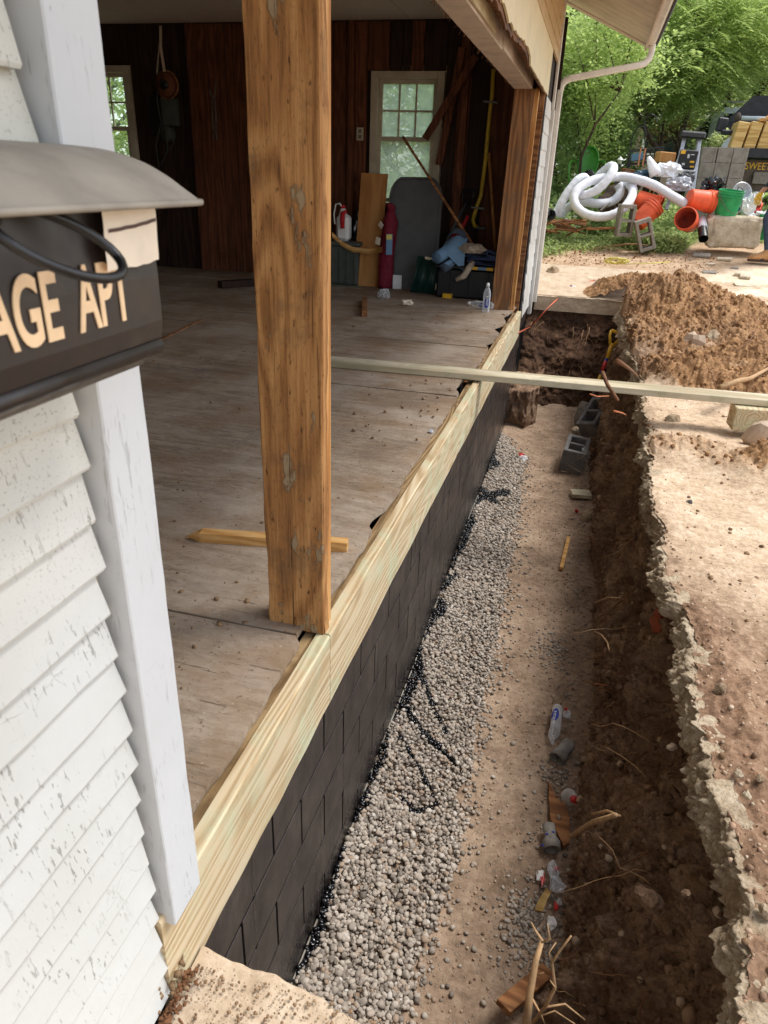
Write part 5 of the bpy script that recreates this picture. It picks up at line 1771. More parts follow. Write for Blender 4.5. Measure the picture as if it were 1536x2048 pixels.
# ------------------------------------------------------------------ concrete blocks
def cmu(name, label, group=None, mat='cmu', parts=False):
    t = thing(name, label, 'concrete block', (0, 0, 0), group)
    sh = MB().box((0, -.0825, 0), (.40, .035, .20), None, .004).box((0, .0825, 0), (.40, .035, .20), None, .004)
    for x, w in ((-.175, .046), (0, .034), (.175, .046)): sh.box((x, 0, 0), (w, .136, .196), None, .003)
    sh.build('block_body', M[mat], t)
    return t


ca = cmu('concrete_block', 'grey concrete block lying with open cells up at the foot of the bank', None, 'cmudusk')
p0, p1 = PZ(1122, 904, FLOOR + .23), PZ(1138, 862, FLOOR + .23)
yaw = math.atan2(p1.y - p0.y, p1.x - p0.x)
cc = (p0 + p1) / 2 + Vector((math.sin(yaw), -math.cos(yaw), 0)) * .10
place(ca, (cc.x, cc.y, FLOOR + .125), (rad(6), rad(-3), yaw))
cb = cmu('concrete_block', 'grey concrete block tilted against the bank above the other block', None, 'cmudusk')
c2 = PX(1188, 848, .30)
zz = Vector((-.42, -.35, .84)).normalized(); xx_ = Vector((.35, .8, .35)); xx_ = (xx_ - zz * xx_.dot(zz)).normalized()
place_m(cb, basis(xx_, zz.cross(xx_), zz, Vector((.315, 6.92, -.91))))
crumple('plastic_scrap', PZ(1170, 908, FLOOR + .16), (.05, .06, .06), 'clearbag', 51, 'torn clear plastic draped on the lower concrete block')
o = MB().rock(PZ(1150, 862, FLOOR + .25), (.05, .04, .03), 8, 3).build('stone', M['slabedge']); tag(o, 'pale stone on the top corner of the lower concrete block', 'stone')

# ------------------------------------------------------------------ shovel in the trench
top = PY(1232, 668, 7.62); bot = PZ(1160, 862, FLOOR + .04)
sh = thing('shovel', 'yellow D handled shovel with dark blade leaning in the far trench corner', 'shovel', bot)
d = (bot - top).normalized(); L = (bot - top).length
sd_ = Vector((1, .2, 0)); sd_ = (sd_ - d * sd_.dot(d)).normalized(); nn_ = d.cross(sd_)
gp = [top + sd_ * .055 - d * .02, top - sd_ * .055 - d * .02]
mb = MB().tube([gp[0], gp[1]], .016, 10)
mb.tube([gp[0], gp[0] + d * .05 - sd_ * .0, top + d * .13 + sd_ * .012], [.013, .013, .016], 8).tube([gp[1], gp[1] + d * .05, top + d * .13 - sd_ * .012], [.013, .013, .016], 8)
mb.tube([top + d * .11, top + d * .27], [.024, .019], 10)
mb.build('handle_grip', M['yellow'], sh, True)
MB().tube([top + d * .27, top + d * .45], .0175, 10).build('shaft_label', M['bluelabel'], sh, True)
MB().tube([top + d * .30, top + d * .41], .0182, 10).build('red_print', M['pink'], sh, True)
MB().tube([top + d * .45, top + d * .60], [.0185, .021], 10).build('shaft_sleeve', M['yellow'], sh, True)
MB().tube([top + d * .60, top + d * (L - .30)], [.018, .02], 10).build('socket', M['blackmetal'], sh, True)
mb = MB()
BW = [(0, .085), (.03, .1), (.2, .1), (.28, .06), (.32, .01)]
V = []; F = []
for (t_, w) in BW:
    for k in range(9):
        u = k / 8 * 2 - 1
        V.append(bot - d * .30 + d * t_ + sd_ * w * u + nn_ * (.025 * (1 - u * u) - .012))
for i in range(len(BW) - 1):
    for k in range(8): F.append((i * 9 + k, i * 9 + k + 1, (i + 1) * 9 + k + 1, (i + 1) * 9 + k))
mb.add(V, F).build('blade', M['steel'], sh, True)

# orange cord over the far edge
pts = [PY(1032, 668, 7.0), PX(1062, 652, -.50), PY(1085, 628, 7.9), PY(1108, 604, 8.4), PY(1122, 592, 8.6), PY(1150, 575, 8.95), PY(1190, 560, 9.2)]
tag(MB().tube(pts, .008, 6).build('extension_cord', M['cordorange'], None, True), 'orange extension cord hanging over the far trench edge', 'cord')
t = thing('plastic_litter', 'white and yellow plastic litter on the far walk beside the orange cord', 'litter', PY(1145, 578, 8.9))
crumple('litter_fold', PY(1148, 577, 8.9), (.06, .04, .04), 'whitebag', 61, None, parent=t, sub=2)
crumple('litter_fold', PY(1137, 578, 8.88), (.03, .03, .03), 'yellow', 62, None, parent=t, sub=2)
crumple('litter_fold', PY(1142, 573, 8.9), (.02, .02, .02), 'bluelabel', 63, None, parent=t, sub=2)
crumple('plastic_litter', PY(1197, 575, 8.75), (.075, .05, .05), 'clearbag', 64, 'grey clear plastic cup at the left foot of the clay heap', 'litter')
pts = []
rr = random.Random(77)
for k in range(70):
    a = k * .75
    pts.append(PY(1222 + 24 * math.cos(a) * rr.uniform(.4, 1) + k * .25, 524 + 7 * math.sin(a) * rr.uniform(.4, 1), 9.25 + .05 * math.sin(a)) + Vector((0, 0, .012)))
tag(MB().tube(pts, .006, 5).build('rope', M['rope'], None, True), 'tangled pale yellow rope on the dirt beyond the clay heap', 'rope')
tag(MB().tube([PY(1245, 528, 9.2), PY(1290, 527, 9.2), PY(1340, 524, 9.25)], .006, 5).build('rope', M['rope'], None, True), 'straight yellow rope end running right from the tangle', 'rope')

# ================================================================== THINGS ALONG THE BACK WALL
def along(px_, py_, y): return PY(px_, py_, y)


# tan board leaning
o = MB().beam((-2.37, 8.02, .0), (-2.355, 8.22, 1.16), .30, .018, (0, 1, 0), .002).build('leaning_board', M['tanboard'])
tag(o, 'plain tan board leaning on the wall below the window', 'board')
# ribbed bin
t = thing('storage_bin', 'ribbed grey green plastic bin left of the leaning tan board', 'bin', (-2.78, 8.1, 0))
mb = MB().span((-3.05, 7.98, .01), (-2.46, 8.36, .42), .012)
mb.build('bin_body', M['bin'], t)
for k in range(7):
    MB().box((-3.02 + k * .088, 7.974, .21), (.022, .016, .38), None, .005).build('rib', M['bin'], t)
MB().span((-3.07, 7.955, .42), (-2.44, 8.38, .465), .012).build('bin_lid', M['bin'], t)
# white jug with red handle on the bin
t = thing('spray_jug', 'white plastic jug with red trigger handle standing on the ribbed bin', 'jug', (-2.66, 8.08, .465))
MB().box((-2.66, 8.09, .60), (.15, .14, .27), None, .035).build('jug_body', M['white'], t)
MB().lathe([(.05, 0), (.035, .05), (.025, .07), (.001, .07)], 14, 0, Matrix.Translation((-2.67, 8.09, .73))).build('neck', M['white'], t, True)
MB().tube([(-2.60, 8.0, .775), (-2.645, 8.0, .755), (-2.65, 8.0, .68), (-2.645, 7.995, .60)], [.02, .026, .026, .02], 10).build('trigger_handle', M['red'], t, True)
MB().tube([(-2.67, 8.09, .79), (-2.70, 8.06, .85), (-2.74, 8.04, .84), (-2.755, 8.02, .74), (-2.74, 8.01, .64)], .008, 8).build('hose', M['white'], t, True)
MB().rock((-2.675, 8.09, .81), (.03, .03, .02), 3, 2).build('red_cap', M['red'], t, True)
crumple('dark_bag', (-2.50, 8.22, .60), (.11, .10, .30), 'blackbag', 79, 'dark plastic bag stuffed behind the white jug', 'bag', sub=4, sharp=.5)
# curved strip of wood
pts = [PY(664, 470, 7.98), PY(682, 488, 7.95), PY(705, 500, 7.93), PY(735, 504, 7.92), PY(764, 500, 7.90)]
V = []; F = []
for p in pts: V += [p + Vector((0, 0, .032)), p + Vector((0, .008, .032)), p + Vector((0, .008, -.022)), p + Vector((0, 0, -.022))]
for i in range(len(pts) - 1):
    for k in range(4): F.append((i * 4 + k, i * 4 + (k + 1) % 4, i * 4 + 4 + (k + 1) % 4, i * 4 + 4 + k))
F += [(0, 1, 2, 3), (16, 19, 18, 17)]
o = MB().add(V, F).build('curved_strip', M['fresh'], None, True); tag(o, 'thin curved wooden strip bent across the tan board', 'strip')
o = MB().span((-3.0, 7.86, .002), (-2.42, 7.98, .012), .002).build('flat_sheet', M['glass_dirty']); tag(o, 'pale flat glass sheet lying in front of the ribbed bin', 'sheet')
# maroon chair bag
t = thing('chair_bag', 'maroon folding chair bag standing left of the grey plastic panel', 'bag', (-2.13, 7.92, 0))
mb = MB()
V = []; F = []; nz = 26; ns = 20
for i in range(nz + 1):
    u = i / nz; z = .012 + .80 * u
    for k in range(ns):
        a = 2 * math.pi * k / ns
        R = .082 * (1 if u < .85 else 1 - (u - .85) * 3.6) * (1 + .07 * math.sin(3 * a + u * 9) + .05 * math.sin(7 * a - u * 22))
        if u < .03: R *= .9
        V.append((-2.13 + R * math.cos(a) + .02 * u, 7.94 + R * math.sin(a) + .10 * u, z))
for i in range(nz):
    for k in range(ns): F.append((i * ns + k, i * ns + (k + 1) % ns, (i + 1) * ns + (k + 1) % ns, (i + 1) * ns + k))
F.append(tuple(range(ns))[::-1]); F.append(tuple(nz * ns + k for k in range(ns)))
mb.add(V, F).build('bag_body', M['maroon'], t, True)
MB().rock((-2.11, 8.03, .83), (.055, .05, .04), 9, 3, .5).build('gathered_top', M['maroon'], t, True)
MB().box((-2.082, 7.905, .47), (.07, .012, .21), (0, 0, .5), .003).build('picture_label', M['mat_blue'], t)
MB().box((-2.085, 7.900, .545), (.062, .010, .05), (0, 0, .5), .003).build('label_band', M['rope'], t)
MB().box((-2.21, 7.90, .50), (.06, .01, .075), (0, .2, -.4), .003).build('white_tag', M['paper'], t)
MB().box((-2.19, 7.93, .66), (.06, .01, .06), (.2, .7, -.4), .003).build('white_tag', M['paper'], t)
# big grey moulded panel (a table half)
t = thing('folding_table', 'large grey moulded plastic table top with rounded end leaning on the wall', 'table', (-1.85, 8.1, 0))
def tab(w, h, r, x0, n=12):
    q = [(x0 - w, 0), (x0 + w, 0), (x0 + w, h - r)]
    for k in range(n + 1):
        a = math.pi * k / n
        q.append((x0 + w * math.cos(a) if False else x0 + (w - r) * (1 if k <= n / 2 else -1) + r * math.cos(a), h - r + (r + .05) * math.sin(a)))
    q.append((x0 - w, h - r))
    return q
lean = Euler((rad(-8), 0, rad(4))).to_matrix().to_4x4()
Mb_ = Matrix.Translation((-1.86, 8.05, .0)) @ lean @ basis((1, 0, 0), (0, 0, 1), (0, -1, 0), (0, 0, 0))
MB().prism(tab(.29, 1.10, .16, 0), .035, Mb_).build('panel', M['tablegrey'], t)
q = [(p[0] * .86, .03 + p[1] * .95) for p in tab(.29, 1.10, .16, 0)]
MB().prism(q, .012, Mb_ @ Matrix.Translation((0, 0, .035))).build('raised_face', M['tablegrey'], t)
mb = MB(); rim_ = [Mb_ @ Vector((p[0] * .97, p[1] * .985 + .005, .038)) for p in tab(.29, 1.10, .16, 0)[2:]]
mb.tube(rim_, .012, 8).build('rolled_edge', M['tablegrey'], t, True)
o = MB().box((-1.99, 7.96, .08), (.10, .02, .15), (.1, 0, .1), .003).build('foam_wedge', M['whitebag']); tag(o, 'white foam wedge at the foot of the grey panel', 'wedge')
# green snow shovel
t = thing('snow_shovel', 'dark green snow shovel scoop standing on edge with long grey handle', 'shovel', (-1.62, 7.72, 0))
def scoop(u, v):
    x = -1.80 + .40 * u + .05 * v; z = .01 + .37 * v - .03 * u
    y = 7.80 - .16 * math.sin(v * 1.5) * .8 + .18 * v * v - .05 * u + .004 * math.sin(u * 25)
    return (x + .02 * math.sin(v * 3), y, z)
mb = MB().cloth(scoop, 30, 14); mb.cloth(lambda u, v: tuple(np.array(scoop(u, v)) + np.array([.0, .012, 0])), 30, 14)
mb.build('scoop', M['darkgreen'], t, True)
for k in range(5):
    u = .14 + k * .18
    MB().tube([tuple(np.array(scoop(u, v)) + np.array([0, -.004, 0])) for v in (.12, .35, .6, .9)], .006, 6).build('scoop_rib', M['darkgreen'], t, True)
MB().box(tuple(np.array(scoop(.72, .28)) + np.array([0, -.008, 0])), (.05, .004, .07), (0, .1, -.1), .001).build('sticker', M['paper'], t)
MB().box(tuple(np.array(scoop(.35, .97)) + np.array([0, -.008, 0])), (.11, .004, .03), (0, .1, -.1), .001).build('sticker', M['paper'], t)
MB().beam(scoop(0, 0), scoop(1, 0), .012, .03, (0, 0, 1), .002).build('wear_strip', M['blackmetal'], t)
h0, h1 = PY(872, 528, 7.9), PY(931, 408, 8.3)
MB().tube([h0, h1], .019, 10).build('handle', M['tablegrey'], t, True)
g = [PY(931, 410, 8.3), PY(925, 392, 8.3), PY(927, 380, 8.3), PY(946, 381, 8.3), PY(949, 390, 8.3), PY(934, 410, 8.3)]
MB().tube(g, .014, 8).build('grip', M['blackmetal'], t, True)
o = MB().span((-1.40, 7.56, .0), (-1.30, 7.66, .05), .006).build('yellow_corner', M['yellow']); tag(o, 'small yellow plastic wedge on the floor beside the black tote', 'wedge')
# black tote with lid
t = thing('storage_tote', 'black plastic tote with yellow latched lid under folded clothes', 'tote', (-1.15, 7.75, 0))
MB().span((-1.48, 7.60, .005), (-.85, 8.0, .30), .02).build('tote_body', M['tote'], t)
MB().span((-1.50, 7.58, .30), (-.83, 8.02, .335), .012).build('tote_lid', M['tote'], t)
for k in range(3):
    MB().box((-1.34 + k * .2, 7.596, .16), (.012, .012, .24), None, .003).build('side_rib', M['tote'], t)
MB().box((-1.10, 7.575, .318), (.10, .012, .03), None, .003).build('yellow_band', M['yellow'], t)
MB().box((-1.01, 7.574, .318), (.09, .012, .03), None, .003).build('blue_band', M['mat_blue'], t)
MB().box((-.93, 7.575, .318), (.07, .012, .03), None, .003).build('yellow_band', M['yellow'], t)
# rolled mat
t = thing('yoga_mat', 'light blue foam mat half rolled lying on the tote beside the jeans', 'mat', (-1.3, 7.6, .34))
c0 = PY(874, 516, 7.5); ax = (PY(905, 497, 7.72) - c0)
d = ax.normalized()
sp = []
for k in range(64):
    a = k * .36; R = .012 + .0022 * k * .36 * 1.15
    sp.append((R * math.cos(a), R * math.sin(a)))
u_ = d.cross(Vector((0, 0, 1))).normalized(); w_ = u_.cross(d)
V = []; F = []
for (a, b_) in sp:
    V += [c0 + u_ * a + w_ * b_, c0 + u_ * a + w_ * b_ + ax * 1.25]
for k in range(len(sp) - 1): F.append((2 * k, 2 * k + 1, 2 * k + 3, 2 * k + 2))
MB().add(V, F).tube([c0 + d * .003, c0 + ax * 1.24], .060, 20).build('rolled_part', M['mat_blue'], t, True)
def drape(u, v):
    p = PY(892 + 42 * u - 6 * v, 484 + 22 * v * (.6 + .9 * u) + 26 * v * v * u, 7.72 - .12 * v)
    return (p.x, p.y - .05 * math.sin(v * 2.4) - .02 * math.sin(u * 5), p.z + .05 * math.sin(u * 2.6) * (1 - v) * 1.3)
MB().cloth(drape, 16, 16).build('loose_flap', M['mat_blue'], t, True)
MB().cloth(lambda u, v: tuple(np.array(drape(u, v * .25)) + np.array([-.02, .03, .035 + .03 * math.sin(u * 3)])), 12, 6).build('folded_end', M['mat_grey'], t, True)
c1 = PY(886, 537, 7.5)
MB().tube([c1, c1 + ax * 1.1], .048, 18).build('second_roll', M['mat_grey'], t, True)
MB().cloth(lambda u, v: tuple(c1 + ax * u * 1.1 + Vector((.06 * v * 1.6 - .03, -.052 * math.cos(v * 2), .05 * math.sin(v * 2.4 + .4)))), 6, 10).build('second_sheet', M['mat_blue'], t, True)


def pile(name, label, cat, c, r, mat, seed, amp=.35, sub=4, lines=0.0, flat=-.55):
    V, F = ICO[sub]
    n = fbm(V * 1.8 + seed, 4, .55, seed); rg = 1 - np.abs(fbm(V * np.array([2.2, 2.2, 4.5]) + seed, 3, .5, seed + 9)) * 2
    V2 = V * (.85 + amp * n + .16 * rg)[:, None] * np.asarray(r)
    V2[:, 2] = np.maximum(V2[:, 2], flat * r[2])
    o = MB().add([tuple(p) for p in V2 + np.asarray(c)], [tuple(f) for f in F]).build(name, M[mat], None, True)
    return tag(o, label, cat) if label else o


t = thing('folded_jeans', 'folded blue denim jeans on top of the black tote', 'clothes', (-.98, 7.75, .34))
MB().box((-1.02, 7.78, .375), (.34, .26, .06), (0, .04, .1), .028).build('lower_fold', M['denim'], t, True)
MB().box((-1.05, 7.80, .44), (.30, .24, .06), (.05, .02, .05), .028).build('upper_fold', M['denim'], t, True)
MB().box((-.95, 7.72, .455), (.14, .18, .05), (.05, .25, .4), .022).build('trouser_leg', M['denim'], t, True)
for k in range(3):
    MB().tube([(-1.0 + .02 * k, 7.655, .42 + .012 * k), (-.93 + .01 * k, 7.64, .41 + .012 * k), (-.89, 7.66, .395 + .015 * k)], .006, 6).build('hem', M['denim'], t, True)
pile('beige_shirt', 'crumpled beige cloth draped between the blue mat and the jeans', 'cloth', (-1.14, 7.66, .49), (.13, .10, .06), 'beige', 71, .5)
o = MB().tube([PY(945, 526, 7.62), PY(938, 536, 7.55), PY(928, 552, 7.50), PY(912, 560, 7.5)], [.03, .035, .032, .02], 12).build('beige_sleeve', M['beige'], None, True); tag(o, 'beige sleeve hanging over the front of the black tote', 'cloth')
# long lath leaning
a, b_ = PY(806, 274, 8.15), PY(958, 508, 7.72)
o = MB().beam(a, b_, .026, .038, (0, -1, .3), .002).build('lath', M['splint']); tag(o, 'long thin brown lath leaning diagonally across the grey panel', 'lath')
t = thing('bow_saw', 'red handled tool with tangled red cords behind the blue mat', 'tool', PY(915, 460, 8.1))
MB().tube([PY(921, 462, 8.1), PY(932, 440, 8.15), PY(936, 432, 8.16)], .02, 8).build('handle', M['red'], t, True)
rr = random.Random(4)
for k in range(5):
    q = [PY(898 + rr.uniform(-4, 8), 488 + rr.uniform(-6, 6), 7.95), PY(908 + rr.uniform(-4, 4), 474 + rr.uniform(-6, 6), 8.0), PY(916 + rr.uniform(-3, 3), 466 + rr.uniform(-4, 6), 8.05), PY(922 + rr.uniform(-3, 3), 478 + rr.uniform(-6, 6), 8.05), PY(914 + rr.uniform(-4, 4), 488, 8.0)]
    MB().tube(q, .008, 6).build('red_cord', M['red'], t, True)
o = MB().tube([PY(978, 306, 8.35), PY(984, 400, 8.3), PY(991, 505, 8.2)], .016, 8).build('wooden_stick', M['fresh_z'], None, True); tag(o, 'round wooden stick leaning on the wall beside the far post', 'stick')
# yellow conduit with clamps
t = thing('yellow_conduit', 'yellow gas line running down the back wall with two clamps', 'pipe', PY(970, 280, 8.4))
MB().tube([PY(987, 138, 8.38), PY(984, 190, 8.38), PY(977, 250, 8.38), PY(971, 320, 8.38), PY(962, 390, 8.38), PY(950, 425, 8.38), PY(946, 440, 8.38), PY(949, 452, 8.40), PY(957, 454, 8.43)], .021, 10).build('pipe', M['yellowpipe'], t, True)
for (px_, py_) in ((981, 204), (956, 416)):
    p = PY(px_, py_, 8.365); MB().box(p, (.15, .03, .022), (0, .05, 0), .004).build('clamp', M['steel'], t)
p = PY(962, 456, 8.41); MB().box(p, (.10, .05, .03), None, .005).build('valve', M['blackmetal'], t)
# braces
for (p0, y0, p1, y1, lb) in (((952, 112), 8.30, (850, 278), 8.22, 'dark diagonal brace running down to the window meeting rail'), ((925, 95), 8.36, (878, 330), 8.34, 'steep brown brace beside the window'), ((900, 300), 8.30, (868, 330), 8.28, None)):
    if lb is None: continue
    o = MB().beam(PY(*p0, y0), PY(*p1, y1), .075, .03, (0, -1, 0), .003).build('wall_brace', M['brownboard']); tag(o, lb, 'brace')
t = thing('wall_outlet', 'ivory electrical outlet plate on the boards left of the window', 'outlet', PY(720, 268, 8.38))
p = PY(720, 268, 8.41); MB().box(p, (.078, .012, .125), None, .004).build('plate', M['offwhite'], t)
for dz in (-.028, .028): MB().box(p + Vector((0, -.007, dz)), (.034, .006, .036), None, .004).build('socket', M['steel'], t)
# far left: cord reel, boxes, hanger
t = thing('cord_reel', 'round cord reel hanging from a looped rope by the ceiling', 'reel', PY(336, 172, 8.2))
c = PY(334, 170, 8.2)
Mr = basis((1, 0, 0), (0, 0, 1), (0, -1, 0), c)
MB().lathe([(.001, -.05), (.12, -.05), (.125, -.035), (.125, .035), (.12, .05), (.001, .05)], 24, 0, Mr).build('drum', M['brownboard'], t, True)
MB().lathe([(.001, .051), (.05, .051), (.05, .07), (.001, .07)], 16, 0, Mr).build('hub', M['blackmetal'], t, True)
MB().lathe([(.135, -.02), (.145, 0), (.135, .02), (.125, 0), (.135, -.02)], 24, 0, Mr).build('outer_rim', M['splint'], t, True)
MB().tube([c + Vector((0, -.03, .12)), c + Vector((-.02, -.03, .35)), PY(321, 52, 8.2)], .016, 8).build('rope', M['beige'], t, True)
MB().tube([c + Vector((-.10, -.03, .10)), PY(318, 100, 8.2), PY(322, 54, 8.2)], .008, 8).build('loop', M['beige'], t, True)
t = thing('fuse_box', 'grey electrical box with dangling cables below the cord reel', 'box', PY(341, 225, 8.38))
MB().box(PY(341, 224, 8.38), (.19, .09, .28), None, .008).build('box_body', M['bin'], t)
MB().box(PY(341, 224, 8.33), (.17, .012, .26), None, .006).build('box_door', M['bin'], t)
for (q0, q1, q2) in (((330, 250), (336, 300), (322, 330)), ((346, 250), (348, 285), (340, 300)), ((322, 245), (312, 290), (318, 335)), ((318, 120), (314, 200), (322, 244))):
    MB().tube([PY(*q0, 8.36), PY(*q1, 8.34), PY(*q2, 8.36)], .007, 6).build('cable', M['bin'], t, True)
t = thing('meter_can', 'round dark meter can under the grey electrical box', 'box', PY(340, 268, 8.38))
MB().lathe([(.001, .08), (.08, .08), (.085, .06), (.085, 0), (.001, 0)], 18, 0, basis((1, 0, 0), (0, 0, 1), (0, -1, 0), PY(340, 268, 8.44))).build('can', M['bin'], t, True)
o = MB().box(PY(314, 232, 8.40), (.15, .07, .42), None, .01).build('breaker_box', M['tote']); tag(o, 'dark breaker panel left of the grey electrical box', 'box')
t = thing('wire_hanger', 'thin forked metal hanger hooked on the brown boards', 'hanger', PY(425, 220, 8.3))
for pl in (((419, 178), (421, 188), (427, 196), (431, 188), (432, 160)), ((424, 196), (425, 240), (428, 262)), ((430, 194), (432, 230), (432, 262)), ((428, 262), (426, 278), (434, 280), (432, 262))):
    MB().tube([PY(*q, 8.34) for q in pl], .009, 6).build('bent_rod', M['steel'], t, True)
crumple('crumpled_paper', PZ(815, 606, .03), (.07, .05, .035), 'paper', 81, 'crumpled white paper scrap on the far floor', 'paper')
crumple('plastic_scrap', PZ(768, 588, .05), (.08, .05, .07), 'clear', 82, 'crumpled clear plastic at the foot of the maroon bag', 'plastic')
crumple('plastic_scrap', PZ(862, 862, .006), (.016, .02, .008), 'clearbag', 83, 'pale blue paper scrap on the floor near the rim board', 'paper')

# ================================================================== THE JUNK HEAP BEYOND THE TRENCH
def PJ(px_, py_, y): return PY(px_, py_, y * 1.13)      # the heap stands 10.5 to 12 m away


def bucket(name, label, base, axis, mat, inner, handle=True, R=.136, H=.34, group=None):
    t = thing(name, label, 'bucket', base, group)
    q = Vector(axis).to_track_quat('Z', 'Y').to_matrix().to_4x4()
    Mq = Matrix.Translation(base) @ q
    r0, r1 = R * .87, R
    out = [(.001, 0), (r0 * .97, 0), (r0, .012), (r1 * .965, H * .72), (r1 * .97, H * .74), (r1 * 1.06, H * .745), (r1 * 1.06, H * .77), (r1 * .985, H * .78), (r1 * .99, H * .86), (r1 * 1.07, H * .865), (r1 * 1.07, H * .885), (r1 * 1.0, H * .895), (r1 * 1.0, H * .97), (r1 * 1.05, H * .975), (r1 * 1.05, H), (r1 * .96, H)]
    MB().lathe(out, 30, 0, Mq).build('bucket_wall', M[mat], t, True)
    MB().lathe([(r1 * .96, H), (r0 * .94, .02), (.001, .02)], 30, 0, Mq).build('inside', M[inner], t, True)
    if handle:
        pts = [Mq @ Vector((R * 1.06 * math.cos(a), -R * .9 * abs(math.sin(a)) * .55 - .02, H * .80 - .16 * math.sin(a))) for a in np.linspace(0, math.pi, 15)]
        pts = [Mq @ Vector((R * 1.10 * math.cos(a), -R * 1.12 * math.sin(a), H * .82 - .20 * math.sin(a))) for a in np.linspace(0, math.pi, 17)]
        MB().tube(pts, .004, 6).build('wire_handle', M['steel'], t, True)
    return t


bucket('orange_bucket', 'dirty orange bucket lying on its side above the open orange one', PJ(1378, 397, 9.7), (.93, .3, -.10), 'orange', 'orange_in', False)
bucket('orange_bucket', 'orange bucket lying with its open mouth facing the trench', PJ(1380, 447, 9.72), (-.30, -.9, .22), 'orange', 'orange_in', False)
bucket('orange_bucket', 'orange bucket lying behind the upright concrete block under the white pipe', PJ(1274, 398, 10.05), (.85, -.2, -.25), 'orange', 'orange_in', False)
bucket('orange_bucket', 'orange bucket tilted bottom down behind the leaning concrete block', PJ(1273, 448, 9.78), (.55, .25, .62), 'orange', 'orange_in', False)
gb = bucket('green_bucket', 'green plastic bucket with wire handle tilted on the concrete chunk', PJ(1450, 430, 9.72), (.06, -.1, 1), 'greenp', 'greenp', True, .155, .30)
bucket('green_bucket', 'dirty green bucket standing right of the concrete chunk beside the walking person', PJ(1530, 479, 9.75), (0, 0, 1), 'greenp', 'greenp', False, .14, .30)
# concrete chunk
def chunk(name, c, r, seed, mat, label):
    V, F = ICO[4]
    k = np.sign(V) * np.abs(V) ** .32
    V2 = k * (1 + .24 * fbm(V * 1.7 + seed, 4, .6, seed))[:, None] * np.asarray(r)
    V2 = V2 + .025 * fbm(V2 * 9 + seed, 3, .6, seed + 2)[:, None]
    o = MB().add([tuple(p) for p in V2 + np.asarray(c)], [tuple(f) for f in F]).build(name, M[mat], None, True)
    return tag(o, label, 'rock')


cc = PJ(1467, 455, 9.75)
chunk('concrete_chunk', (cc.x, cc.y, cc.z - .05), (.33, .20, .20), 91, 'rockgrey', 'big pale broken concrete chunk below the green bucket')


def stand_block(label, c, rx, ry, rz):
    t = cmu('concrete_block', label)
    place_m(t, Matrix.Translation(c) @ Euler((rx, ry, rz)).to_matrix().to_4x4())
    return t


stand_block('grey concrete block standing on end with open cells beside the orange bucket', PJ(1250, 441, 9.55), rad(90), rad(90), rad(12))
stand_block('half buried concrete block leaning in the weeds before the orange bucket', PJ(1291, 460, 9.45) - Vector((0, 0, .06)), rad(90), rad(70), rad(5))
# stack of blocks
sy_ = 12.5; sx_ = PY(1409, 340, sy_).x
gz_ = float(G(sy_)) - .01
pal = thing('pallet', 'wooden pallet under the stack of new concrete blocks', 'pallet', (sx_ + .2, sy_ + .2, gz_))
for i in range(5): MB().box((sx_ + .2, sy_ - .15 + i * .17, gz_ + .09), (.72, .1, .018), None, .003).build('deck_board', M['plank'], pal)
for i in range(3): MB().box((sx_ - .1 + i * .3, sy_ + .19, gz_ + .04), (.05, .80, .08), None, .003).build('bearer', M['plank'], pal)
proto = None
for r in range(5):
    for c in range(3):
        loc = (sx_ + c * .207, sy_ + random.uniform(-.015, .015), gz_ + .20 + r * .2005)
        rw = ['bottom', 'second', 'third', 'fourth', 'top'][r]; cl = ['left', 'middle', 'right'][c]
        lb = 'new grey block in the %s row, %s column of the stack' % (rw, cl)
        if proto is None:
            proto = cmu('concrete_block', lb, 'grey blocks stacked on the pallet'); b0 = proto
        else:
            b0 = dup(proto, loc, label=lb)
        place(b0, loc, (0, 0, rad(90) + random.uniform(-.03, .03)))

# white drain pipe coil
def zp(x, y, d): return PJ(1080 + x / 6.98, 300 + y / 6.98, d)


def smooth(pts, n=6):
    out = []
    P = [pts[0]] + pts + [pts[-1]]
    for i in range(1, len(P) - 2):
        for k in range(n):
            t = k / n
            out.append(.5 * ((2 * P[i]) + (P[i + 1] - P[i - 1]) * t + (2 * P[i - 1] - 5 * P[i] + 4 * P[i + 1] - P[i + 2]) * t * t + (3 * P[i] - P[i - 1] - 3 * P[i + 1] + P[i + 2]) * t ** 3))
    out.append(pts[-1]); return out


hs = thing('drain_pipe', 'long white sock covered drain pipe lying in loose loops over the weeds', 'pipe', zp(900, 900, 10))
def hose(pl, nm, r=.060):
    pts = smooth([zp(*p) for p in pl])
    rr = [r * (1 + .03 * math.sin(i * 1.7) + .02 * math.sin(i * .6)) for i in range(len(pts))]
    MB().tube(pts, rr, 16).build(nm, M['whitesock'], hs, True)
hose([(2060, 775, 9.75), (1850, 650, 9.85), (1600, 500, 10.0), (1350, 410, 10.1), (1120, 375, 10.2), (900, 390, 10.1), (700, 440, 10.0), (550, 530, 9.9), (475, 650, 9.82), (500, 780, 9.75), (610, 880, 9.7), (770, 930, 9.68), (940, 925, 9.68), (1090, 870, 9.72), (1210, 770, 9.8), (1285, 640, 9.95), (1290, 520, 10.15), (1200, 460, 10.35)], 'front_loop')
hose([(1090, 480, 10.3), (1125, 560, 10.28), (1075, 670, 10.2), (950, 735, 10.1), (800, 750, 10.05), (640, 735, 10.1), (480, 760, 10.15), (370, 820, 10.2), (300, 900, 10.2), (290, 940, 10.2)], 'rear_loop')
hose([(560, 640, 9.95), (660, 620, 9.92), (800, 555, 9.9), (920, 440, 9.92), (1005, 320, 9.98), (1025, 240, 10.1), (970, 235, 10.2), (890, 300, 10.28), (810, 380, 10.3), (740, 480, 10.3)], 'upper_loop')
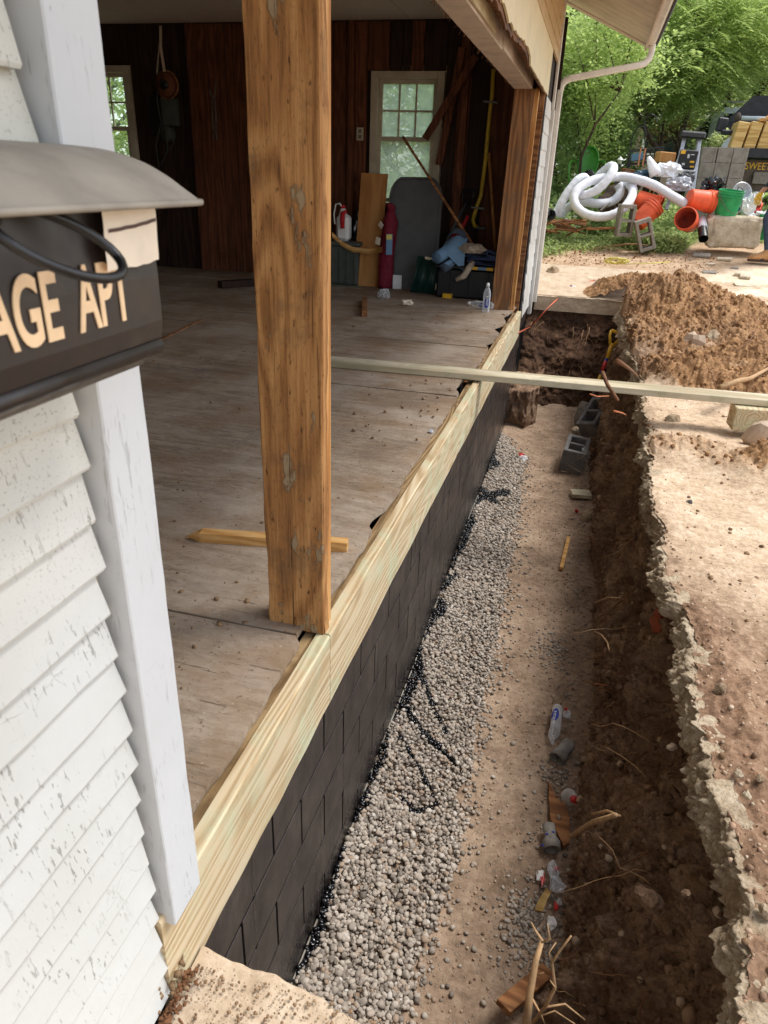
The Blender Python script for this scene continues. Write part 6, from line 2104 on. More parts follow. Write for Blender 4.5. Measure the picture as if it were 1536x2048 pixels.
hose([(235, 915, 9.95), (270, 800, 9.95), (350, 650, 10.0), (440, 520, 10.05), (530, 420, 10.1), (610, 385, 10.15), (660, 440, 10.2)], 'left_arm')

# brown logs and wood scraps
rr = random.Random(41)
for k in range(20):
    px_ = 1088 + rr.uniform(0, 62) + (0 if k < 14 else rr.uniform(0, 40)); py_ = 446 + rr.uniform(-10, 20)
    c = PJ(px_, py_, 9.85 + rr.uniform(-.2, .1))
    a = rr.uniform(-.9, .9); L = rr.uniform(.16, .42)
    dv = Vector((math.cos(a), math.sin(a) * .5, rr.uniform(-.35, .45))) * L / 2
    o = MB().beam(c - dv, c + dv, rr.uniform(.03, .08), rr.uniform(.01, .025), (rr.uniform(-.6, .6), rr.uniform(-.6, .2), 1), .002).build('wood_scrap', M['splint'])
    tag(o, 'broken brown board piece in the splintered wood heap by the house corner', 'wood scrap', 'broken board pieces heaped by the house corner')
o = MB().beam(PJ(1172, 458, 9.6), PJ(1232, 456, 9.6), .06, .03).build('wood_scrap', M['splint']); tag(o, 'flat pale board lying in the weeds below the white pipe loop', 'board')
o = MB().beam(PJ(1196, 426, 9.95), PJ(1216, 410, 10.0), .02, .30, (.2, -.9, .3), .004).build('grey_panel', M['cmu']); tag(o, 'grey square panel propped inside the white pipe loop', 'panel')
st_ = thing('tree_stump', 'dark rough log lying behind the white pipe loops', 'log', PJ(1235, 400, 10.5))
V = []; pa, pb = PJ(1205, 420, 10.45), PJ(1262, 362, 10.7)
MB().tube([pa.lerp(pb, k / 10) + Vector((.02 * math.sin(k * 2), .02 * math.cos(k * 3), .02 * math.sin(k * 4))) for k in range(11)], [.17 + .02 * math.sin(k * 1.9) for k in range(11)], 16).build('log', M['bark'], st_, True)
# white sheet and black pipe end at far left
t = thing('black_pipe', 'black corrugated pipe end poking out of white cloth by the house corner', 'pipe', PJ(1100, 432, 9.7))
MB().tube([PJ(1090, 424, 9.85), PJ(1102, 430, 9.65)], .065, 16, 0, False).build('pipe_wall', M['blackmetal'], t, True)
for k in range(3): MB().tube([PJ(1093 + k * 4, 425.5 + k * 2, 9.80 - k * .06) + Vector((.068 * math.cos(a), 0, .068 * math.sin(a))) for a in np.linspace(0, 6.28, 16)], .006, 6).build('pipe_ridge', M['blackmetal'], t, True)
crumple('white_cloth', PJ(1090, 428, 9.9), (.13, .10, .15), 'whitebag', 92, 'white cloth wrapped round the black pipe by the house corner', 'cloth', sub=4, sharp=.5)
t = thing('black_pipe', 'white sock drain pipe with black open end beside the concrete chunk', 'pipe', PJ(1405, 478, 9.4))
MB().tube([PJ(1404, 440, 9.72), PJ(1406, 462, 9.5)], [.055, .06], 16).build('white_sock', M['whitesock'], t, True)
MB().tube([PJ(1405, 458, 9.5), PJ(1407, 478, 9.36)], .06, 18, 0, False).build('pipe_wall', M['blackmetal'], t, True)
MB().tube([PJ(1405.5, 462, 9.48), PJ(1405.6, 464, 9.47)], .058, 18).build('inner_stop', M['rubber'], t, True)
# plastic sheets and bags
crumple('white_sheet', PJ(1335, 342, 10.5), (.26, .18, .16), 'whitebag', 93, 'bunched bright white plastic sheet behind the drain pipe', 'sheet', sub=4, sharp=.5)
o = MB().tube([PJ(1312, 350, 10.4), PJ(1306, 335, 10.4), PJ(1300, 322, 10.4), PJ(1297, 313, 10.4)], [.09, .07, .045, .02], 12).build('sheet_corner', M['whitebag'], None, True); tag(o, 'pointed white plastic corner sticking up at the left of the sheet', 'sheet')
crumple('clear_bag', PJ(1357, 371, 10.2), (.22, .16, .14), 'clearbag', 94, 'grey translucent plastic bag between the white sheet and black bag', 'bag', sub=4, sharp=.55)
crumple('plastic_bag', PJ(1372, 357, 10.28), (.16, .1, .09), 'tablegrey', 95, 'dark grey plastic bag behind the translucent one', 'bag', sub=4, sharp=.6)
crumple('garbage_bag', PJ(1424, 382, 9.95), (.20, .18, .22), 'blackbag', 96, 'shiny black garbage bag in front of the block stack', 'bag', sub=4, sharp=.6)
crumple('garbage_bag', PJ(1443, 402, 9.88), (.14, .12, .12), 'blackbag', 97, 'collapsed black plastic bag just behind the green bucket', 'bag', sub=4, sharp=.6)
crumple('blue_tarp', PJ(1288, 353, 10.6), (.22, .15, .10), 'bluetarp', 98, 'folded dark blue tarp left of the white plastic sheet', 'tarp', sub=4, sharp=.55)
crumple('white_sack', PJ(1497, 413, 9.8), (.13, .12, .19), 'whitebag', 99, 'white woven sack right of the green bucket', 'sack', sub=4, sharp=.5)
crumple('teal_bag', PJ(1481, 413, 9.9), (.05, .05, .14), 'mat_blue', 100, 'narrow teal printed bag between the green bucket and white sack', 'bag', sub=3, sharp=.4)
t = thing('round_pan', 'grey metal pan with handle behind the green bucket', 'pan', PJ(1480, 386, 10.0))
MB().lathe([(.001, 0), (.12, 0), (.14, .05), (.13, .05), (.115, .012), (.001, .012)], 22, 0, Matrix.Translation(PJ(1480, 388, 10.0)) @ Euler((rad(70), 0, rad(20))).to_matrix().to_4x4()).build('pan_body', M['aluminium'], t, True)
MB().tube([PJ(1474, 380, 9.92), PJ(1478, 374, 9.9), PJ(1484, 376, 9.9), PJ(1488, 384, 9.92)], .008, 6).build('pan_handle', M['steel'], t, True)
t = thing('sprayer', 'orange sprayer with clear tank beside the white sack', 'sprayer', PJ(1516, 405, 9.9))
MB().box(PJ(1515, 394, 9.95), (.13, .10, .14), None, .03).build('clear_tank', M['clear'], t, True)
MB().box(PJ(1513, 411, 9.88), (.14, .12, .13), None, .03).build('motor_body', M['orange'], t, True)
MB().tube([PJ(1517, 405, 9.80), PJ(1517, 405, 9.86)], .035, 14).build('dial', M['white'], t, True)
MB().beam(PJ(1508, 424, 9.8), PJ(1522, 418, 9.8), .05, .04, (0, 0, 1), .01).build('red_nozzle', M['pink'], t)
for k, (px_, py_) in enumerate(((1518, 436), (1505, 432), (1528, 434), (1522, 428))):
    crumple('plastic_scrap', PJ(px_, py_, 9.75), (.08, .06, .04), 'whitebag' if k % 2 else 'clearbag', 103 + k, ['white plastic scrap on the concrete chunk top', 'pale plastic scrap beside the white sack foot', 'clear scrap near the right green bucket', 'crumpled scrap under the sprayer nozzle'][k], 'plastic', sub=3)
# flat stones on the pale dirt
for k, (px_, py_, w, d_, h_, lb) in enumerate(((1405, 500, .22, .12, .03, 'long pale flagstone piece at the edge of the weeds'), (1452, 505, .18, .06, .03, 'thin grey slab piece below the concrete chunk'), (1425, 515, .10, .05, .015, 'sliver of grey stone on the pale dirt'), (1473, 520, .09, .05, .015, 'small grey flake on the pale dirt'), (1480, 534, .09, .08, .05, 'grey stone cube near the boot'), (1494, 538, .12, .09, .05, 'grey stone lump right of the grey cube'), (1422, 531, .16, .08, .02, 'flat grey slab piece behind the clay heap'), (1500, 549, .30, .10, .02, 'long white slab sliver right of the clay heap'))):
    yq = 9.4 + (550 - py_) * .026
    p = PY(px_, py_, yq); p.z = float(G(yq)) + h_ * .5
    o = MB().box(p, (w, d_, h_), (random.uniform(.1, .25) + .1, random.uniform(-.05, .05), random.uniform(-.2, .2)), .006).build('stone_slab', M['rockgrey' if k % 3 else 'cmu']); tag(o, lb, 'stone')
rt_ = smooth([PJ(1180, 498, 9.5), PJ(1215, 493, 9.55), PJ(1260, 488, 9.6), PJ(1300, 492, 9.55)], 4)
o = MB().tube(rt_, .012, 6).build('branch', M['root'], None, True); tag(o, 'long dry branch lying at the edge of the weeds', 'branch')

# step ladder with a tool case
t = thing('step_ladder', 'grey aluminium step ladder with black top cap beside the block stack', 'ladder', PJ(1380, 360, 10.75))
yl_ = 10.7
tl, tr_ = PJ(1369, 276, yl_), PJ(1400, 274, yl_)
bl, br = PJ(1345, 372, yl_ - .25), PJ(1386, 378, yl_ - .25)
bl = tl + (bl - tl) * 1.5; br = tr_ + (br - tr_) * 1.5
MB().beam(tl, bl, .05, .03, (0, -1, 0), .004).build('front_rail', M['aluminium'], t); MB().beam(tr_, br, .05, .03, (0, -1, 0), .004).build('front_rail', M['aluminium'], t)
MB().beam(tl + Vector((.01, .05, 0)), bl + Vector((.05, .75, 0)), .03, .02, (0, -1, 0), .003).build('rear_rail', M['aluminium'], t); MB().beam(tr_ + Vector((-.01, .05, 0)), br + Vector((-.03, .75, 0)), .03, .02, (0, -1, 0), .003).build('rear_rail', M['aluminium'], t)
MB().box((tl + tr_) / 2 + Vector((0, 0, .03)), (.34, .18, .09), (0, .05, 0), .02).build('top_cap', M['blackmetal'], t)
for f in (.22, .44, .66, .85):
    MB().beam(tl.lerp(bl, f), tr_.lerp(br, f), .075, .025, (0, 0, 1), .003).build('step', M['aluminium'], t)
t = thing('tool_case', 'black tool case with yellow labels resting in the step ladder', 'case', PJ(1374, 320, 10.55))
c = PJ(1375, 319, 10.55)
MB().box(c, (.24, .10, .24), (0, .06, 0), .012).build('case_body', M['tote'], t)
for (dx, dz, w, h_, mt) in ((-.08, .09, .06, .045, 'yellow'), (.06, -.03, .06, .025, 'yellow'), (.07, -.09, .05, .02, 'yellow'), (.0, .04, .03, .05, 'aluminium'), (.05, .06, .05, .012, 'aluminium'), (-.05, -.06, .04, .03, 'aluminium')):
    MB().box(c + Vector((dx, -.053, dz)), (w, .008, h_), None, .002).build('label_patch', M[mt], t)
o = MB().box(PJ(1330, 315, 11.0), (.24, .2, .14), (0, .05, .3), .01).build('cardboard_box', M['tanboard']); tag(o, 'small tan cardboard box behind the white sheet', 'box')

# green shell chair
t = thing('garden_chair', 'green metal shell back garden chair among the shrubs', 'chair', PJ(1172, 350, 12.0))
def shell(u, v):
    w = .165 * math.sqrt(max(0, 1 - (max(0, v - .45) / .57) ** 2)) * (.75 + .25 * min(1, v * 2.5))
    a = (u - .5) * 2
    p = PJ(1172, 352, 12.0)
    return (p.x + a * w, p.y - .03 + .05 * (1 - a * a) + .10 * v, p.z + .44 * v + .003 * math.sin(a * 40))
mb = MB().cloth(shell, 24, 20); mb.build('shell_back', M['greenchair'], t, True)
ed = [Vector(shell(0, v)) for v in np.linspace(0, 1, 18)] + [Vector(shell(1, v)) for v in np.linspace(1, 0, 18)]
MB().tube(ed, .012, 8).build('back_rim', M['greenchair'], t, True)
p = PJ(1172, 352, 12.0)
MB().cloth(lambda u, v: (p.x + (u - .5) * .36, p.y - .42 * v - .02, p.z - .01 + .02 * math.sin(v * 3) - .03 * abs(u - .5)), 12, 10).build('seat', M['greenchair'], t, True)
for s_ in (-1, 1):
    MB().tube(smooth([p + Vector((s_ * .16, .02, .22)), p + Vector((s_ * .24, -.12, .22)), p + Vector((s_ * .28, -.32, .17)), p + Vector((s_ * .25, -.38, -.1)), p + Vector((s_ * .22, -.2, -.33)), p + Vector((s_ * .18, .12, -.33))], 5), .013, 8).build('arm_frame', M['greenchair'], t, True)
t = thing('lime_tub', 'lime yellow plastic tub seen through the white pipe loops', 'tub', PJ(1210, 380, 10.9))
MB().lathe([(.001, 0), (.12, 0), (.15, .16), (.16, .16), (.16, .18), (.14, .18), (.11, .02), (.001, .02)], 22, 0, Matrix.Translation(PJ(1208, 388, 10.9))).build('tub_wall', M['lime'], t, True)
crumple('black_tool', PJ(1178, 348, 11.6), (.09, .07, .09), 'blackmetal', 110, 'black garden tool head in front of the green chair', 'tool', sub=3)
# bench
t = thing('garden_bench', 'black slatted metal bench under the red leaved tree', 'bench', PJ(1293, 335, 13.6))
yb = 13.6
A_, B_ = PJ(1260, 303, yb), PJ(1327, 294, yb)
for k in range(5):
    MB().beam(A_ - Vector((0, 0, .055 * k)), B_ - Vector((0, 0, .055 * k)), .02, .035 if k in (0, 4) else .018, (0, 0, 1), .003).build('back_slat', M['blackmetal'], t)
for q in (A_, B_, (A_ + B_) / 2):
    MB().beam(q + Vector((0, 0, .01)), q - Vector((0, 0, .26)), .03, .03, (0, 1, 0), .003).build('back_post', M['blackmetal'], t)
for k in range(4):
    MB().beam(A_ + Vector((0, -.1 - .09 * k, -.36)), B_ + Vector((0, -.1 - .09 * k, -.36)), .06, .02, (0, 0, 1), .003).build('seat_slat', M['blackmetal'], t)
for q in (A_, B_):
    for dy in (.0, -.4): MB().beam(q + Vector((0, dy, -.2 if dy == 0 else -.36)), q + Vector((0, dy, -.85)), .035, .035, (0, 1, 0), .003).build('leg', M['blackmetal'], t)
MB().beam(A_ + Vector((.04, -.01, -.10)), A_.lerp(B_, .42) + Vector((0, -.01, -.10)), .01, .12, (0, 0, 1), .003).build('pale_cushion', M['mat_blue'], t)
for k in range(2):
    o = MB().beam(PJ(1282 + k * 9, 297, 13.2), PJ(1276 + k * 9, 332, 13.1), .025, .025).build('timber_strip', M['copper']); tag(o, ['left reddish timber strip leaning on the black bench', 'right reddish timber strip leaning on the black bench'][k], 'strip')
# shepherd hooks
for k, (pl, lb) in enumerate((([(1258, 345), (1260, 300), (1266, 272), (1276, 255), (1286, 254), (1292, 264), (1292, 274)], 'tall thin black garden hook left of the red leaved tree'), ([(1290, 296), (1289, 250), (1292, 236), (1302, 228), (1311, 234), (1313, 246)], 'black double garden hook behind the bench'))):
    o = MB().tube(smooth([PJ(*q, 13.0) for q in pl], 5), .010, 6).build('garden_hook', M['blackmetal'], None, True); tag(o, lb, 'garden hook')
t = thing('path_light', 'small white garden lamp on a stake beside the shrubs', 'lamp', PJ(1239, 340, 12.5))
MB().lathe([(.001, .12), (.05, .07), (.06, .06), (.035, .055), (.03, 0), (.001, 0)], 14, 0, Matrix.Translation(PJ(1239, 328, 12.5))).build('shade', M['white'], t, True)
MB().tube([PJ(1239, 328, 12.5), PJ(1239, 350, 12.5)], .01, 6).build('stake', M['blackmetal'], t, True)
o = MB().beam(PJ(1243, 340, 11.8), PJ(1268, 344, 11.8), .14, .06).build('brick_edging', M['splint']); tag(o, 'reddish timber edging beyond the white pipe', 'edging')

# ================================================================== TRUCK
tk = thing('dump_truck', 'black flatbed dump truck loaded with yellowed timber at the right edge', 'truck', (3.2, 13.6, .8))
yt = 14.0
L0 = PY(1458, 298, yt); x0, z0 = L0.x, L0.z          # left end of the tail deck
xr = x0 + 2.3
MB().span((x0, yt, z0 - .10), (xr, yt + 3.4, z0), .01).build('deck', M['truckblack'], tk)
MB().span((x0 - .02, yt - .04, z0 - .12), (xr + .02, yt - .002, z0 + .02), .006).build('tail_sill', M['truckblack'], tk)
MB().span((x0 + .05, yt + 2.0, z0), (xr, yt + 2.06, z0 + .55), .006).build('headboard', M['truckblack'], tk)
pr = [(x0 + .12, z0 + .50), (xr, z0 + .50), (xr, z0 + .97), (x0 + .55, z0 + .97)]
MB().prism([(p_[0], p_[1]) for p_ in pr], .05, basis((1, 0, 0), (0, 0, 1), (0, -1, 0), (0, yt + 2.3, 0))).build('tarp_hood', M['truckblack'], tk)
MB().tube([PY(1483, 236, yt + 1.6), PY(1483, 236, yt + 1.6) + Vector((1.8, 0, -.02))], .035, 10).build('tarp_bar', M['truckwhite'], tk, True)
MB().rock(PY(1476, 234, yt + 1.6), (.07, .06, .05), 2, 2).build('bar_hinge', M['truckrust'], tk)
MB().span((x0 + .28, yt + .15, z0 - .62), (xr, yt + .2, z0 - .14), .006).build('rear_panel', M['truckrust'], tk)
MB().span((x0 + .05, yt + .4, z0 - .5), (x0 + .27, yt + 2.6, z0 - .14), .01).build('side_rail', M['truckblack'], tk)
MB().span((x0 + .48, yt + .10, z0 - .50), (x0 + .95, yt + .145, z0 - .32), .004).build('plate', M['steel'], tk)
V, F = text_mesh('SWEETEN', .15, .002, .85)
MB().add(V, F, 0, basis((1, 0, 0), (0, 0, 1), (0, -1, 0), (x0 + .60, yt + .145, z0 - .24))).build('lettering', M['yellow'], tk)
for k, dx in enumerate((.1, 1.7)):
    for dy in (.9,):
        w_ = MB().lathe([(.16, -.14), (.40, -.13), (.42, -.08), (.42, .08), (.40, .13), (.16, .14), (.16, -.14)], 28, 0, Matrix.Translation((x0 + .25 + dx, yt + dy, 1.22 - .02)) @ Euler((0, rad(90), 0)).to_matrix().to_4x4()).build('wheel', M['rubber'], tk, True)
        MB().lathe([(.001, -.145), (.15, -.14), (.16, -.1), (.16, .1), (.15, .14), (.001, .145)], 20, 0, Matrix.Translation((x0 + .25 + dx, yt + dy, 1.22 - .02)) @ Euler((0, rad(90), 0)).to_matrix().to_4x4()).build('rim', M['steel'], w_, True)
# cab in front
cab = MB().span((x0 + .10, yt + 3.6, 1.1), (xr - .1, yt + 5.4, 2.0), .12); cab.build('cab', M['truckwhite'], tk)
MB().span((x0 + .2, yt + 3.7, 2.0), (xr - .2, yt + 5.0, 2.62), .1).build('cab_roof', M['truckwhite'], tk)
MB().span((x0 + .3, yt + 3.68, 2.1), (xr - .3, yt + 3.705, 2.5), .01).build('rear_window', M['glassdark'], tk)
fd = smooth([PY(1462, 272, yt + .3), PY(1452, 282, yt + .3), PY(1444, 295, yt + .3), PY(1440, 314, yt + .3)], 5)
V = [];
for p_ in fd: V += [p_, p_ + Vector((.22, .02, -.0)), p_ + Vector((.22, .35, 0)), p_ + Vector((.02, .35, 0))]
F = []
for i in range(len(fd) - 1):
    for k in range(4): F.append((i * 4 + k, i * 4 + (k + 1) % 4, i * 4 + 4 + (k + 1) % 4, i * 4 + 4 + k))
F += [(0, 1, 2, 3), tuple(reversed([4 * (len(fd) - 1) + k for k in range(4)]))]
MB().add(V, F).build('fender', M['truckwhite'], tk, True)
m_ = MB().box(PY(1444, 249, yt + .4), (.16, .07, .20), (0, .1, .1), .015).build('side_mirror', M['truckblack'], tk)
MB().box(PY(1455, 265, yt + .35), (.20, .08, .075), (0, .03, 0), .015).build('mirror_arm', M['truckblack'], tk)
MB().tube([PY(1434, 262, yt + .4), PY(1444, 268, yt + .4), PY(1462, 264, yt + .4)], .012, 6).build('mirror_bracket', M['aluminium'], tk, True)
# timber load: pieces standing proud of the tail
for k in range(5):
    a = x0 + .03 + k * .20
    o = MB().box((a + .09, yt + .30, z0 + .20), (.17, .62, .39), (0, rad(8), 0), .01).build('timber_block', M['pallet_lumber'])
    tag(o, 'yellowed thick timber, number %s from the left on the truck tail' % ['one', 'two', 'three', 'four', 'five'][k], 'timber', 'thick timbers on the truck tail')
for k in range(5):
    a = x0 + .42 + k * .17
    o = MB().beam((a, yt + .0, z0 + .43 + .02 * (k % 2)), (a + .22, yt + 1.6, z0 + .50 + .03 * (k % 2)), .09, .04, (0, 0, 1), .003).build('loose_board', M['fresh'])
    tag(o, ['leftmost loose pale board atop the truck timbers', 'second loose pale board atop the truck timbers', 'middle loose pale board atop the truck timbers', 'fourth loose pale board atop the truck timbers', 'last loose pale board atop the truck timbers'][k], 'board')
o = MB().beam((x0 + .50, yt + .5, z0 + .44), (x0 + .74, yt + .55, z0 + .66), .03, .05, (0, 0, 1), .003).build('loose_board', M['fresh']); tag(o, 'narrow pale board sticking up from the truck load', 'board')

# ================================================================== HOUSE BEHIND
hy = 25.0
ho = thing('house', 'brown sided house with dark roof half hidden by trees', 'house', (3, hy, 1))
hx0, hx1 = PY(1268, 300, hy).x, PY(1478, 300, hy).x
MB().span((hx0, hy, .6), (hx1, hy + 6, 3.9), .02).build('wall', M['housewall'], ho)
zt = PY(1400, 237, hy).z
MB().span((hx0 - .4, hy - .35, zt - .08), (hx1 + .3, hy - .25, zt + .06), .02).build('fascia', M['gutter'], ho)
MB().prism([(hy - .4, zt), (hy + 6.4, zt), (hy + 3, zt + 2.0)], hx1 - hx0 + .7, basis((0, 1, 0), (0, 0, 1), (1, 0, 0), (hx0 - .35, 0, 0))).build('roof', M['houseroof'], ho)
for (px_, py_, w, h_) in ((1312, 272, .55, .9), (1372, 290, .5, .75), (1342, 272, .35, .9), (1430, 285, .5, .9)):
    p = PY(px_, py_, hy - .01)
    f_ = MB().box(p, (w + .16, .06, h_ + .16), None, .01).build('window', M['gutter'], ho)
    MB().box(p - Vector((0, .03, 0)), (w, .03, h_), None, .004).build('pane', M['glassdark'], f_)
gr = thing('shed', 'small dark grey shed with steep roof left of the truck mirror', 'shed', (3, 18, .9))
sx0, sx1 = PY(1402, 300, 19).x, PY(1446, 300, 19).x
MB().span((sx0, 19, .7), (sx1, 20.5, PY(1425, 262, 19).z), .02).build('wall', M['truckblack'], gr)
zt = PY(1425, 262, 19).z
MB().prism([(sx0 - .15, zt), (sx1 + .15, zt), ((sx0 + sx1) / 2 + .1, zt + .55)], 1.7, basis((1, 0, 0), (0, 0, 1), (0, -1, 0), (0, 20.6, 0))).build('roof', M['houseroof'], gr)
for k, (py_, lb) in enumerate(((203, 'upper pale overhead wire beyond the truck'), (225, 'lower pale overhead wire beyond the truck'))):
    o = MB().tube([PY(1390, py_, 18), PY(1450, py_ + .6, 18), PY(1560, py_ + 1, 18)], .012, 5).build('overhead_wire', M['aluminium'], None, True); tag(o, lb, 'wire')

# ================================================================== TREES AND SHRUBS
def leaves(name, parent, C, Rr, n, size, mat, seed, clump=.22, nclump=70, up=1.0, shell=.55, low=-1.0):
    r = np.random.default_rng(seed)
    d = r.normal(0, 1, (nclump, 3)); d /= np.linalg.norm(d, axis=1)[:, None]
    cen = d * (shell + (1 - shell) * r.uniform(0, 1, nclump) ** .6)[:, None] * (1 + .22 * fbm(d * 1.8 + seed, 3, .5, seed))[:, None]
    cen = cen[cen[:, 2] > low]
    k = r.integers(0, len(cen), n)
    P = cen[k] + r.normal(0, clump, (n, 3)) * np.array([1, 1, .75])
    P = P * np.asarray(Rr) + np.asarray(C)
    nr = r.normal(0, 1, (n, 3)); nr[:, 2] = np.abs(nr[:, 2]) + up; nr /= np.linalg.norm(nr, axis=1)[:, None]
    t = r.normal(0, 1, (n, 3)); t[:, 2] -= .5; t -= nr * (t * nr).sum(1)[:, None]; t /= np.linalg.norm(t, axis=1)[:, None]
    b = np.cross(nr, t)
    s = size * r.uniform(.6, 1.3, n)[:, None]
    V = np.stack([P, P + t * s * .5 + b * s * .30 + nr * s * .06, P + t * s, P + t * s * .5 - b * s * .30 + nr * s * .06], 1).reshape(-1, 3)
    F = np.arange(n * 4).reshape(-1, 4)
    return np_obj(name, V, F, M[mat] if isinstance(mat, str) else mat, parent, False)


def compound(name, parent, C, Rr, n, L, mat, seed, pairs=6):
    """feather leaves: a row of leaflets either side of a drooping stalk"""
    r = np.random.default_rng(seed)
    d = r.normal(0, 1, (n, 3)); d /= np.linalg.norm(d, axis=1)[:, None]
    P = d * r.uniform(.25, 1, n)[:, None] ** .6 * np.asarray(Rr) + np.asarray(C)
    a = r.uniform(0, 2 * np.pi, n)
    dirv = np.stack([np.cos(a), np.sin(a), r.uniform(-.7, .15, n)], 1)
    side = np.stack([-np.sin(a), np.cos(a), 0 * a], 1)
    VV = []
    for k in range(pairs):
        t = (k + .7) / pairs
        o = P + dirv * (L * t) - np.array([0, 0, 1]) * (L * .35 * t * t)
        ll = L * .34 * (1 - .45 * abs(t - .45))
        for s_ in (-1, 1):
            tip = o + (side * s_ * .9 + dirv * .45) * ll - np.array([0, 0, .25]) * ll
            mid = (o + tip) / 2
            w = dirv * ll * .16
            VV.append(np.stack([o, mid + w + [0, 0, .01], tip, mid - w], 1))
    V = np.concatenate(VV, 0).reshape(-1, 3)
    return np_obj(name, V, np.arange(len(V)).reshape(-1, 4), M[mat], parent, False)


def tree(name, label, px_, py_, y, Rr, n, size, mat, seed, cat='tree', trunk=.09, comp=False, pos=None, group=None, low=-1.0, **kw):
    C = PY(px_, py_, y) if pos is None else Vector(pos)
    gz = float(G(y))
    t = thing(name, label, cat, (C.x, y, gz), group)
    rr = random.Random(seed)
    pts = [Vector((C.x + .12 * rr.uniform(-1, 1) * k, y + .1 * rr.uniform(-1, 1) * k, gz - .1 + (C.z - gz + .1) * k / 5)) for k in range(6)]
    MB().tube(pts, [trunk * (1 - .11 * k) for k in range(6)], 9).build('trunk', M['bark'], t, True)
    for b in range(9):
        s = pts[rr.choice([2, 3, 4])]
        e = C + Vector((rr.uniform(-.8, .8) * Rr[0], rr.uniform(-.8, .8) * Rr[1], rr.uniform(-.3, .85) * Rr[2]))
        m = s.lerp(e, .5) + Vector((0, 0, .12 * Rr[2]))
        MB().tube([s, m, e], [trunk * .45, trunk * .28, trunk * .1], 6).build('limb', M['bark'], t, True)
    if comp: compound('crown', t, C, Rr, n, size, mat, seed)
    else: leaves('crown', t, C, Rr, n, size, mat, seed, low=low, **kw)
    return t


tree('shrub', 'dark dense shrub mass right of the house corner above the pipe', 1165, 305, 16.4, (1.0, .9, .85), 9000, .085, 'leaf_dark', 201, 'shrub', .05, nclump=110)
tree('shrub', 'dark low shrub tight against the house corner downspout', 1118, 290, 13.9, (.34, .5, .95), 4200, .07, 'leaf_dark', 202, 'shrub', .04)
tree('shrub', 'mid green shrub right of the green chair', 1208, 285, 16.0, (.42, .6, .75), 4200, .075, 'leaf_mid', 203, 'shrub', .04)
tree('broadleaf_tree', 'bright lime leaved branch tree below the eave corner', 1190, 120, 13.6, (.95, .9, .75), 11000, .068, 'leaf_mid', 204, trunk=.03)
tree('broadleaf_tree', 'fresh green tree close behind the downspout', 1145, 190, 14.2, (.75, .7, .8), 9000, .062, 'leaf_mid', 205, trunk=.03)
tree('sumac_tree', 'tree with long feathery leaves over the bench', 1330, 140, 16.8, (1.5, 1.1, .75), 1300, .40, 'leaf_mid', 206, trunk=.08, comp=True)
tree('sumac_tree', 'feathery leaved tree right of the gutter end', 1420, 60, 17.2, (1.8, 1.2, 1.0), 1700, .42, 'leaf_mid', 207, trunk=.09, comp=True)
tree('sumac_tree', 'pale feathery leaved tree at the upper right corner', 1515, 80, 19, (1.7, 1.3, 1.3), 1500, .45, 'leaf_pale', 208, trunk=.09, comp=True)
tree('red_maple', 'small tree with red and green leaves above the bench', 1322, 235, 18.5, (.62, .6, .55), 900, .09, 'leaf_red', 209, trunk=.035)
tree('shrub', 'yellow green shrub right of the red leaved tree', 1380, 222, 19, (.62, .6, .5), 1700, .085, 'leaf_pale', 210, 'shrub', .04)
tree('shrub', 'pale shrub behind the truck mirror', 1455, 215, 22, (1.2, 1, .8), 3200, .11, 'leaf_pale', 211, 'shrub', .05)
tree('shrub', 'small round bush on the near side of the dark shed', 1415, 306, 16.5, (.38, .4, .2), 1300, .06, 'leaf_mid', 212, 'shrub', .03)
tree('shrub', 'light green bush beside the white truck fender', 1443, 284, 15.5, (.20, .2, .18), 700, .06, 'leaf_pale', 213, 'shrub', .02)
names = ['tall pale tree far left in the row beyond the house', 'second tall tree beyond the house', 'third tall tree in the row beyond the house', 'tall pale tree right behind the brown house', 'tall tree above the truck', 'tall pale tree far right beyond the truck', 'far tree outside to the right', 'far tree beyond the garage left', 'far tree beyond the garage middle']
for k, (px_, y, h, mt) in enumerate(((1120, 27, 4.6, 'leaf_mid'), (1215, 31, 5.2, 'leaf_dark'), (1300, 29, 5.0, 'leaf_mid'), (1390, 32, 5.6, 'leaf_pale'), (1470, 29, 5.0, 'leaf_mid'), (1545, 31, 5.4, 'leaf_pale'), (1640, 30, 5.4, 'leaf_mid'), (1000, 28, 5, 'leaf_mid'), (860, 29, 5, 'leaf_mid'))):
    C = PY(px_, 200, y)
    tree('tall_tree', names[k], px_, 150, y, (2.7, 2.4, h * .9), 6500, .26, mt, 220 + k, trunk=.18, pos=(C.x, y, 1.0 + h * .95), nclump=130)
# greenery outside the back windows
tree('shrub', 'leafy shrub right outside the pale framed window', 0, 0, 10.6, (1.3, .7, 1.3), 3800, .12, 'leaf_mid', 240, 'shrub', .04, pos=(-2.7, 10.6, 1.7))
tree('shrub', 'leafy shrub outside the dim window at left', 0, 0, 10.9, (1.5, .8, 1.5), 6000, .10, 'leaf_mid', 241, 'shrub', .04, pos=(-7.6, 11.2, 1.9))
tree('shrub', 'broad shrub behind the garage between both windows', 0, 0, 12.4, (2.2, .9, 1.8), 6000, .12, 'leaf_dark', 242, 'shrub', .05, pos=(-5.0, 12.4, 2.0))
tree('broadleaf_tree', 'tree standing behind the garage wall', 0, 0, 14, (2.6, 1.2, 2.2), 6000, .14, 'leaf_mid', 243, pos=(-9.5, 14.5, 3.0))

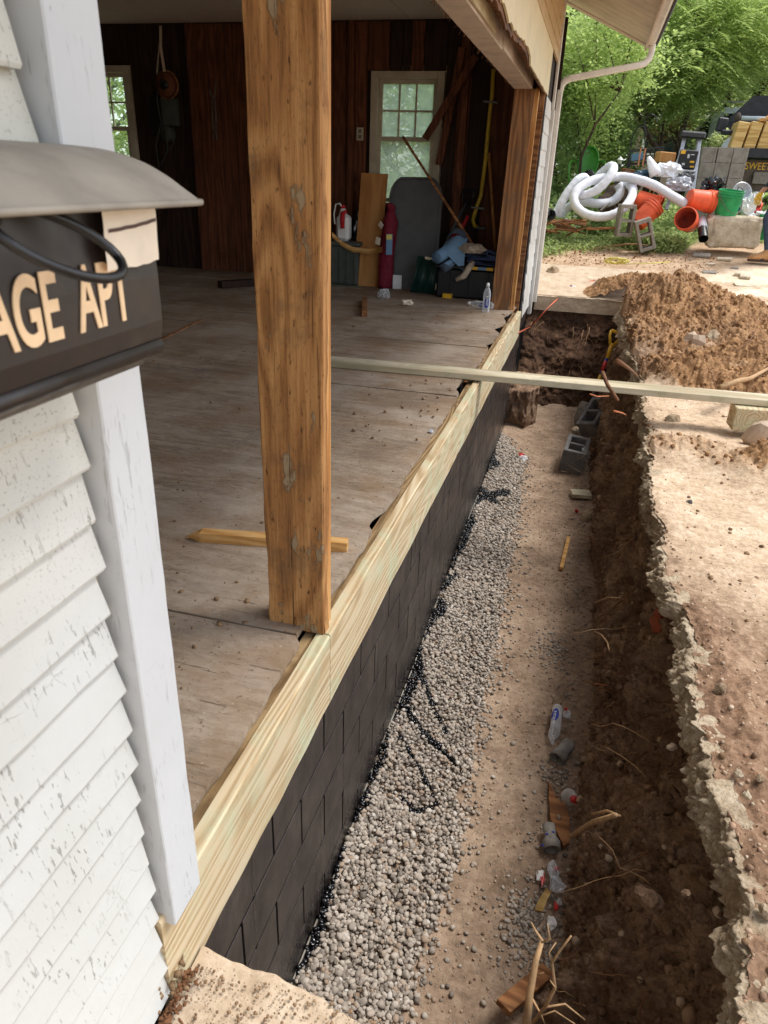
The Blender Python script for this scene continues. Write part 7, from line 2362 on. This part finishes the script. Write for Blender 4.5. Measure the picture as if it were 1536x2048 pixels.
# ground cover
def cover(name, n, xr, yr, size, mat, seed, hmax, dens=None, flat=.9):
    r = np.random.default_rng(seed)
    x = r.uniform(*xr, n); y = r.uniform(*yr, n)
    k = fbm(xyz(x, y) * 2.1, 4, .55, seed)
    if dens is not None:
        keep = dens(x, y, k) > r.uniform(0, 1, n); x, y, k = x[keep], y[keep], k[keep]
    n = len(x)
    z = G(y) + hmax * r.uniform(0, 1, n) * np.clip(.55 + k * 1.3, .1, 1.4)
    P = np.stack([x, y, z], -1)
    nr = r.normal(0, .6, (n, 3)); nr[:, 2] += flat; nr /= np.linalg.norm(nr, axis=1)[:, None]
    t = r.normal(0, 1, (n, 3)); t -= nr * (t * nr).sum(1)[:, None]; t /= np.linalg.norm(t, axis=1)[:, None]
    b = np.cross(nr, t); s = size * r.uniform(.5, 1.35, n)[:, None]
    V = np.stack([P, P + t * s * .5 + b * s * .34, P + t * s, P + t * s * .5 - b * s * .34], 1).reshape(-1, 3)
    return np_obj(name, V, np.arange(n * 4).reshape(-1, 4), M[mat], None, False, 'stuff')


gl = lambda x: np.interp(x, [-3, -.7, -.3, .4, 1.0, 1.25, 1.5], [9.5, 9.9, 10.45, 10.75, 10.7, 10.8, 11.9])
cover('weeds', 30000, (-1.4, 1.5), (9.5, 12.0), .040, 'weed', 301, .11, lambda x, y, k: np.clip((y - gl(x)) * 3 + k * 1.2, 0, 1))
cover('weeds', 9000, (.5, 1.4), (10.5, 11.4), .048, 'weed', 302, .24, lambda x, y, k: np.clip((y - gl(x)) * 3 + k, 0, 1) * (np.abs(x - .95) < .46))
cover('weeds', 22000, (-2.5, 3.0), (11.7, 15.5), .06, 'weed', 303, .16, None)
cover('weeds', 9000, (-1.3, .2), (11.6, 14), .075, 'leaf_dark', 304, .35, None)
cover('phlox_flowers', 900, (-1.15, -.15), (11.6, 13.2), .036, 'petal', 305, .42, lambda x, y, k: np.clip(.5 + k * 2.5, 0, 1))
cover('grass', 14000, (-8, 10), (14, 26), .16, 'leaf_mid', 306, .12, None)
cover('dead_leaves', 900, (-.6, 1.6), (9.9, 11.0), .03, 'splint', 307, .015, None)

# ================================================================== THE WALKING PERSON (only a leg and a glove reach into the photo)
def person(base, yaw):
    t = thing('person', 'person in work jeans, tan boots and yellow gloves walking at the right edge', 'person', base)
    me = bpy.data.meshes.new('body')
    # joints in the person's own frame: forward = +x, left = +y
    J = [((0, 0, .93), .135), ((0, 0, 1.08), .125), ((0, 0, 1.28), .150), ((.01, 0, 1.44), .10), ((.02, 0, 1.53), .055), ((.05, 0, 1.61), .085), ((.055, 0, 1.72), .09)]
    E = [(0, 1), (1, 2), (2, 3), (3, 4), (4, 5), (5, 6)]

    def chain(start, pts):
        prev = start
        for p, r_ in pts:
            J.append((p, r_)); E.append((prev, len(J) - 1)); prev = len(J) - 1
        return prev
    chain(0, [((.02, .095, .84), .10), ((.16, .10, .50), .066), ((.14, .10, .46), .064), ((.06, .10, .12), .046), ((.06, .10, .06), .045), ((.16, .105, .035), .038)])
    chain(0, [((-.02, -.095, .84), .10), ((-.02, -.10, .50), .066), ((-.04, -.10, .46), .064), ((-.30, -.10, .16), .046), ((-.32, -.10, .10), .045), ((-.24, -.105, .04), .036)])
    hands = []
    for s_, sw in ((1, -.10), (-1, .10)):
        w = chain(2, [((.0, s_ * .17, 1.40), .060), ((.02, s_ * .21, 1.36), .058), ((sw * .35, s_ * .25, 1.08), .043), ((sw * .5 + .03, s_ * .25, 1.05), .042), ((sw + .14, s_ * .24, .84), .029), ((sw + .16, s_ * .24, .80), .026), ((sw + .17, s_ * .24, .75), .034)])
        hx = sw + .17
        for f in range(4):
            o_ = (f - 1.5) * .019
            L_ = [.060, .072, .068, .054][f]
            chain(w, [((hx + o_ + .004, s_ * .235, .715), .0098), ((hx + o_ + .01, s_ * .225, .715 - L_ * .55), .0092), ((hx + o_ + .012, s_ * .212, .715 - L_), .008)])
        chain(w, [((hx + .035, s_ * .228, .76), .012), ((hx + .052, s_ * .215, .725), .0105), ((hx + .054, s_ * .208, .70), .0088)])
    me.from_pydata([j[0] for j in J], E, [])
    ob = bpy.data.objects.new('body', me); COL.objects.link(ob)
    md = ob.modifiers.new('skin', 'SKIN'); ob.modifiers.new('sub', 'SUBSURF').levels = 2
    ob.modifiers['sub'].render_levels = 2
    sk = me.skin_vertices[0].data
    for i, (p, r_) in enumerate(J): sk[i].radius = (r_, r_ * (1.25 if i in (0, 1, 2) else 1))
    sk[0].use_root = True
    dg = bpy.context.evaluated_depsgraph_get(); dg.update()
    m2 = bpy.data.meshes.new_from_object(ob.evaluated_get(dg))
    bpy.data.objects.remove(ob)
    m2.name = 'body'
    m2.materials.clear()
    for k in ('skin', 'jeans', 'shirt', 'glove'): m2.materials.append(M[k])
    for p in m2.polygons:
        c = p.center
        p.use_smooth = True
        arm = abs(c.y) > .185
        if c.z > 1.475: p.material_index = 0
        elif arm and c.z < .80: p.material_index = 3
        elif arm and c.z < .86: p.material_index = 0
        elif c.z > .95 or arm: p.material_index = 2
        else: p.material_index = 1
    b = bpy.data.objects.new('body', m2); COL.objects.link(b); b.parent = t
    # head details
    MB().rock((.045, 0, 1.72), (.108, .092, .10), 3, 3, .05).build('hair', M['hair'], t, True)
    mbf = MB().rock((.145, 0, 1.655), (.022, .014, .02), 2, 2, .05)
    mbf.build('nose', M['skin'], t, True)
    for s_ in (-1, 1):
        MB().rock((.128, s_ * .034, 1.68), (.010, .014, .009), 1, 2, .02, 0, (0, 0, 0)).build('eye', M['white'], t, True)
        MB().rock((.05, s_ * .092, 1.665), (.026, .010, .032), 1, 2, .05, 0, (0, 0, 0)).build('ear', M['skin'], t, True)
    MB().rock((.128, 0, 1.612), (.010, .026, .007), 1, 2, .03, 0, (0, 0, 0)).build('mouth', M['pink'], t, True)
    # boots
    for (bx_, by_, bz, pitch) in ((.06, .10, .0, 0), (-.32, -.10, .055, .45)):
        Mb2 = Matrix.Translation((bx_, by_, bz)) @ Euler((0, pitch, 0)).to_matrix().to_4x4()
        V = []; F = []; ns = 16
        prof_ = [(-.085, .050, .012, .10), (-.06, .052, .012, .20), (.0, .052, .012, .21), (.06, .050, .012, .125), (.12, .052, .012, .095), (.17, .050, .012, .085), (.205, .036, .014, .062), (.218, .012, .02, .040)]
        for (x_, w_, zl, zh) in prof_:
            for k in range(ns):
                a = 2 * math.pi * k / ns
                V.append((x_, w_ * math.cos(a), (zl + zh) / 2 + (zh - zl) / 2 * math.sin(a)))
        for i in range(len(prof_) - 1):
            for k in range(ns): F.append((i * ns + k, i * ns + (k + 1) % ns, (i + 1) * ns + (k + 1) % ns, (i + 1) * ns + k))
        F.append(tuple(range(ns))[::-1]); F.append(tuple((len(prof_) - 1) * ns + k for k in range(ns)))
        MB().add([Mb2 @ Vector(v) for v in V], F).build('boot', M['boot'], t, True)
        MB().box((.065, 0, .008), (.30, .095, .022), None, .01, 0, Mb2).build('boot_sole', M['sole'], t)
        MB().tube([Mb2 @ Vector((-.02, 0, .17)), Mb2 @ Vector((-.015, 0, .20))], .058, 14).build('jeans_hem', M['jeans'], t, True)
    return t


pb_ = PY(1545, 527, 10.6)
WLOC_save = dict(WLOC)
# built about the origin, then set down
def person_at(base, yaw):
    t = person((0, 0, 0), 0)
    t.location = base; t.rotation_euler = (0, 0, yaw)
    return t


person_at((pb_.x - .04, 10.6, float(G(10.6)) + .01), rad(176))
